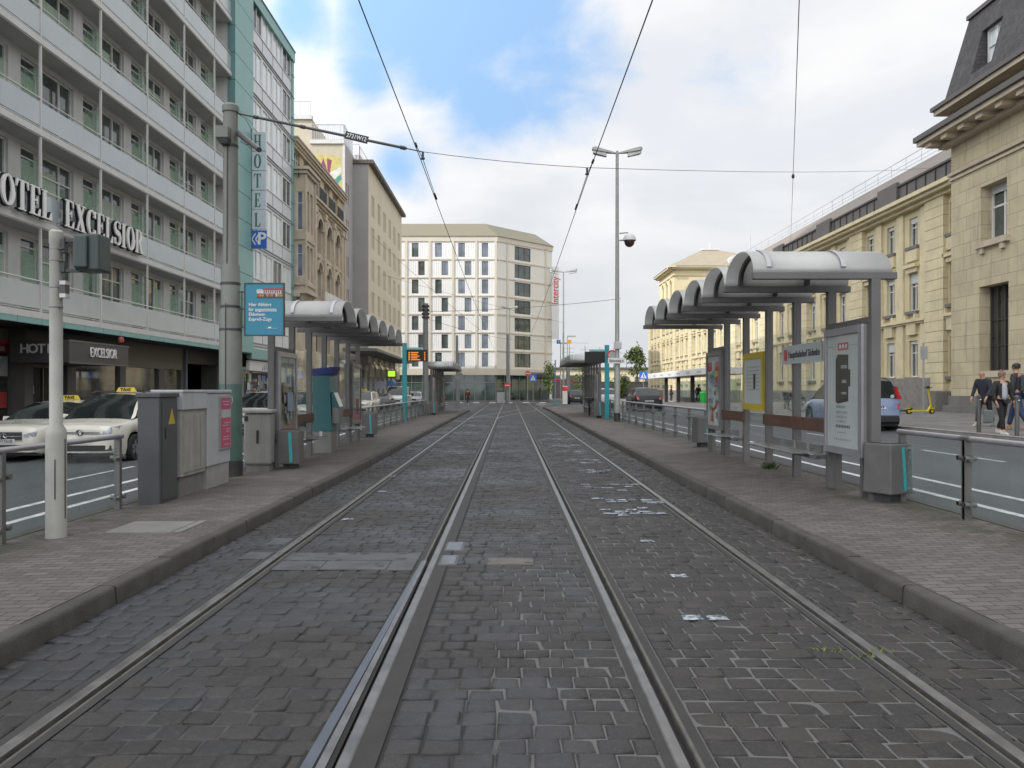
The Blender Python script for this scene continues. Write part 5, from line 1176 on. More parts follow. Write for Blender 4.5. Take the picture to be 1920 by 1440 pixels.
RS = shelter(1, 4.68, 10.25, 1.39, .195, 3.105, 3.12, 'large grey tram shelter with arched roof bays on the right platform, nearest one', 'tram shelters', post_phone, post_red, panes=(1, 2, 3, 4))
LS = shelter(-1, -4.52, 15.2, 1.44, .10, 2.99, -3.17, 'grey tram shelter with arched roof bays behind the ticket machine on the left platform', 'tram shelters', post_photo, post_chart, panes=(1, 2, 3, 4), benches=((1, 2), (4, 5)))
c = copy_tree(RS); c.location = Vector(RS.location) + Vector((0, 31.2, -.01)); c['label'] = 'distant small tram shelter on the right platform beside the teal post'
c = copy_tree(LS); c.location = Vector(LS.location) + Vector((-.25, 33.6, 0)); c['label'] = 'distant small tram shelter on the left platform behind the grey mast'
# timetable in a yellow frame, stop name plate
tt = thing('timetable_board', 'white timetable in yellow frame on the right shelter glass', 'timetable', None, (4.62, 14.1, 1))
q = MB(); q.box(4.60, 4.63, 14.50, 15.72, 1.22, 2.30); q.box(4.585, 4.60, 14.50, 15.72, 2.18, 2.30, 0); q.box(4.585, 4.60, 14.50, 15.72, 1.22, 1.34, 0); q.box(4.585, 4.60, 14.50, 14.58, 1.34, 2.18, 0); q.box(4.585, 4.60, 15.64, 15.72, 1.34, 2.18, 0); q.build('frame', pm('frame_yellow', (.42, .33, .02), .5, 0, .1, 4), tt)
q = MB(); q.quad((4.597, 14.58, 1.34), (4.597, 15.64, 1.34), (4.597, 15.64, 2.18), (4.597, 14.58, 2.18), 0)
for i in range(7): q.quad((4.595, 14.7, 1.60 + .07 * i), (4.595, 15.5, 1.60 + .07 * i), (4.595, 15.5, 1.615 + .07 * i), (4.595, 14.7, 1.615 + .07 * i), 1)
q.quad((4.595, 14.95, 1.62), (4.595, 15.08, 1.62), (4.595, 15.08, 1.90), (4.595, 14.95, 1.90), 2); q.build('sheet', [M_POST[0], M_POST[5], M_DGREY], tt)
sn = thing('stop_name_plate', 'pale stop name plate with red symbol hung in the right shelter', 'sign', None, (4.6, 12.6, 2.1))
q = MB(); q.box(4.585, 4.615, 11.75, 13.45, 2.02, 2.32); q.build('plate', pm('plate_pale', (.36, .40, .40), .5, 0, .05, 2), sn)
q = MB(); q.box(4.58, 4.586, 13.20, 13.34, 2.08, 2.26); q.build('symbol', M_POST[1], sn)
text('lettering', 'Hauptbahnhof Südseite', .155, M_DARK, face((4.583, 12.48, 2.165), '-x'), sn, .002, bold=.003, sx=.92)
# ------------------------------------------------------------------ litter bins
M_BIN = pm('bin_grey', (.105, .100, .100), .55, .1, .15, 3, .1, 40, streak=.25); M_STRIPE = pm('teal_stripe', (.03, .33, .33), .45, 0, .08, 4)
def bin_(x, y, z, rz, label, h=.70, w=.43):
    t = thing('litter_bin', label, 'litter bin', 'grey litter bins with teal stripe', origin=True)
    q = MB(); a, b_ = w / 2 * .93, w / 2
    q.hexa([(-b_, -b_, .10), (b_, -b_, .10), (b_, b_, .10), (-b_, b_, .10)], [(-a, -a, h), (a, -a, h), (a, a, h), (-a, a, h)]); q.build('body', M_BIN, t, bevel=.018)
    q = MB(); q.box(-.11, .13, -.12, .12, -.02, .10); q.build('foot', M_DARK, t)
    q = MB(); q.hexa([(.03, -b_ - .004, .14), (.085, -b_ - .004, .14), (.085, -b_ + .02, .14), (.03, -b_ + .02, .14)], [(.0, -a - .004, h - .04), (.055, -a - .004, h - .04), (.055, -a + .02, h - .04), (.0, -a + .02, h - .04)]); q.build('stripe', M_STRIPE, t)
    q = MB(); q.box(-a * .82, a * .82, -a * .8, a * .8, h - .004, h + .012); q.build('lid', M_DARK, t)
    place(t, (x, y, z), rz); return t
b1 = bin_(4.80, 10.15, .195, radians(28), 'near grey litter bin with teal stripe beside the right shelter poster', .73, .42)
for ch in b1.children:
    if ch.name.startswith('body'): bd1 = ch
q = MB(); rr_ = random.Random(3)     # scratched tag on the bin
for pts in ([(.11, .60), (.13, .53), (.10, .47)], [(.10, .61), (.14, .62), (.16, .57), (.13, .54)], [(.10, .44), (.14, .38), (.11, .35)], [(.12, .45), (.15, .44)], [(.12, .33), (.15, .30)], [(.13, .29), (.16, .26)]):
    for p0, p1 in zip(pts[:-1], pts[1:]): q.cyl((p0[0], -.2035 - .012 * (1 - p0[1] / .7), p0[1]), (p1[0], -.2035 - .012 * (1 - p1[1] / .7), p1[1]), .003, n=4)
q.build('scratched_tag', M_ALU, b1)
bin_(4.80, 19.85, .195, radians(8), 'grey litter bin with teal stripe at the far end of the near right shelter', .74)
bin_(-4.16, 15.22, .10, radians(2), 'grey litter bin with teal stripe beside the rounded grey cabinet, left platform', .74)
bin_(-4.42, 25.3, .10, radians(5), 'grey litter bin with teal stripe at the far end of the left shelter', .78, .46)
bin_(4.5, 40.2, .195, radians(-3), 'distant grey litter bin with teal stripe by the right teal post', .8, .55)
bin_(-4.5, 47.5, .10, 0, 'distant grey litter bin with teal stripe under the left grey mast', .8, .5)
# ------------------------------------------------------------------ railings with glass infill
def rail_fence(X, ys, zg, label, grp, step=1.75, top=.90, double=()):
    t = thing('glass_railing', label, 'railing', grp, (X, ys[0], zg)); n = max(1, round((ys[1] - ys[0]) / step)); st = (ys[1] - ys[0]) / n
    q = MB(); q.cyl((X, ys[0] - .1, zg + top), (X, ys[1] + .1, zg + top), .032, n=10); q.build('handrail', M_ALU, t, smooth=50)
    for i in range(n + 1):
        y = ys[0] + st * i
        q = MB(); q.box(X - .035, X + .035, y - .03, y + .03, zg - .15, zg + top - .02)
        for z in (.16, .66): q.cyl((X - .06, y - .065, zg + z), (X + .06, y - .065, zg + z), .028, n=8); q.cyl((X - .06, y + .065, zg + z), (X + .06, y + .065, zg + z), .028, n=8); q.box(X - .02, X + .02, y - .09, y + .09, zg + z - .03, zg + z + .03)
        q.build('post', M_RPOST, t)
        if i < n: q = MB(); q.box(X + .01, X + .02, y + .06, y + st - .06, zg + .04, zg + top - .14); q.build('glass_panel', M_RGL, t)
    return t
M_RPOST = pm('railing_post', (.145, .14, .135), .5, .4, .15, 5, streak=.2)
rail_fence(4.96, (3.45, 8.67), .20, 'glass railing with round handrail at the right picture edge', 'glass railings', 1.74, .87)
rail_fence(4.96, (8.69, 10.1), .20, 'short glass railing behind the near right litter bin', 'glass railings', 1.4, .87)
rail_fence(4.96, (20.2, 35.0), .195, 'long glass railing on the right platform up to the street lamp', 'glass railings', 1.75)
rail_fence(4.96, (36.3, 40.8), .195, 'glass railing between right street lamp and distant shelter', 'glass railings', 1.5)
rail_fence(-4.94, (3.1, 10.1), .09, 'grey tube railing with glass panels at the left picture edge', 'glass railings', 2.35, .92)
rail_fence(-4.94, (24.6, 47.2), .09, 'long glass railing on the left platform up to the grey mast', 'glass railings', 1.75)
rail_fence(-4.94, (57.6, 61.2), .09, 'short glass railing at the far tip of the left platform', 'glass railings', 1.2)
# ------------------------------------------------------------------ catenary mast, street lamp, signal pole
M_MAST = pm('mast_grey', (.155, .165, .145), .6, .1, .12, 3, streak=.3, dirt=(.11, .12, .11)); M_MASTG = pm('mast_green', (.062, .115, .095), .5, 0, .12, 4, streak=.2)
mx, my = -4.86, 13.95
ma = thing('catenary_mast', 'thick stepped grey mast with dark green foot holding the overhead wire, left foreground', 'mast', None, (mx, my, .1))
q = MB(); q.lathe((mx, my, .05), [(.205, 0), (.205, .32)], 24, 2); q.lathe((mx, my, .37), [(.198, 0), (.195, 1.33)], 24, 1); q.lathe((mx, my, 1.70), [(.195, 0), (.188, 1.25), (.165, 1.31), (.16, 2.05), (.135, 2.10), (.128, 3.0)], 24, 0); q.lathe((mx, my, 4.70), [(.128, 0), (.122, 1.72), (.142, 1.74), (.142, 1.84), (.11, 1.88), (0, 1.89)], 24, 0); q.build('shaft', [M_MAST, M_MASTG, M_DARK], ma, smooth=35)
q = MB()
for z, rr0 in ((2.62, .186), (3.02, .163), (3.42, .162), (5.82, .127)): q = MB(); q.lathe((mx, my, z), [(rr0, 0), (rr0 + .007, .005), (rr0 + .007, .045), (rr0, .05)], 20); q.build('clamp_band', M_DARK, ma, smooth=35)
q = MB(); q.box(mx - .17, mx + .05, my - .28, my - .08, 5.92, 6.12); q.hexa([(mx - .1, my - .24, 5.82), (mx + .03, my - .24, 5.82), (mx + .03, my - .1, 5.82), (mx - .1, my - .1, 5.82)], [(mx - .16, my - .27, 5.92), (mx + .05, my - .27, 5.92), (mx + .05, my - .08, 5.92), (mx - .16, my - .08, 5.92)], 1); q.build('mast_box', [M_MAST, M_DARK], ma, bevel=.008)
q = MB(); q.cyl((mx - .02, my - .14, 3.1), (mx - .01, my - .14, 5.85), .009, n=6); q.cyl((mx - .02, my - .2, .6), (mx - .02, my - .2, 3.1), .008, n=6); q.build('cable', M_DARK, ma)
q = MB(); a = P(448, 250, 13.9); b_ = P(486, 281, 12.2); q.cyl(a, b_, .055, .04, 10); q.build('arm', M_DGREY, ma, smooth=40)
text('number', '(0)', .16, pm('number_pale', (.3, .33, .25), .6), face((mx + .05, my - .202, 1.44), '-y'), ma, .002, sx=.7)
sb = thing('platform_sign', 'turquoise sign reading Hier Abfahrt für angemietete Ebbelwei-Express-Züge on the mast', 'sign', None, (-4.25, 13.85, 2.5))
x0, x1, z0, z1 = -4.575, -3.92, 2.555, 3.435; yS = 13.86
q = MB(); q.box(x0, x1, yS, yS + .05, z0, z1); q.build('panel', pm('sign_turquoise', (.018, .185, .28), .4, 0, .04, 2), sb)
q = MB(); q.box(x0 - .02, x0, yS - .01, yS + .06, z0 - .02, z1 + .02); q.box(x1, x1 + .02, yS - .01, yS + .06, z0 - .02, z1 + .02); q.box(x0, x1, yS - .01, yS + .06, z1, z1 + .02); q.box(x0, x1, yS - .01, yS + .06, z0 - .02, z0); q.build('frame', M_DARK, sb)
q = MB()
for z in (2.68, 3.0, 3.3): q.box(x0 - .12, x0 - .02, yS + .01, yS + .04, z - .012, z + .012)
q.box(x0 - .075, x0 - .06, yS + .01, yS + .04, 2.68, 3.3); q.build('bracket', M_DARK, sb)
for i, (s_, xx) in enumerate((('Hier Abfahrt', 0), ('für angemietete', 0), ('Ebbelwei-', 0), ('Expreß-Züge', 0))): text('lettering', s_, .083, LM[0], face((x0 + .06, yS - .006, 3.075 - .084 * i), '-y'), sb, .001, 'LEFT', .0003, .92)
q = MB(); q.box(x0 + .17, x0 + .545, yS - .007, yS - .004, 2.958, 2.963); q.box(x0 + .36, x0 + .56, yS - .007, yS - .004, 2.665, 2.668); q.box(x0 + .40, x0 + .45, yS - .007, yS - .004, 2.67, 2.69); q.build('underline', LM[0], sb)
tm = [pm('tram_%s' % n, c, .5, 0, .2, 20) for n, c in (('red', (.35, .03, .05)), ('white', (.5, .5, .52)), ('ochre', (.35, .22, .05)), ('dark', (.08, .05, .05)), ('brown', (.22, .14, .07)))]
q = MB(); yy = yS - .005
q.box(x0 + .20, x1, yy - .001, yy, 3.19, 3.22, 3); q.box(x0 + .20, x1, yy - .002, yy - .001, 3.22, 3.27, 4); q.box(x0 + .20, x1 - .03, yy - .002, yy - .001, 3.27, 3.33, 1); q.box(x0 + .31, x1, yy - .003, yy - .002, 3.325, 3.36, 0)
r = random.Random(6)
for i in range(11): q.box(x0 + .21 + .04 * i, x0 + .235 + .04 * i, yy - .004, yy - .003, 3.215, r.uniform(3.25, 3.275), r.choice((0, 2, 2, 3, 1)))
for i in range(8): q.box(x0 + .32 + .038 * i, x0 + .34 + .038 * i, yy - .004, yy - .003, 3.28, 3.32, 3)
for i in range(3): q.box(x0 + .21 + .034 * i, x0 + .23 + .034 * i, yy - .004, yy - .003, 3.275, 3.345, 1)
q.build('tram_picture', tm, sb)
lp = thing('street_lamp', 'tall grey street lamp with two heads on the right platform', 'street lamp', None, (4.84, 35.9, .2))
lx, ly = 4.84, 35.9
M_LAMP = pm('lamp_grey', (.31, .33, .31), .5, .2, .08, 2, streak=.2); M_DIFF = pm('lamp_cover', (.48, .47, .47), .4, 0, .1, 3)
q = MB(); q.lathe((lx, ly, .15), [(.145, 0), (.145, .42)], 18, 1); q.lathe((lx, ly, .57), [(.135, 0), (.13, 2.4), (.10, 2.5), (.085, 7.0), (.07, 11.6), (.05, 11.75), (0, 11.76)], 18, 0); q.build('pole', [M_LAMP, M_DARK], lp, smooth=35)
def lamp_head(x, y, z, s_, sc, par):
    q = MB()
    def rg(x_, w, zb, zt): return [(x + s_ * x_ * sc, y - w * sc, z + zb * sc), (x + s_ * x_ * sc, y + w * sc, z + zb * sc), (x + s_ * x_ * sc, y + w * .8 * sc, z + zt * sc), (x + s_ * x_ * sc, y - w * .8 * sc, z + zt * sc)]
    R = [rg(.04, .05, -.06, 0), rg(.45, .12, -.02, .10), rg(1.0, .19, .06, .24), rg(1.12, .13, .12, .22)]
    for a, b2 in zip(R[:-1], R[1:]): q.hexa(a, b2)
    q.build('lamp_head', M_LAMP, par, bevel=.01); q = MB(); R = [rg(.48, .10, -.20, -.01), rg(1.02, .15, -.07, .07), rg(1.08, .12, -.03, .12)]
    for a, b2 in zip(R[:-1], R[1:]): q.hexa(a, b2)
    q.build('lamp_cover', M_DIFF, par, bevel=.012)
for s_ in (-1, 1): lamp_head(lx, ly, 12.25, s_, 1.0, lp)
cd = thing('dome_camera', 'white dome camera on a bracket halfway up the right street lamp', 'camera', None, (lx + .5, ly, 8.2))
q = MB(); q.tube([(lx + .1, ly, 8.62), (lx + .45, ly, 8.66), (lx + .55, ly, 8.58)], .03, 8); q.tube([(lx + .1, ly, 8.3), (lx + .3, ly, 8.33)], .035, 8); q.build('bracket', M_LAMP, cd)
q = MB(); q.lathe((lx + .55, ly, 8.30), [(.30, 0), (.29, .08), (.23, .22), (.12, .31), (0, .34)], 18); q.build('housing', M_WHT, cd, smooth=50); q = MB(); q.lathe((lx + .55, ly, 8.0), [(0, .0), (.10, .02), (.19, .1), (.235, .22), (.24, .30)], 18); q.build('dome', panem('dome_dark', (.03, .015, .015), .05), cd, smooth=60)
q = MB(); q.box(lx - .17, lx + .17, ly - .2, ly - .1, 3.42, 3.75); tag(q.build('pole_box', M_DIFF, bevel=.02), 'pale junction box strapped to the right street lamp', 'box')
ns = thing('street_name_sign', 'white name sign lettered Bahnsteig on the right lamp pole', 'sign', None, (4.8, 35.7, 2.8)); q = MB(); q.box(4.40, 5.15, 35.66, 35.69, 2.78, 3.03); q.build('plate', M_FRAME, ns); text('lettering', 'Bahnsteig e', .185, M_DARK, face((4.775, 35.655, 2.90), '-y'), ns, .002, bold=.002, sx=.75)
# signal pole at the left edge, its signal head turned away
px_, py_ = -4.60, 8.12
sp_ = thing('signal_pole', 'pale stepped pole with dark signal head turned away, left platform foreground', 'pole', None, (px_, py_, .1))
M_SPOLE = pm('signal_pole_grey', (.345, .34, .31), .6, .1, .1, 4, .1, 60, streak=.35, dirt=(.2, .19, .16))
q = MB(); q.lathe((px_, py_, .06), [(.103, 0), (.098, .06), (.097, 1.08), (.094, 1.13), (.062, 1.19), (.060, 3.02), (.066, 3.03), (.066, 3.14), (.05, 3.16), (0, 3.165)], 22); q.build('shaft', M_SPOLE, sp_, smooth=35)
q = MB()
for z in (2.43, 2.63, 2.90, 3.02): q = MB(); q.lathe((px_, py_, z), [(.060, 0), (.0645, .002), (.0645, .012), (.060, .014)], 18); q.cyl((px_ + .05, py_ - .04, z + .006), (px_ + .09, py_ - .045, z + .006), .01, n=6); q.build('band', M_RAIL, sp_, smooth=30)
q = MB(); q.cyl((px_ + .098, py_ - .01, .3), (px_ + .098, py_ - .01, 1.1), .008, n=6); q.cyl((px_ + .04, py_ - .092, .5), (px_ + .04, py_ - .092, .9), .006, n=6); q.build('cable', M_DGREY, sp_)
M_SIG = pm('signal_green', (.028, .045, .042), .45, 0, .12, 4)
q = MB(); q.box(-4.365, -4.115, 8.02, 8.27, 2.80, 3.17); q.box(-4.36, -4.22, 7.985, 8.02, 2.82, 3.15); q.build('signal_head', M_SIG, sp_, bevel=.018)
q = MB(); q.box(-4.55, -4.34, 8.10, 8.15, 3.10, 3.13); q.box(-4.55, -4.34, 8.10, 8.15, 2.795, 2.825); q.box(-4.55, -4.50, 8.09, 8.16, 2.99, 3.13); q.box(-4.55, -4.50, 8.09, 8.16, 2.795, 2.9); q.build('signal_arm', M_DARK, sp_)
q = MB(); q.box(-4.53, -4.47, 8.05, 8.13, 2.54, 2.70); q.box(-4.525, -4.465, 8.045, 8.135, 2.66, 2.70, 1); q.box(-4.525, -4.465, 8.045, 8.135, 2.53, 2.57, 1); q.build('sensor_box', [M_DGREY, M_DIFF], sp_)
# ------------------------------------------------------------------ switch cabinets on the left platform
def cab(name, label, x0, x1, y0, y1, z0, z1, m, extra=None, bevel=.012):
    t = thing(name, label, 'cabinet', None, ((x0 + x1) / 2, (y0 + y1) / 2, z0)); q = MB(); q.box(x0, x1, y0, y1, z0, z1); q.build('body', m, t, bevel=bevel); return t
M_CABD = pm('cabinet_dark', (.062, .064, .068), .55, .1, .12, 3, streak=.25); M_CABW = pm('cabinet_white', (.36, .37, .38), .6, 0, .1, 2, streak=.35); M_CABL = pm('cabinet_pale', (.27, .265, .245), .65, 0, .12, 3, streak=.4); M_CONC = pm('concrete', (.16, .155, .145), .85, 0, .2, 4, .4, 40, streak=.4)
k1 = cab('switch_cabinet', 'dark grey switch cabinet with yellow warning triangle on the left platform', -4.86, -4.57, 10.45, 11.02, .09, 1.50, M_CABD)
q = MB(); q.box(-4.88, -4.55, 10.43, 11.04, 1.50, 1.56); q.build('lid', M_CABD, k1, bevel=.01)
q = MB(); q.box(-4.572, -4.562, 10.52, 10.98, .14, 1.44); q.box(-4.565, -4.555, 10.60, 10.63, .95, 1.1, 1); q.build('door', [M_CABD, M_BLACK], k1)
q = MB(); q.poly([(-4.560, 10.70, 1.14), (-4.560, 10.92, 1.14), (-4.560, 10.81, 1.36)]); q.build('warning_triangle', pm('warning_yellow', (.42, .29, .03), .5), k1)
k2 = cab('switch_cabinet', 'pale cabinet with ribbed doors on a concrete base, between dark and white cabinets', -4.95, -4.56, 11.12, 12.0, .38, 1.56, M_CABL)
q = MB(); q.box(-4.90, -4.60, 11.16, 11.98, .05, .38); q.build('base', M_CONC, k2)
q = MB(); q.box(-4.97, -4.53, 11.10, 12.01, 1.32, 1.58); q.box(-4.98, -4.52, 11.09, 12.02, 1.56, 1.60); q.build('hood', M_CABW, k2, bevel=.01)
for a, b_ in ((11.18, 11.56), (11.58, 11.96)):
    q = MB(); q.box(-4.562, -4.545, a, b_, .44, 1.26); [q.box(-4.546, -4.536, y, y + .02, .48, 1.22) for y in (a + .03, b_ - .05, (a + b_) / 2)]; q.build('door', M_CABL, k2, bevel=.004)
k3 = cab('switch_cabinet', 'white cabinet with pink poster next to the thick mast', -4.98, -4.54, 12.03, 13.02, .44, 1.55, M_CABW)
q = MB(); q.box(-4.96, -4.56, 12.05, 13.0, .05, .44); q.build('base', pm('base_pale', (.27, .265, .255), .8, 0, .12, 4, streak=.4), k3); q = MB(); q.box(-5.0, -4.52, 12.01, 13.04, 1.55, 1.60); q.build('lid', M_CABW, k3, bevel=.01)
q = MB(); q.box(-4.542, -4.515, 12.50, 12.98, .66, 1.50); q.build('poster_frame', M_CABL, k3, bevel=.004)
q = MB(); M_PINK = pm('pink_poster', (.42, .065, .14), .6, 0, .12, 5); q.quad((-4.512, 12.53, .69), (-4.512, 12.95, .69), (-4.512, 12.95, 1.47), (-4.512, 12.53, 1.47), 0); q.quad((-4.510, 12.53, 1.16), (-4.510, 12.95, 1.16), (-4.510, 12.95, 1.29), (-4.510, 12.53, 1.29), 1)
for z, a, b_ in ((1.42, .1, .9), (1.37, .2, .8), (1.08, .3, .9), (1.04, .15, .8), (.98, .5, .9), (.94, .45, .85), (.86, .2, .8), (.82, .15, .85), (.74, .3, .8)): q.quad((-4.509, 12.53 + .42 * a, z - .012), (-4.509, 12.53 + .42 * b_, z - .012), (-4.509, 12.53 + .42 * b_, z + .006), (-4.509, 12.53 + .42 * a, z + .006), 2)
q.build('poster', [M_PINK, M_CABW, pm('pink_text', (.5, .3, .33), .6, 0, .3, 40)], k3)
k4 = cab('switch_cabinet', 'rounded grey cabinet with flat lid between mast and litter bin', -4.87, -4.36, 14.62, 14.90, .22, 1.17, pm('cabinet_mid', (.21, .205, .195), .6, .05, .1, 3, streak=.35), bevel=.05)
q = MB(); q.box(-4.90, -4.33, 14.58, 14.93, 1.17, 1.24); q.build('lid', M_CABL, k4, bevel=.02); q = MB(); q.box(-4.82, -4.40, 14.66, 14.88, .05, .22); q.build('base', M_CONC, k4); q = MB(); q.box(-4.62, -4.58, 14.608, 14.622, .62, .86); q.box(-4.84, -4.78, 14.605, 14.625, 1.03, 1.12); q.build('handle', M_BLACK, k4)
mh = MB(); mh.box(-4.18, -3.50, 8.25, 8.95, .08, zPL(3.9) + .014); mh.box(-3.47, -3.38, 8.25, 8.95, .08, zPL(3.4) + .012); tag(mh.build('manhole_cover', pm('cover_slab', (.15, .145, .132), .85, 0, .15, 4, .3, 50), bevel=.006), 'pale square cover slab let into the left platform near the kerb', 'manhole cover')
# ------------------------------------------------------------------ ticket machine, stop posts with displays
tk = thing('ticket_machine', 'teal ticket machine with navy hood inside the left shelter', 'ticket machine', None, (-4.45, 19.1, .1)); M_TKT = pm('machine_teal', (.028, .115, .128), .45, 0, .06, 2, streak=.1)
q = MB(); q.hexa([(-4.66, 18.95, .62), (-4.20, 18.95, .62), (-4.20, 19.55, .62), (-4.66, 19.55, .62)], [(-4.66, 18.95, 1.95), (-4.27, 18.95, 1.95), (-4.27, 19.55, 1.95), (-4.66, 19.55, 1.95)]); q.build('body', M_TKT, tk, bevel=.012)
q = MB(); q.box(-4.64, -4.22, 18.97, 19.53, .05, .62); q.build('pedestal', pm('pedestal_grey', (.16, .155, .15), .6, .1, .1, 3, streak=.2), tk)
q = MB(); q.hexa([(-4.67, 18.93, 1.95), (-4.22, 18.93, 1.95), (-4.22, 19.57, 1.95), (-4.67, 19.57, 1.95)], [(-4.67, 18.93, 2.10), (-4.12, 18.93, 2.15), (-4.12, 19.57, 2.15), (-4.67, 19.57, 2.10)]); q.build('hood', pm('machine_navy', (.008, .015, .12), .4), tk, bevel=.008)
q = MB(); q.box(-4.21, -4.05, 19.0, 19.5, .80, 1.18); q.hexa([(-4.22, 19.0, 1.18), (-4.05, 19.0, 1.18), (-4.05, 19.5, 1.18), (-4.22, 19.5, 1.18)], [(-4.24, 19.0, 1.55), (-4.18, 19.0, 1.55), (-4.18, 19.5, 1.55), (-4.24, 19.5, 1.55)], 1); q.build('front_panel', [MATS['pedestal_grey'], M_TKT], tk, bevel=.006)
q = MB(); q.hexa([(-4.045, 19.03, 1.2), (-4.04, 19.03, 1.2), (-4.04, 19.45, 1.2), (-4.045, 19.45, 1.2)], [(-4.175, 19.03, 1.53), (-4.17, 19.03, 1.53), (-4.17, 19.45, 1.53), (-4.175, 19.45, 1.53)]); q.build('screen_notice', M_FRAME, tk)
q = MB(); q.lathe((-4.10, 17.4, .595), [(.028, 0), (.036, .10), (.030, .10), (.024, .01), (0, .005)], 12); tag(q.build('paper_cup', M_FRAME, smooth=40), 'white paper cup left standing on the left shelter bench', 'cup')
M_STOP = pm('stop_teal', (.022, .26, .30), .4, 0, .06, 2, streak=.1)
def stop_post(x, y, z, h, s_, label, label2, lit):
    t = thing('stop_post', label, 'stop post', 'teal stop posts with display', (x, y, z)); q = MB(); q.box(x - .11, x + .11, y - .06, y + .06, z - .05, z + h); q.build('post', M_STOP, t, bevel=.01)
    q = MB(); q.box(x + s_ * .11, x + s_ * .85, y - .10, y + .10, z + h - .32, z + h - .22); q.build('arm', pm('arm_pale_teal', (.22, .45, .46), .4), t)
    d = thing('display_board', label2, 'display', None, (x + s_ * .6, y, z + h - .9)); q = MB(); q.box(x + s_ * .13, x + s_ * 1.08, y - .14, y + .14, z + h - .88, z + h - .33); q.build('case', M_BLACK, d, bevel=.01)
    if lit:
        am = emis('amber_led', (.9, .28, .03), .55); q = MB(); r = random.Random(1)
        for k in range(5):
            zz = z + h - .44 - .085 * k; xa = x + s_ * .32
            for j in range(r.randint(7, 10)): q.box(xa + .045 * j, xa + .035 + .045 * j, y - .146, y - .142, zz - .05, zz)
            q.box(x + s_ * .20, x + s_ * .27, y - .146, y - .142, zz - .05, zz); q.box(x + s_ * .95, x + s_ * 1.0, y - .146, y - .142, zz - .05, zz)
        q.build('led_text', am, d)
    return t
stop_post(-5.0, 38.2, .09, 3.75, 1, 'slim teal stop post at the end of the left shelter roof', 'hanging display with amber text on the left teal post', True)
stop_post(4.78, 39.2, .2, 3.60, -1, 'slim teal stop post beside the right street lamp', 'hanging black blank display on the right teal post', False)
q = MB(); q.box(3.95, 4.05, 69.5, 69.6, .1, 4.2); tag(q.build('stop_post', M_STOP), 'far slim teal post at the tip of the right platform', 'stop post', None)
ns2 = thing('round_sign', 'round red-rimmed sign on the right teal post', 'sign', None, (4.95, 39.1, 3.2)); q = MB(); q.cyl((5.02, 39.08, 3.28), (5.02, 39.05, 3.28), .27, n=20); q.build('rim', M_RED, ns2); q = MB(); q.cyl((5.02, 39.049, 3.28), (5.02, 39.045, 3.28), .185, n=20); q.build('disc', pm('sign_grey', (.35, .35, .37), .5), ns2)
# grey mast behind, far masts
def mast(x, y, z, h, r0, label, head=True):
    t = thing('catenary_mast', label, 'mast', None, (x, y, z)); q = MB(); q.cyl((x, y, z - .1), (x, y, z + h), r0, r0 * .8, 14); q.build('shaft', M_MAST2, t, smooth=40)
    if head:
        q = MB()
        for k in range(4): q.cyl((x, y, z + h - .9 + .22 * k), (x, y, z + h - .78 + .22 * k), r0 * 1.25, n=12)
        q.build('insulator', M_DARK, t, smooth=40)
    return t
M_MAST2 = pm('far_mast', (.20, .205, .20), .6, .1, .1, 1, streak=.2)
mast(-5.02, 48.0, .09, 6.7, .19, 'grey catenary mast with dark clamps at the end of the left railing')
mast(-4.7, 72, 0, 6.5, .14, 'thin far mast behind the distant left shelter', False)
mast(-.2, 96, 0, 8.3, .20, 'far pale mast before the white hotel carrying a no entry sign', False)
mast(6.6, 90, .1, 4.1, .26, 'short thick pale pole at the tip of the right platform', False)
fl_ = thing('street_lamp', 'far two-headed street lamp beside the Intercity banner', 'street lamp', None, (5.95, 88, 0)); q = MB(); q.cyl((5.95, 88, 0), (5.95, 88, 14.6), .12, .07, 10); q.build('pole', M_LAMP, fl_, smooth=40)
for s_ in (-1, 1): lamp_head(5.95, 88, 14.6, s_, 1.35, fl_)
fl2 = thing('street_lamp', 'very far two-headed lamp standing before the white hotel front', 'street lamp', None, (0.1, 100, 0)); q = MB(); q.cyl((.05, 108, 0), (.05, 108, 12.6), .07, .05, 8); q.build('pole', M_LAMP, fl2, smooth=40)
for s_ in (-1, 1): lamp_head(.05, 108, 12.7, s_, 1.0, fl2)
for i, (x, y, h, lb) in enumerate(((7.6, 105, 8.6, 'small single-arm lamp in the distance, nearer of the pair'), (8.2, 128, 9.0, 'small single-arm lamp in the distance, farther of the pair'))):
    t = thing('street_lamp', lb, 'street lamp', None, (x, y, 0)); q = MB(); q.cyl((x, y, 0), (x, y, h), .09, .06, 8); q.build('pole', M_LAMP, t); q = MB(); q.box(x, x + 1.1, y - .15, y + .15, h - .05, h + .12); q.build('lamp_head', M_LAMP, t)
for i in range(6): 
    q = MB(); x = 15 + 4.6 * i; q.cyl((x, 200 + 7 * i, 0), (x, 200 + 7 * i, 13), .16, .1, 6); [q.cyl((x - 1.2, 200 + 7 * i, z), (x + 1.2, 200 + 7 * i, z), .05, n=4) for z in (11, 12)]; tag(q.build('yard_mast', M_MAST2), 'thin distant railway yard mast on the skyline', 'mast', 'distant railway masts')
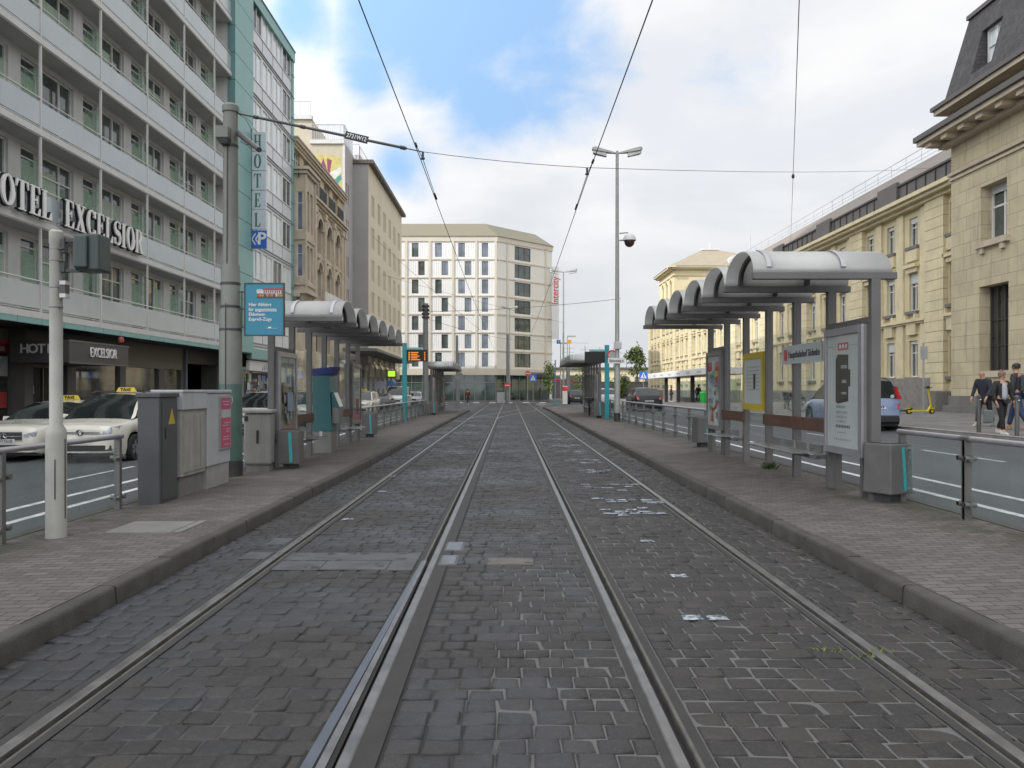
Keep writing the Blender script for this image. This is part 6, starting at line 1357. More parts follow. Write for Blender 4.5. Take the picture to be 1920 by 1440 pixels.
# ------------------------------------------------------------------ overhead line
M_WIRE = pm('wire_dark', (.05, .055, .065), .5, .4)
def wire(name, pts, r_, label, cat='wire', group=None, m=None):
    q = MB(); q.tube(pts, r_, 6); return tag(q.build(name, m or M_WIRE), label, cat, group)
def sag(a, b_, n, s_): a, b_ = Vector(a), Vector(b_); return [a.lerp(b_, i / n) - Vector((0, 0, 4 * s_ * (i / n) * (1 - i / n))) for i in range(n + 1)]
wire('contact_wire', sag((-1.50, -2, 5.5), (-1.47, 13.4, 5.42), 6, .02) + sag((-1.47, 13.4, 5.42), (-1.5, 48, 5.45), 10, .10)[1:] + [Vector((-1.5, 100, 5.6))], .0075, 'overhead tram wire above the left track', 'wire', 'overhead contact wires')
wire('contact_wire', sag((1.42, -2, 5.5), (1.40, 14.3, 5.42), 6, .02) + sag((1.40, 14.3, 5.42), (1.5, 48, 5.45), 10, .10)[1:] + [Vector((1.5, 100, 5.6))], .0075, 'overhead tram wire above the right track', 'wire', 'overhead contact wires')
A = Vector((mx + .13, my, 6.42)); B = Vector((-1.48, 13.5, 5.62)); C_ = Vector((1.40, 14.4, 5.60)); D_ = Vector((18.9, 34.0, 11.1))
wire('span_wire', sag(B, C_, 6, .03) + sag(C_, D_, 8, .15)[1:], .005, 'thin cross-span wire from the left mast to the station pavilion')
rod = thing('cantilever_rod', 'thick insulated rod from the left mast to the wire', 'rod', None, tuple(A)); q = MB(); q.cyl(A, A.lerp(B, .12), .016, n=8); q.cyl(A.lerp(B, .10), A.lerp(B, .92), .024, n=8); q.cyl(A.lerp(B, .9), B, .010, n=6); q.build('rod_tube', M_DGREY, rod, smooth=40)
q = MB()
for f in (.10, .36, .62, .90): q.cyl(A.lerp(B, f - .012), A.lerp(B, f + .012), .034, n=8)
q.build('clamp', M_DARK, rod)
q = MB(); q.tube([A + Vector((.02, -.02, -.02)), A + Vector((.14, -.05, -.10)), A + Vector((.24, -.05, -.28)), A + Vector((.26, -.05, -.48)), A + Vector((.18, -.05, -.57)), A + Vector((.05, -.05, -.5))], .006, 5); q.build('loop_cable', M_DARK, rod)
nn = thing('span_number_plate', 'black number plate 2721W12 hung on the cantilever rod', 'sign', None, tuple(A.lerp(B, .62))); ctr = A.lerp(B, .655) + Vector((0, -.035, .0)); dz = (B - A); ang = math.atan2(dz.z, dz.x)
Rm = Matrix.Translation(ctr) @ Matrix.Rotation(-ang, 4, 'Y'); q = MB(); q.box(-.20, .20, -.008, .008, -.062, .062); q.v = [tuple(Rm @ Vector(v)) for v in q.v]; q.build('plate', M_BLACK, nn)
text('lettering', '2721W12', .10, LM[0], Rm @ Matrix.Translation((0, -.010, 0)) @ Matrix.Rotation(pi / 2, 4, 'X'), nn, .001, bold=.001, sx=.86)
def hanger(c, y2, zc, label):     # V-shaped suspension gear where the span meets a contact wire
    t = thing('wire_hanger', label, 'hanger', 'wire hangers', tuple(c)); q = MB(); q.cyl(c, c + Vector((0, 0, -.07)), .02, n=8); q.lathe((c.x, c.y, c.z - .13), [(.035, 0), (.035, .02), (.012, .06), (0, .06)], 10); q.build('insulator', M_DARK, t)
    q = MB(); q.tube([c + Vector((0, 0, -.12)), Vector((c.x, c.y - 1.0, zc))], .006, 5); q.tube([c + Vector((0, 0, -.12)), Vector((c.x, c.y + 2.3, zc))], .006, 5); q.build('hanger_wire', M_WIRE, t)
    q = MB(); q.cyl((c.x, c.y - 1.08, zc), (c.x, c.y - .92, zc), .022, n=8); q.cyl((c.x, c.y + 2.1, zc - .005), (c.x, c.y + 2.5, zc - .005), .024, n=8); q.build('wire_clamp', M_DARK, t)
hanger(Vector((-1.46, 13.5, 5.62)), 0, 5.425, 'hanger holding the left contact wire to the span'); hanger(Vector((1.40, 14.4, 5.60)), 0, 5.425, 'hanger holding the right contact wire to the span')
wire('span_wire', [P(1500, -40, 11.6), P(1487, 330, 26), P(1482, 468, 70)], .008, 'nearly vertical thin wire crossing the sky on the right')
q = MB(); c_ = P(1487, 330, 26); q.lathe((c_.x, c_.y, c_.z - .1), [(0, 0), (.05, .05), (.05, .12), (0, .2)], 8); tag(q.build('wire_insulator', M_DARK), 'small insulator bead on the nearly vertical right wire', 'insulator')
for k, (a, b_, lb) in enumerate((((-5.02, 48, 6.3), (6.5, 46.5, 6.9), 'far cross wire at the end of the left railing'), ((-5.02, 48, 5.9), (.5, 60, 5.3), 'short diagonal far wire behind the grey mast'), ((-13.7, 86, 14), (5.9, 88, 9.0), 'far span wire from the beige block to the far lamp'), ((-.2, 96, 7.9), (9.5, 96, 7.2), 'far cross wire carrying two small square signs'), ((-13.7, 80, 17), (-1.5, 62, 5.6), 'sloping far wire from the beige block to the left contact wire'))): wire('span_wire', sag(a, b_, 8, .15), .012, lb)
for x, m_, lb, sy in ((5.9, pm('signal_blue', (.04, .13, .36), .5), 'small blue square sign hung on the far cross wire', 'T'), (7.2, pm('signal_orange', (.62, .28, .02), .5), 'small orange square sign hung on the far cross wire', None)):
    t = thing('hanging_sign', lb, 'sign', None, (x, 95.9, 7.5)); q = MB(); q.box(x - .24, x + .24, 95.85, 95.9, 7.12, 7.60); q.build('plate', m_, t)
    if sy: text('lettering', sy, .4, LM[0], face((x, 95.84, 7.35), '-y'), t, .002)
# traffic signs round the junction
def sign(kind, x, y, zc, s_, label, pole=True):
    t = thing('traffic_sign', label, 'traffic sign', None, (x, y, 0)); q = MB()
    if pole: q.cyl((x, y + .05, 0), (x, y + .05, zc + s_), .035, n=8); q.build('pole', M_LAMP, t); q = MB()
    if kind == 'noentry':
        q.cyl((x, y, zc), (x, y - .02, zc), s_, n=24); q.build('disc', M_RED, t); q = MB(); q.box(x - s_ * .75, x + s_ * .75, y - .03, y - .022, zc - s_ * .15, zc + s_ * .15); q.build('bar', M_FRAME, t)
    elif kind == 'zebra':
        q.box(x - s_, x + s_, y - .02, y, zc - s_, zc + s_); q.build('plate', pm('sign_blue_bright', (.02, .14, .55), .4), t); q = MB(); q.poly([(x - s_ * .75, y - .024, zc - s_ * .7), (x + s_ * .75, y - .024, zc - s_ * .7), (x, y - .024, zc + s_ * .72)]); q.build('triangle', M_FRAME, t)
        q = MB(); q.box(x - s_ * .07, x + s_ * .1, y - .03, y - .026, zc - s_ * .25, zc + s_ * .3); q.quad((x - s_ * .05, y - .03, zc - s_ * .25), (x + .02, y - .03, zc - s_ * .25), (x - s_ * .2, y - .03, zc - s_ * .6), (x - s_ * .32, y - .03, zc - s_ * .6)); q.quad((x - .0, y - .03, zc - s_ * .25), (x + s_ * .1, y - .03, zc - s_ * .25), (x + s_ * .32, y - .03, zc - s_ * .6), (x + s_ * .2, y - .03, zc - s_ * .6)); q.build('walker_mark', M_BLACK, t)
    return t
sign('noentry', -.25, 95.7, 2.15, .33, 'round red no entry sign on the far pale mast', False); sign('noentry', 2.3, 100, 3.65, .33, 'round red no entry sign higher up right of the far mast')
sign('zebra', 2.85, 96.5, 3.05, .42, 'square blue pedestrian crossing sign left of the green street tree'); sign('zebra', 16.1, 96.0, 3.35, .50, 'square blue pedestrian crossing sign by the sunlit station block')
q = MB(); q.cyl((-4.25, 68.0, 0), (-4.25, 68.0, 3.3), .04, n=6); q.cyl((-4.25, 67.97, 2.75), (-4.25, 67.93, 2.75), .36, n=20); tag(q.build('traffic_sign', M_MAST2), 'grey back of a round sign at the tip of the left platform', 'traffic sign')
tcab = MB(); tcab.box(-1.5, -.55, 97, 97.6, 0, 1.3); tag(tcab.build('switch_cabinet', M_CABW, bevel=.02), 'white cabinet beside the far mast at the junction', 'cabinet')
ck = thing('street_clock', 'small white street clock on a post far beyond the right platform', 'clock', None, (7.0, 104, 0)); q = MB(); q.cyl((7, 104.1, 0), (7, 104.1, 3.4), .05, n=8); q.build('post', M_DARK, ck); q = MB(); q.cyl((7, 104, 3.3), (7, 103.9, 3.3), .38, n=20); q.build('dial', M_FRAME, ck)
q = MB(); q.box(5.6, 6.1, 84, 84.4, .1, 2.0); q.box(5.55, 6.15, 83.98, 84.0, 1.5, 1.95, 1); tag(q.build('info_column', [M_FRAME, M_RED]), 'white information column with red head at the far right kerb', 'column')
aw2 = thing('parasol', 'dark cafe parasol beside the white hotel corner', 'parasol', None, (4.2, 112, 0)); q = MB(); q.lathe((4.2, 112, 1.9), [(1.4, 0), (.8, .35), (0, .6)], 10); q.build('canopy', M_DARK, aw2); q = MB(); q.cyl((4.2, 112, 0), (4.2, 112, 2.4), .04, n=6); q.build('pole', M_DARK, aw2)
aw3 = MB(); aw3.hexa([(3.2, 114.5, 3.2), (6.5, 114.5, 3.2), (6.5, 119, 3.2), (3.2, 118, 3.2)], [(3.2, 114.5, 4.0), (6.5, 114.5, 4.0), (6.5, 119, 4.2), (3.2, 118, 4.2)]); tag(aw3.build('awning', M_DARK, bevel=.15), 'dark rounded awning over the white hotel corner', 'awning')
# fence panel at the scooters and small weeds along the rail
fe = thing('board_fence', 'grey vertical board fence behind the scooters', 'fence', None, (19, 38, .6)); q = MB(); x0_ = 18.3
for i in range(34): y = 36.0 + .16 * i; q.box(18.9, 18.94 + .01 * (i % 2), y, y + .135, .45, 2.15)
q.build('board_panel', pm('fence_grey', (.25, .235, .215), .8, 0, .2, 4, streak=.3), fe); q = MB(); q.box(18.8, 19.6, 35.3, 35.9, .45, 1.5); q.build('end_block', M_PLIN, fe)
wd = MB(); r = random.Random(12)
for (px, py, n) in ((1555, 1222, 12), (1660, 1222, 9), (1620, 1232, 10)):
    Y = EYE * F / (py - 731); X = (px - 955) * Y / F
    for i in range(n):
        a = r.uniform(0, 2 * pi); x, y = X + r.gauss(0, .05), Y + r.gauss(0, .03); h = r.uniform(.012, .03); w = .006
        wd.add([(x - w, y, .002), (x + w, y, .002), (x + .02 * cos(a), y + .02 * sin(a), h)], ((0, 1, 2),))
for i in range(260):
    y = r.uniform(3, 14); x = 2.30 + r.gauss(0, .012); h = r.uniform(.006, .016); a = r.uniform(0, 2 * pi)
    wd.add([(x - .006, y, .0), (x + .006, y, .0), (x + .02 * cos(a), y + .02 * sin(a), h)], ((0, 1, 2),), 1)
o = wd.build('weeds', [pm('weed_green', (.12, .16, .03), .8, 0, .3, 20), pm('dry_moss', (.06, .05, .03), .9, 0, .3, 20)]); tag(o, 'tiny green and brown weeds along the right outer rail', 'weeds'); o['kind'] = 'stuff'
wd = MB()
for i in range(110):
    x, y = 4.66 + r.gauss(0, .045), 14.32 + r.gauss(0, .04); h = r.uniform(.03, .15) ; a = r.uniform(0, 2 * pi); w = .02
    wd.add([(x - w, y, .19), (x + w, y, .19), (x + .12 * cos(a), y + .12 * sin(a), .19 + h)], ((0, 1, 2),))
o = wd.build('weeds', pm('weed_dark', (.06, .09, .03), .8, 0, .3, 20)); tag(o, 'green weed tuft at the foot of a right shelter post', 'weeds'); o['kind'] = 'stuff'
# ================================================================== vehicles
def itp(pts, x):
    if x <= pts[0][0]: return pts[0][1]
    for (a, va), (b, vb) in zip(pts[:-1], pts[1:]):
        if x <= b: t = (x - a) / max(1e-9, b - a); t = t * t * (3 - 2 * t) * .5 + t * .5; return va + (vb - va) * t
    return pts[-1][1]
def carpaint(n, c): d = sum(c) < .3; return pm('paint_' + n, c, .4 if d else .22, .0, .03, 2, spec=.25 if d else .5, coat=.12 if d else .7)
M_CGL = panem('car_glass', (.014, .018, .018), .03, .3, .8, .35); M_TYRE = pm('tyre', (.018, .018, .018), .8, 0, .2, 8); M_RIM = pm('rim', (.32, .32, .33), .35, .7, .1, 6)
M_TRIM = pm('black_trim', (.016, .016, .017), .5, 0, .2, 6); M_CHR = pm('chrome', (.6, .6, .6), .15, .9, .05, 4); M_HEAD = panem('headlamp', (.32, .34, .38), .05, .4, 14); M_TAIL = pm('tail_lamp', (.40, .015, .02), .2, 0, .2, 8, coat=.5); M_PLATE_ = pm('number_plate', (.55, .55, .54), .5, 0, .05, 4)
def mulmat(h, k): return itp(h, k)
def car(label, cat, paint, loc, rz, L_=4.6, W_=1.82, H_=1.5, hood=(( -.1, .60), (.06, .72), (.35, .82), (1.15, .98)), ws=(1.05, 1.85), roof_end=3.5, rw=(4.25, 1.0), wheels=(.88, 3.65), R=.33, kind='sedan', pillars=(2.2, 3.15), taxi=None, grp=None, trunk=None, plate=None, emblem=None, cladding=None, rails=False, lights='front'):
    T = thing('parked_car' if kind != 'van' else 'parked_van', label, cat, grp, origin=True); hw0 = W_ / 2
    bz = hood[-1][1]; re_, rbz = rw
    top = list(hood) + ([(re_, rbz + .03), (L_ - .12, rbz - .02), (L_, rbz - .22)] if trunk is None else [(re_, rbz + .02)] + trunk)
    hwp = [(0, .66), (.08, .80), (.25, .91), (.6, .975), (1.0, 1.0), (L_ - .8, 1.0), (L_ - .3, .97), (L_ - .08, .88), (L_, .80)]
    low0 = [(0, .26), (.25, .19), (L_ - .3, .20), (L_, .30)]
    def hw(y): return hw0 * itp(hwp, y)
    def low(y):
        z = itp(low0, y)
        for yw in wheels:
            d = abs(y - yw)
            if d < R + .065: z = max(z, R + sqrt((R + .065) ** 2 - d * d))
        return z
    ys = sorted({round(L_ * i / 44, 4) for i in range(45)} | {round(yw + s_ * (R + .066) * k, 4) for yw in wheels for s_ in (-1, 1) for k in (.3, .6, .8, .92, .98, 1.0)} | {.04, .1, L_ - .05, L_ - .1})
    mb = MB(); rows = []
    for y in ys:
        h, lo, tp = hw(y), low(y), itp(top, y); sh = tp - .07
        half = [(h * .96, lo), (h, lo + .22 * (sh - lo)), (h * 1.005, lo + .6 * (sh - lo)), (h * .985, sh), (h * .93, tp - .01), (h * .55, tp + .012), (0, tp + .02)]
        rows.append([(x, y, z) for x, z in half] + [(-x, y, z) for x, z in half[-2::-1]])
    n = len(rows[0]); vs = [p for r_ in rows for p in r_]
    fs = [(i * n + j, i * n + j + 1, (i + 1) * n + j + 1, (i + 1) * n + j) for i in range(len(rows) - 1) for j in range(n - 1)]
    lowmi = 1 if cladding else 0
    for f in fs: pass
    mb.add(vs, fs, 0); mb.poly(rows[0], 0); mb.poly(rows[-1], 0)
    if cladding:
        k0 = 0
        for idx, f in enumerate(mb.f[:len(fs)]):
            if (idx % (n - 1)) in (0, n - 2): mb.m[idx] = 1
    # cabin
    zr = [(ws[0], bz - .02), (ws[0] + (ws[1] - ws[0]) * .5, (bz + H_) / 2 + .03), (ws[1], H_ - .05), ((ws[1] + roof_end) / 2, H_), (roof_end, H_ - .06), (re_, rbz)]
    def lin(pts, x):
        for (a, va), (b, vb) in zip(pts[:-1], pts[1:]):
            if x <= b: return va + (vb - va) * max(0, (x - a)) / max(1e-9, b - a)
        return pts[-1][1]
    def belt(y): return bz + (rbz - bz) * (y - ws[0]) / (re_ - ws[0])
    cy = sorted({ws[0], ws[1], roof_end, re_, *[ws[0] + (ws[1] - ws[0]) * k / 5 for k in range(6)], *[roof_end + (re_ - roof_end) * k / 4 for k in range(5)], *[p + d for p in pillars for d in (-.045, .045)], *[ws[1] + (roof_end - ws[1]) * k / 6 for k in range(7)], ws[1] + .12, roof_end - .05})
    cr_ = []
    for y in cy:
        z = max(lin(zr, y), belt(y)); b = belt(y) - .005; f = min(1, max(0, (z - b) / (H_ - bz)))
        hb = hw(y) * .94; ht = hb - (hb - hw0 * .70) * f
        half = [(hb, b), (ht + .035, max(b, z - .075)), (ht - .03, z - .012), (ht * .5, z + .018 * f), (0, z + .024 * f)]
        cr_.append([(x, y, zz) for x, zz in half] + [(-x, y, zz) for x, zz in half[-2::-1]])
    m_ = len(cr_[0]); gw, gr, gs = MB(), MB(), {1: MB(), -1: MB()}
    for i in range(len(cy) - 1):
        ym = (cy[i] + cy[i + 1]) / 2
        for j in range(m_ - 1):
            q = [cr_[i][j], cr_[i][j + 1], cr_[i + 1][j + 1], cr_[i + 1][j]]
            if j in (0, m_ - 2):
                if any(abs(ym - p) < .045 for p in pillars) or ym > re_ - (.12 if kind == 'sedan' else .0): mb.quad(*q, 2 if abs(ym - pillars[0]) < .05 else 0)
                else: gs[1 if j == 0 else -1].quad(*q)
            elif j in (1, m_ - 3): mb.quad(*q, 0)
            elif ym < ws[1]: gw.quad(*q)
            elif ym > roof_end and kind != 'van': gr.quad(*q)
            else: mb.quad(*q, 0)
    mb.build('body', [paint, M_TRIM, M_TRIM], T, smooth=38)
    gw.build('windscreen', M_CGL, T, smooth=60)
    if gr.f: gr.build('rear_window', M_CGL, T, smooth=60)
    for k in gs: gs[k].build('side_window', M_CGL, T, smooth=60)
    q = MB(); q.box(-hw0 * .86, hw0 * .86, .2, L_ - .2, .16, .62); q.build('underbody', M_TRIM, T)
    for yw in wheels:
        for s_ in (-1, 1):
            q = MB(); xo = s_ * (hw(yw) + .004); xi = s_ * (hw(yw) - .21); pr = [(R * .62, 0), (R * .93, 0), (R, .03), (R, .18), (R * .9, .21)]; nn = 26; vs = []
            for r_, d in pr:
                for i in range(nn): a = 2 * pi * i / nn; vs.append((xo - s_ * d, yw + r_ * cos(a), R + r_ * sin(a)))
            q.add(vs, [(k * nn + i, k * nn + (i + 1) % nn, (k + 1) * nn + (i + 1) % nn, (k + 1) * nn + i) for k in range(len(pr) - 1) for i in range(nn)])
            wo = q.build('wheel', M_TYRE, T, smooth=40)
            q = MB(); xr = xo - s_ * .015
            q.cyl((xr - s_ * .05, yw, R), (xr - s_ * .06, yw, R), R * .66, n=22, mi=1)
            for k in range(5):
                a = 2 * pi * k / 5 + .3; c_, s2 = cos(a), sin(a)
                def pq(r_, t): return (xr, yw + r_ * c_ - t * s2, R + r_ * s2 + t * c_)
                b4 = [pq(.03, -.04), pq(.03, .04), pq(R * .63, .055), pq(R * .63, -.055)]; q.hexa([(v[0] - s_ * .03, v[1], v[2]) for v in b4], b4, 0)
            for i in range(22):
                a0, a1 = 2 * pi * i / 22, 2 * pi * (i + 1) / 22; f_ = lambda r_, a, d: (xr - s_ * d, yw + r_ * cos(a), R + r_ * sin(a))
                q.quad(f_(R * .60, a0, -.004), f_(R * .60, a1, -.004), f_(R * .67, a1, -.006), f_(R * .67, a0, -.006), 0)
            q.build('rim', [M_RIM, M_TRIM], wo, smooth=30)
    # details laid on the nose or tail by following the body surface
    def nose(x, z, end):
        lo_, hi_ = 0., 1.2
        for _ in range(18):
            y = (lo_ + hi_) / 2; yy = y if end == 'front' else L_ - y
            if hw(yy) > abs(x) + .02 and itp(top, yy) - .03 > z: hi_ = y
            else: lo_ = y
        return hi_ if end == 'front' else L_ - hi_
    def patch(name, pts, end, mat, off=.012, par=T, n=6):      # pts: (x, zlow, zhigh) stations
        q = MB(); sg_ = -1 if end == 'front' else 1; rws_ = []
        for a, b in zip(pts[:-1], pts[1:]):
            for k in range(n): t = k / n; rws_.append([a[i] + (b[i] - a[i]) * t for i in range(3)])
        rws_.append(list(pts[-1])); g2 = []
        for x, z0, z1 in rws_: g2.append([(x, nose(x, z0 + (z1 - z0) * v, end) + sg_ * off, z0 + (z1 - z0) * v) for v in (0, .5, 1)])
        for a, b in zip(g2[:-1], g2[1:]):
            for k in range(2): q.quad(a[k], b[k], b[k + 1], a[k + 1])
        return q.build(name, mat, par, smooth=40)
    return T, patch, nose, hw
def finish(T, loc, rz): place(T, loc, rz)
def mirrors(T, hw, y, z, paint):
    for s_ in (-1, 1):
        q = MB(); x = s_ * (hw(y) + .02); q.hexa([(x, y, z), (x + s_ * .2, y - .02, z + .01), (x + s_ * .2, y + .07, z + .01), (x, y + .1, z)], [(x, y, z + .12), (x + s_ * .19, y - .01, z + .14), (x + s_ * .19, y + .07, z + .14), (x, y + .1, z + .12)]); q.build('mirror', paint, T, bevel=.02)
def taxi_sign(T, y, z):
    q = MB(); q.hexa([(-.26, y - .06, z), (.26, y - .06, z), (.26, y + .06, z), (-.26, y + .06, z)], [(-.20, y - .04, z + .13), (.20, y - .04, z + .13), (.20, y + .04, z + .13), (-.20, y + .04, z + .13)]); o = q.build('taxi_sign', pm('taxi_yellow', (.55, .42, .02), .4, 0, .05, 5), T, bevel=.02)
    text('lettering', 'TAXI', .11, M_BLACK, face((0, y - .058, z + .065), '-y'), o, .004, bold=.004, sx=1.1)
CREAM = carpaint('cream', (.62, .60, .525)); WHITEP = carpaint('white', (.62, .63, .62)); BLK = carpaint('black', (.015, .016, .019)); BLUEP = carpaint('greyblue', (.17, .225, .36)); SILV = carpaint('silver', (.33, .34, .35)); DRED = carpaint('dark', (.05, .05, .06))
def front_face(T, patch, nose, hz, W_, plate=None, emb=None, lampz=(.68, .80), grz=(.66, .76), taxi=False, wide=True):
    h = W_ / 2
    for s_ in (-1, 1): patch('headlight', [(s_ * h * .50, lampz[0], lampz[0] + .05), (s_ * h * .66, lampz[0] - .01, lampz[1] - .03), (s_ * h * .86, lampz[0] + .03, lampz[1] + .02), (s_ * h * .93, lampz[0] + .09, lampz[1] + .03)], 'front', M_HEAD, .012)
    gx = h * (.52 if wide else .46)
    g = patch('grille', [(-gx, *grz), (gx, *grz)], 'front', M_TRIM, .010, n=12)
    patch('grille_bar', [(-gx, grz[0] + .01, grz[0] + .025), (gx, grz[0] + .01, grz[0] + .025)], 'front', M_CHR, .016, g, 10)
    patch('grille_bar', [(-gx, (grz[0] + grz[1]) / 2, (grz[0] + grz[1]) / 2 + .012), (gx, (grz[0] + grz[1]) / 2, (grz[0] + grz[1]) / 2 + .012)], 'front', M_CHR, .016, g, 10)
    patch('lower_intake', [(-h * .84, .31, .42), (-h * .6, .29, .43), (h * .6, .29, .43), (h * .84, .31, .42)], 'front', M_TRIM, .010)
    patch('bumper_strip', [(-h * .84, .245, .262), (h * .84, .245, .262)], 'front', M_CHR, .014, n=14)
    p = patch('number_plate', [(-.26, .47, .57), (.26, .47, .57)], 'front', M_PLATE_, .022, n=4)
    q = MB(); q.box(-.26, -.225, -.035, -.03, .475, .565); q.build('plate_band', pm('plate_blue', (.02, .08, .35), .5), p)
    if plate: text('plate_text', plate, .10, M_BLACK, face((.02, nose(.1, .52, 'front') - .03, .52), '-y'), p, .001)
    if emb:
        yy = nose(.02, (grz[0] + grz[1]) / 2, 'front') - .035; cz = (grz[0] + grz[1]) / 2; q = MB(); r_ = .075 if emb == 'bars' else .085
        for i in range(24):
            a0, a1 = 2 * pi * i / 24, 2 * pi * (i + 1) / 24; f_ = lambda rr, a, d: (rr * cos(a), yy - d, cz + rr * sin(a)); q.hexa([f_(r_ * .86, a0, 0), f_(r_, a0, 0), f_(r_, a1, 0), f_(r_ * .86, a1, 0)], [f_(r_ * .88, a0, .012), f_(r_ * .98, a0, .012), f_(r_ * .98, a1, .012), f_(r_ * .88, a1, .012)])
        if emb == 'star': 
            for k in range(3): a = pi / 2 + 2 * pi * k / 3; q.hexa([(.014 * cos(a + pi / 2), yy, cz + .014 * sin(a + pi / 2)), (r_ * cos(a), yy, cz + r_ * sin(a)), (.014 * cos(a - pi / 2), yy, cz + .014 * sin(a - pi / 2))], [(0, yy - .012, cz), (r_ * .97 * cos(a), yy - .006, cz + r_ * .97 * sin(a)), (0.001, yy - .012, cz)])
        else:
            q.cyl((0, yy + .006, cz), (0, yy, cz), r_ * .9, n=20, mi=1)
            for (x0, z0, x1, z1) in ((-.032, .055, -.005, .005), (.032, .055, .005, .005), (-.058, .03, -.03, -.05), (.058, .03, .03, -.05), (-.03, -.05, 0, .0), (.03, -.05, 0, .0)): q.cyl((x0, yy - .006, cz + z0), (x1, yy - .006, cz + z1), .0075, n=5)
        q.build('emblem', [M_CHR, pm('emblem_dark', (.05, .06, .09), .3)], T)
def mpv(label, loc, rz, paint, cat='taxi', tx=True, grp='cars waiting along the left street', **k):
    T, patch, nose, hw = car(label, cat, paint, loc, rz, 4.5, 1.84, 1.66, hood=((-.1, .70), (.02, .80), (.10, .885), (.35, .945), (.95, 1.04)), ws=(.80, 1.75), roof_end=4.0, rw=(4.42, 1.05), wheels=(.88, 3.62), R=.325, kind='mpv', pillars=(1.98, 3.05), grp=grp)
    front_face(T, patch, nose, 0, 1.84, emb='bars', lampz=(.695, .86), grz=(.69, .775)); mirrors(T, hw, 1.25, 1.0, paint)
    for s_ in (-1, 1): q = MB(); q.tube([(s_ * .66, 1.8, 1.66), (s_ * .66, 2.0, 1.70), (s_ * .64, 3.7, 1.69), (s_ * .64, 3.9, 1.63)], .018, 6); q.build('roof_rail', M_TRIM, T)
    if tx: taxi_sign(T, 2.3, 1.675)
    finish(T, loc, rz); return T
def sedan(label, loc, rz, paint, cat='taxi', tx=True, grp='cars waiting along the left street', plate=None, emb='star'):
    T, patch, nose, hw = car(label, cat, paint, loc, rz, 4.85, 1.86, 1.46, hood=((-.1, .68), (.02, .77), (.12, .845), (.4, .90), (1.5, 1.0)), ws=(1.35, 2.25), roof_end=3.55, rw=(4.35, 1.0), wheels=(.86, 3.78), R=.33, pillars=(2.62, 3.6), grp=grp, trunk=[(4.7, .98), (4.85, .74)])
    front_face(T, patch, nose, 0, 1.86, plate=plate, emb=emb, lampz=(.62, .75), grz=(.52, .735), wide=False); mirrors(T, hw, 1.75, .93, paint)
    if tx: taxi_sign(T, 2.9, 1.475)
    finish(T, loc, rz); return T
def rear_face(T, patch, nose, W_, lz, pz, tail='block', L_=4.2, plate=None):
    h = W_ / 2
    for s_ in (-1, 1):
        if tail == 'tall': patch('tail_light', [(s_ * h * .70, lz[0], lz[1]), (s_ * h * .80, lz[0], lz[1]), (s_ * h * .93, lz[0] + .03, lz[1] + .02)], 'rear', M_TAIL, .014)
        else: patch('tail_light', [(s_ * h * .45, lz[0] + .02, lz[1] - .01), (s_ * h * .70, lz[0] - .03, lz[1] + .02), (s_ * h * .93, lz[0] - .02, lz[1] + .03)], 'rear', M_TAIL, .014)
    p = patch('number_plate', [(-.26, pz, pz + .11), (.26, pz, pz + .11)], 'rear', M_PLATE_, .02, n=4)
    q = MB(); 
    for k in range(6): x = -.2 + .075 * k; q.box(x, x + .045, L_ + .02, L_ + .024, pz + .025, pz + .085)
    q.build('plate_marks', M_DGREY, p)
    patch('bumper_strip', [(-h * .8, .34, .42), (h * .8, .34, .42)], 'rear', M_TRIM, .012, n=10)
mpv('cream taxi van in front of the hotel entrance, nearest to the tracks', (-10.12, 18.85, zL(-10)), 0, CREAM)
sedan('cream taxi saloon with star emblem at the left picture edge', (-12.15, 19.25, zL(-12)), 0, CREAM, plate='F·H 5658')
sedan('cream taxi saloon mostly hidden behind the dark cabinet', (-12.1, 25.6, zL(-12)), 0, CREAM)
mpv('white family car seen above the rounded grey cabinet', (-10.0, 30.6, zL(-10)), 0, WHITEP, 'car', False)
mpv('white car seen through the left shelter glass beside the ticket machine', (-10.1, 37.6, zL(-10)), 0, WHITEP, 'car', False)
sedan('dark car behind the white one, seen through the left shelter', (-12.0, 45, zL(-12)), 0, DRED, 'car', False)
mpv('cream taxi standing just right of the left shelter posts', (-10.35, 54.5, zL(-10)), 0, CREAM)
sedan('dark grey car behind the far cream taxi', (-10.2, 60.8, zL(-10)), 0, DRED, 'car', False)
sedan('silver car right behind the white van far left', (-10.0, 82, -.06), 0, SILV, 'car', False)
sedan('last silver car of the left row far away', (-11.6, 88, -.05), 0, SILV, 'car', False)
T, patch, nose, hw = car('white delivery van facing the camera left of the teal stop post', 'van', WHITEP, None, 0, 5.2, 1.95, 2.0, hood=((-.1, .85), (.02, .95), (.10, 1.05), (.3, 1.13), (.6, 1.22)), ws=(.5, 1.35), roof_end=5.0, rw=(5.15, 1.2), wheels=(.95, 4.2), R=.34, kind='van', pillars=(1.75, 2.9), grp='cars waiting along the left street')
front_face(T, patch, nose, 0, 1.95, emb=None, lampz=(.80, .98), grz=(.66, .80)); mirrors(T, hw, 1.0, 1.15, WHITEP); finish(T, (-10.15, 70.5, -.1), 0)
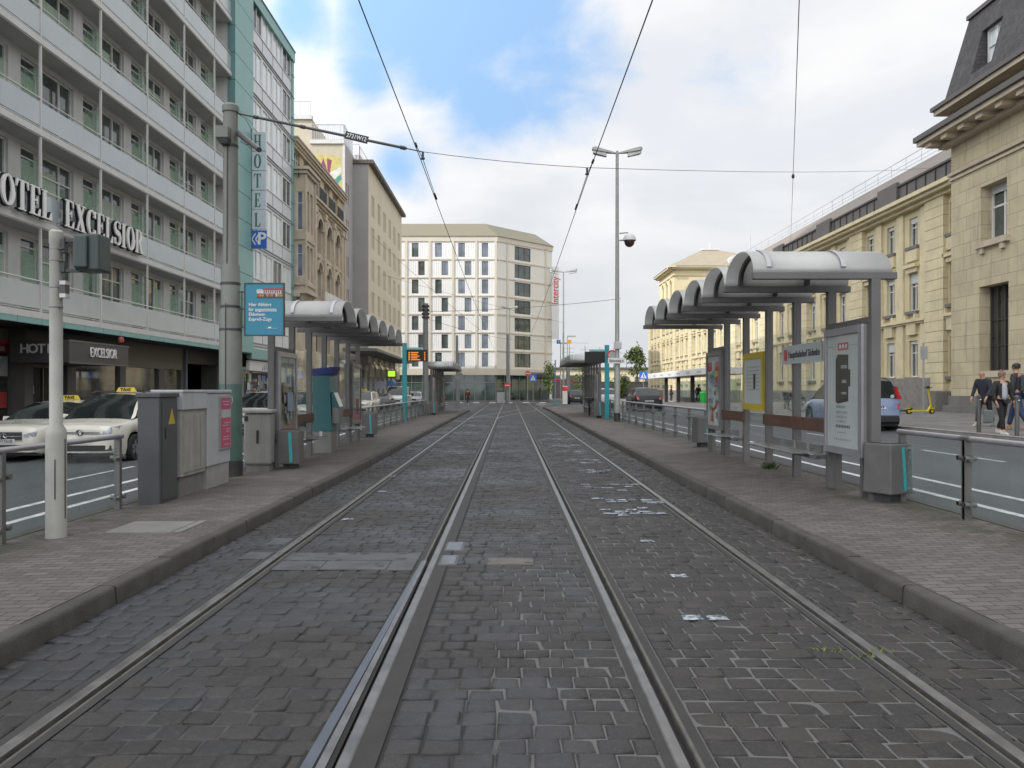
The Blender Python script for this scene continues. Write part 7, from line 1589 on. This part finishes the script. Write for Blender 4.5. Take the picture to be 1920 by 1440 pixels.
# right side: cars seen from behind
RG = 'cars on the right-hand road'
T, patch, nose, hw = car('grey blue high-roofed car with red tall tail lights beside the poster case', 'car', BLUEP, None, 0, 4.2, 1.70, 1.62, hood=((-.1, .58), (.05, .74), (.30, .84), (1.0, .98)), ws=(.85, 1.65), roof_end=3.85, rw=(4.16, .98), wheels=(.82, 3.42), R=.32, kind='mpv', pillars=(1.9, 2.95), grp=RG, cladding=True)
rear_face(T, patch, nose, 1.70, (.70, 1.05), .70, 'tall', 4.2)
for s_ in (-1, 1):
    q = MB(); q.hexa([(s_ * .64, 4.14, 1.0), (s_ * .80, 4.04, 1.0), (s_ * .80, 4.10, 1.0), (s_ * .66, 4.19, 1.0)], [(s_ * .60, 3.95, 1.40), (s_ * .70, 3.90, 1.40), (s_ * .70, 3.96, 1.40), (s_ * .62, 4.02, 1.40)]); q.build('tail_light', M_TAIL, T)
q = MB(); q.cyl((-.48, 4.16, 1.08), (-.48, 4.15, 1.085), .06, n=14); q.build('round_sticker', M_FRAME, T); 
for s_ in (-1, 1): q = MB(); q.tube([(s_ * .58, 1.8, 1.60), (s_ * .58, 2.0, 1.66), (s_ * .57, 3.5, 1.66), (s_ * .57, 3.7, 1.58)], .02, 6); q.build('roof_rail', M_TRIM, T)
q = MB(); q.box(-.66, .66, 4.12, 4.24, .28, .50); q.build('bumper', M_TRIM, T, bevel=.03); finish(T, (11.32, 24.6 + 4.2, zR(11.3)), pi)
def hatch(label, loc, paint):
    T, patch, nose, hw = car(label, 'car', paint, None, 0, 4.4, 1.84, 1.52, hood=((-.1, .60), (.05, .74), (.30, .84), (1.1, .98)), ws=(.95, 1.8), roof_end=3.6, rw=(4.25, 1.02), wheels=(.85, 3.5), R=.335, kind='hatch', pillars=(2.1, 3.1), grp=RG)
    rear_face(T, patch, nose, 1.84, (.80, .96), .62, 'block', 4.4); mirrors(T, hw, 1.35, .98, paint); finish(T, (loc[0], loc[1] + 4.4, loc[2]), pi); return T
hatch('black hatchback with red tail lights driving away on the right road', (8.75, 50.0, zR(8.7, 50)), BLK); hatch('dark car with bright tail lights behind the far right shelter', (7.3, 86.0, .05), BLK); hatch('grey car behind the right teal stop post', (7.7, 62.5, zR(7.7, 62)), SILV)
# ================================================================== scooters, bicycle, motorbike
def escooter(label, m1, m2, loc, rz):
    t = thing('kick_scooter', label, 'scooter', None, origin=True); q = MB(); q.hexa([(-.42, -.08, .10), (.40, -.08, .10), (.40, .08, .10), (-.42, .08, .10)], [(-.40, -.075, .16), (.38, -.075, .16), (.38, .075, .16), (-.40, .075, .16)]); q.hexa([(.36, -.045, .12), (.42, -.045, .10), (.42, .045, .10), (.36, .045, .12)], [(.50, -.04, .36), (.57, -.04, .34), (.57, .04, .34), (.50, .04, .36)]); q.build('deck', m1, t, bevel=.015)
    q = MB(); q.cyl((.55, 0, .30), (.40, 0, 1.08), .036, .03, 10); q.build('stem', m2, t, smooth=40); q = MB(); q.cyl((.40, -.25, 1.10), (.40, .25, 1.10), .017, n=8); q.box(.36, .44, -.05, .05, 1.06, 1.16); q.build('handlebar', M_TRIM, t)
    for x in (-.47, .58):
        q = MB(); q.cyl((x, -.03, .115), (x, .03, .115), .115, n=20); w = q.build('wheel', M_TYRE, t, smooth=40); q = MB(); q.cyl((x, -.033, .115), (x, .033, .115), .06, n=12); q.build('hub', m1, w)
    q = MB(); q.box(.50, .68, -.04, .04, .20, .26); q.box(-.58, -.40, -.04, .04, .21, .25); q.build('mudguard', m1, t, bevel=.01); place(t, loc, rz)
YLW = pm('scooter_yellow', (.58, .46, .01), .4, 0, .05, 5); MINT = pm('scooter_mint', (.20, .50, .42), .4, 0, .05, 5)
escooter('yellow kick scooter parked by the grey board fence', YLW, YLW, (17.0, 33.2, zR(17)), radians(8)); escooter('mint and black kick scooter left of the yellow one', M_TRIM, MINT, (16.62, 33.9, zR(16.6)), radians(200))
def bicycle(label, loc, rz, grp=None):
    t = thing('bicycle', label, 'bicycle', grp, origin=True)
    for x in (-.52, .52):
        q = MB(); n = 26
        for i in range(n): a0, a1 = 2 * pi * i / n, 2 * pi * (i + 1) / n; q.cyl((x + .33 * cos(a0), 0, .34 + .33 * sin(a0)), (x + .33 * cos(a1), 0, .34 + .33 * sin(a1)), .018, n=5, caps=False)
        for i in range(9): a = pi * i / 9; q.cyl((x + .32 * cos(a), 0, .34 + .32 * sin(a)), (x - .32 * cos(a), 0, .34 - .32 * sin(a)), .003, n=3)
        q.build('wheel', M_TYRE, t)
    q = MB(); bb, st, hd = (-.08, 0, .32), (-.22, 0, .82), (.36, 0, .80)
    for a, b in ((bb, st), (bb, (.38, 0, .72)), ((-.20, 0, .76), hd), (bb, (-.52, 0, .34)), ((-.2, 0, .74), (-.52, 0, .34)), (hd, (.52, 0, .34)), (hd, (.33, 0, .95))): q.cyl(a, b, .016, n=7)
    q.build('frame', M_TRIM, t); q = MB(); q.box(-.34, -.10, -.07, .07, .84, .89); q.build('saddle', M_TRIM, t, bevel=.02); q = MB(); q.cyl((.33, -.28, .98), (.33, .28, .98), .014, n=6); q.build('handlebar', M_RIM, t); q = MB(); q.box(-.62, -.30, -.10, .10, .70, .72); q.box(.40, .62, -.12, .12, .72, .92); q.build('basket', M_TRIM, t); place(t, loc, rz)
bicycle('dark bicycle leaning at the distant right shelter', (4.35, 43.5, .195), radians(82))
bicycle('bicycle parked on the right pavement seen through the shelter glass', (14.4, 40, zR(14.4)), radians(100)); bicycle('second bicycle on the right pavement behind the shelter glass', (14.9, 43, zR(14.9)), radians(80))
t = thing('motorbike', 'dark motor scooter parked before the white hotel glass front', 'motorbike', None, origin=True)
for x in (-.62, .62): q = MB(); q.cyl((x, -.07, .28), (x, .07, .28), .28, n=20); q.build('wheel', M_TYRE, t, smooth=40)
q = MB(); q.hexa([(-.7, -.2, .35), (.2, -.2, .3), (.2, .2, .3), (-.7, .2, .35)], [(-.75, -.16, .78), (-.1, -.16, .74), (-.1, .16, .74), (-.75, .16, .78)]); q.hexa([(.35, -.2, .3), (.62, -.2, .4), (.62, .2, .4), (.35, .2, .3)], [(.45, -.18, .95), (.6, -.15, .95), (.6, .15, .95), (.45, .18, .95)]); q.box(-.2, .5, -.18, .18, .28, .40); q.box(-1.0, -.65, -.2, .2, .8, 1.1); q.build('body', M_TRIM, t, bevel=.05); q = MB(); q.cyl((.48, -.32, 1.05), (.48, .32, 1.05), .02, n=6); q.build('handlebar', M_TRIM, t); place(t, (1.2, 112.9, .1), radians(10))
q = MB(); q.lathe((17.0, 70.0, zR(17, 70)), [(.30, 0), (.36, .75), (.36, .88), (.30, .95), (0, .97)], 18); gb = q.build('litter_bin', pm('bin_green', (.03, .42, .06), .5, 0, .06, 3), smooth=40); tag(gb, 'bright green round litter bin at the far bus shelter', 'litter bin')
for x, y, lb in ((12.5, 21.3, 'dark steel bollard left of the woman in black'), (12.5, 19.7, 'dark steel bollard at the right picture edge before the man')):
    z = zR(12.5); t = thing('bollard', lb, 'bollard', 'bollards on the right pavement', (x, y, z)); q = MB(); q.lathe((x, y, z - .05), [(.052, 0), (.052, .90), (.045, .92), (.045, .96), (.056, .97), (.056, 1.02), (.03, 1.05), (0, 1.055)], 16); q.build('shaft', pm('bollard_grey', (.10, .095, .095), .5, .3, .1, 5), t, smooth=35); q = MB(); q.cyl((x - .02, y - .06, z + .87), (x + .02, y - .06, z + .87), .025, n=8); q.build('ring', M_CHR, t)
t = thing('sign_post', 'thin grey sign post with small plate before the pavilion wall', 'sign post', None, (17.6, 34, .5)); q = MB(); q.cyl((17.6, 34.0, .4), (17.6, 34, 3.6), .04, n=8); q.build('post', M_LAMP, t); q = MB(); q.box(17.45, 17.75, 33.94, 33.97, 2.9, 3.45); q.build('plate', pm('sign_grey2', (.36, .37, .38), .5), t)
# ================================================================== people
def skinmesh(name, verts, edges, rad, mat, par, root=0, sub=1):
    me = bpy.data.meshes.new(name); me.from_pydata(verts, edges, []); o = bpy.data.objects.new(name, me); COL.objects.link(o)
    sk = o.modifiers.new('skin', 'SKIN'); sk.use_smooth_shade = True
    for i, s_ in enumerate(me.skin_vertices[0].data):
        r_ = rad[i]; s_.radius = r_ if isinstance(r_, tuple) else (r_, r_); s_.use_root = (i == root)
    if sub: sb = o.modifiers.new('smooth', 'SUBSURF'); sb.levels = sub; sb.render_levels = sub
    me.materials.append(mat); o.parent = par; return o
M_SKIN = pm('skin', (.42, .24, .17), .6, 0, .06, 6)
def person(label, loc, rz, h=1.7, stride=.28, lean=.0, top=(.02, .02, .022), trous=(.02, .02, .025), shoe=(.5, .5, .5), hair=(.03, .02, .015), shirt=None, arms=((.16, .05), (-.12, .1)), pack=None, bald=False, grp=None, coat_len=0., bun=False):
    """arms: forward swing of (right, left) hand; figure faces -Y"""
    k = h / 1.72; t = thing('person', label, 'person', grp, origin=True); rng = random.Random(label)
    def V(x, y, z): return (x * k, y * k, z * k)
    hip = .92; sl_ = lambda z: -lean * max(0, z - hip)
    vs = [V(0, 0, hip + .02), V(0, sl_(1.15), 1.13), V(0, sl_(1.4), 1.36), V(0, sl_(1.47) - .01, 1.47), V(0, sl_(1.55) - .02, 1.545), V(0, sl_(1.62) - .025, 1.63), V(0, sl_(1.7) - .015, 1.69)]
    rd = [.13, (.14, .10), (.155, .10), .055, (.062, .075), (.075, .093), (.055, .07)]; es = [(0, 1), (1, 2), (2, 3), (3, 4), (4, 5), (5, 6)]
    J = {}
    for s_, st, nm in ((-1, stride, 'r'), (1, -stride, 'l')):
        kb = .06 if st < 0 else .02; J[nm] = [(s_ * .10, -st * .1, .88), (s_ * .105, -st * .55 - .03, .49), (s_ * .105, -st * 1.0 + (.06 if st < 0 else 0), .10 + (.03 if st < 0 else 0)), (s_ * .115, -st * 1.0 - .13 + (.05 if st < 0 else 0), .045)]
        b = len(vs); vs += [V(*p) for p in J[nm]]; rd += [.085, .058, .042, .035]; es += [(0, b), (b, b + 1), (b + 1, b + 2), (b + 2, b + 3)]
    A = {}
    for s_, (sw_, out), nm in ((-1, arms[0], 'r'), (1, arms[1], 'l')):
        oy = sl_(1.4); A[nm] = [(s_ * .19, oy, 1.40), (s_ * (.235 + out * .5), oy - sw_ * .25, 1.12), (s_ * (.235 + out * .4), oy - sw_ - .06, .90), (s_ * (.23 + out * .35), oy - sw_ * 1.2 - .08, .82)]
        b = len(vs); vs += [V(*p) for p in A[nm]]; rd += [.055, .042, .030, (.022, .038)]; es += [(2, b), (b, b + 1), (b + 1, b + 2), (b + 2, b + 3)]
        hx_, hy, hz_ = A[nm][3]
        for f in range(5):
            fy = hy + .028 - .016 * f if f < 4 else hy - .045; L4 = (.062, .075, .08, .072)[f] if f < 4 else .045; fb_ = len(vs)
            vs += [V(hx_, fy, hz_ - .03), V(hx_ - s_ * .006, fy - .004, hz_ - .03 - L4 * .55), V(hx_ - s_ * .018, fy - .008, hz_ - .03 - L4)]; rd += [.010, .0085, .007]; es += [(b + 3, fb_), (fb_, fb_ + 1), (fb_ + 1, fb_ + 2)]
    rd = [tuple(x * k for x in r_) if isinstance(r_, tuple) else r_ * k for r_ in rd]
    bo_ = skinmesh('body', vs, es, rd, M_SKIN, t)
    hc = Vector(V(0, sl_(1.62) - .03, 1.615))       # facial features
    q = MB(); q.hexa([hc + Vector(V(-.012, -.085, -.03)), hc + Vector(V(.012, -.085, -.03)), hc + Vector(V(.012, -.06, -.03)), hc + Vector(V(-.012, -.06, -.03))], [hc + Vector(V(-.006, -.082, .02)), hc + Vector(V(.006, -.082, .02)), hc + Vector(V(.006, -.06, .02)), hc + Vector(V(-.006, -.06, .02))])
    q.build('nose', M_SKIN, t, smooth=60)
    for s_ in (-1, 1): q = MB(); q.lathe(hc + Vector(V(s_ * .077, .0, -.03)), [(0, 0), (.014 * k, .012), (.016 * k, .045), (0, .06)], 8); q.build('ear', M_SKIN, t, smooth=60)
    q = MB()
    for s_ in (-1, 1): q.box(*(v for v in ()),) if False else q.lathe(hc + Vector(V(s_ * .03, -.079, .012)), [(0, 0), (.011 * k, .006), (0, .013)], 8)
    q.box(hc.x - .022 * k, hc.x + .022 * k, hc.y - .082 * k, hc.y - .07 * k, hc.z - .062 * k, hc.z - .054 * k); q.build('eyes_and_mouth', pm('face_dark', (.10, .035, .03), .5), t)
    mt = pm('cloth_%d' % int(sum(top) * 9999), top, .85, 0, .2, 8, .3, 60); ml = pm('cloth_%d' % int(sum(trous) * 9999 + 7), trous, .85, 0, .2, 8, .3, 60)
    ex = .03
    # trousers
    b = [V(0, 0, hip + .06)]; r2 = [(.165 * k, .125 * k)]; e2 = []
    for nm in 'rl':
        i = len(b); p = J[nm]; b += [V(*p[0]), V(*p[1]), V(p[2][0], p[2][1], p[2][2] + .01)]; r2 += [.105 * k, .078 * k, .062 * k]; e2 += [(0, i), (i, i + 1), (i + 1, i + 2)]
    skinmesh('trousers', b, e2, r2, ml, t)
    for nm in 'rl':
        (ax, ay, az), (fx, fy, fz) = J[nm][2], J[nm][3]; q = MB(); q.hexa([V(ax - .045, ay + .07, az - .10), V(ax + .045, ay + .07, az - .10), V(fx + .045, fy - .07, az - .10), V(fx - .045, fy - .07, az - .10)], [V(ax - .038, ay + .05, az + .01), V(ax + .038, ay + .05, az + .01), V(fx + .035, fy - .02, az - .045), V(fx - .035, fy - .02, az - .045)]); q.build('shoe', pm('shoe_%d' % int(shoe[0] * 999), shoe, .6, 0, .15, 12), t, bevel=.012)
    # jacket
    zb = .86 - coat_len
    b = [V(0, .0, zb), V(0, sl_(1.1), 1.10), V(0, sl_(1.36), 1.36), V(0, sl_(1.46), 1.455)]; r2 = [((.19 + coat_len * .08) * k, (.15 + coat_len * .06) * k), (.178 * k, .135 * k), (.19 * k, .125 * k), (.085 * k, .08 * k)]; e2 = [(0, 1), (1, 2), (2, 3)]
    for nm in 'rl': i = len(b); p = A[nm]; b += [V(*p[0]), V(*p[1]), V(*p[2])]; r2 += [.082 * k, .064 * k, .05 * k]; e2 += [(2, i), (i, i + 1), (i + 1, i + 2)]
    skinmesh('jacket', b, e2, r2, mt, t)
    if shirt:
        b = [V(0, -.055, .90), V(0, -.07, 1.12), V(0, -.068, 1.34), V(0, -.035, 1.42)]; skinmesh('shirt', b, [(0, 1), (1, 2), (2, 3)], [(.12 * k, .12 * k), (.105 * k, .11 * k), (.09 * k, .085 * k), (.055 * k, .05 * k)], pm('shirt_%d' % int(shirt[0] * 999), shirt, .8, 0, .08, 10), t)
    if not bald:
        b = [V(0, sl_(1.62) + .035, 1.61), V(0, sl_(1.66) - .005, 1.70)]; e2 = [(0, 1)]; r2 = [(.108 * k, .098 * k), (.105 * k, .115 * k)]
        if bun: b.append(V(0, .05, 1.76)); r2.append(.05 * k); e2.append((1, 2))
        q = MB(); q.lathe(hc + Vector(V(0, .022, 0)), [(.088 * k, -.03 * k), (.098 * k, .03 * k), (.088 * k, .075 * k), (.05 * k, .105 * k), (0, .112 * k)], 14)
        if bun: q.lathe(hc + Vector(V(0, .05, .09)), [(0, 0), (.045 * k, .02 * k), (.045 * k, .05 * k), (0, .075 * k)], 10)
        q.build('hair', pm('hair_%d' % int(hair[0] * 9999), hair, .6, 0, .3, 20), t, smooth=60)
    if pack:
        q = MB(); yb_ = sl_(1.25) + .12; q.hexa([V(-.16, yb_, .98), V(.16, yb_, .98), V(.15, yb_ + .17, 1.0), V(-.15, yb_ + .17, 1.0)], [V(-.14, yb_, 1.42), V(.14, yb_, 1.42), V(.12, yb_ + .10, 1.43), V(-.12, yb_ + .10, 1.43)]); q.build('backpack', pm('pack_grey', pack, .8, 0, .2, 8), t, bevel=.04)
    place(t, loc, rz); return t
person('woman in black jacket and pale top with white trainers beside the bollards', (12.55, 20.4, zR(12.55)), radians(12), 1.60, .16, .0, (.018, .020, .018), (.016, .016, .018), (.55, .54, .52), (.16, .10, .06), shirt=(.36, .36, .40), bun=True, arms=((.05, .12), (.08, .10)))
person('bald man in long dark navy coat walking behind the woman', (14.2, 23.9, zR(14.2)), radians(-60), 1.66, .22, .18, (.022, .022, .034), (.02, .02, .022), (.3, .3, .3), bald=True, coat_len=.22, arms=((.1, .05), (.2, .05)))
person('tall dark-haired man with dark jacket and backpack at the right picture edge', (13.85, 21.8, zR(13.85)), radians(215), 1.82, .25, .03, (.03, .031, .036), (.03, .045, .10), (.28, .2, .1), (.012, .01, .01), pack=(.045, .047, .052), arms=((.15, .08), (-.05, .08)))
q = MB(); q.hexa([(14.0, 23.5, .62), (14.25, 23.5, .62), (14.25, 23.7, .62), (14.0, 23.7, .62)], [(13.98, 23.45, 1.02), (14.22, 23.45, 1.0), (14.22, 23.6, 1.0), (13.98, 23.6, 1.02)]); tag(q.build('carrier_bag', pm('bag_grey', (.16, .18, .19), .7, 0, .2, 6), bevel=.04), 'grey carrier bag hanging beside the bald man', 'bag')
person('person in dark red top and dark trousers crossing beyond the left platform', (-4.6, 88, -.02), radians(30), 1.75, .25, 0, (.14, .02, .02), (.03, .03, .035), (.5, .5, .5))
person('person in dark coat standing at the left end of the far bus shelter', (18.2, 90, zR(18, 90)), radians(90), 1.75, .05, 0, (.03, .025, .035), (.03, .03, .035)); person('person in dark clothes leaning forward under the far bus shelter', (18.4, 78, zR(18, 78)), radians(140), 1.7, .1, .12, (.02, .02, .02), (.02, .02, .02))
person('person in olive coat waiting under the far bus shelter', (18.3, 73.5, zR(18, 73)), radians(70), 1.78, .05, 0, (.10, .09, .06), (.05, .05, .05), coat_len=.2); person('person in red jacket far away at the yard wall', (14.2, 92, .16), radians(20), 1.7, .2, 0, (.25, .03, .03), (.35, .33, .30)); person('person in blue trousers beside the short pale pole', (6.05, 86.5, .15), radians(160), 1.75, .15, 0, (.03, .03, .05), (.08, .13, .28))
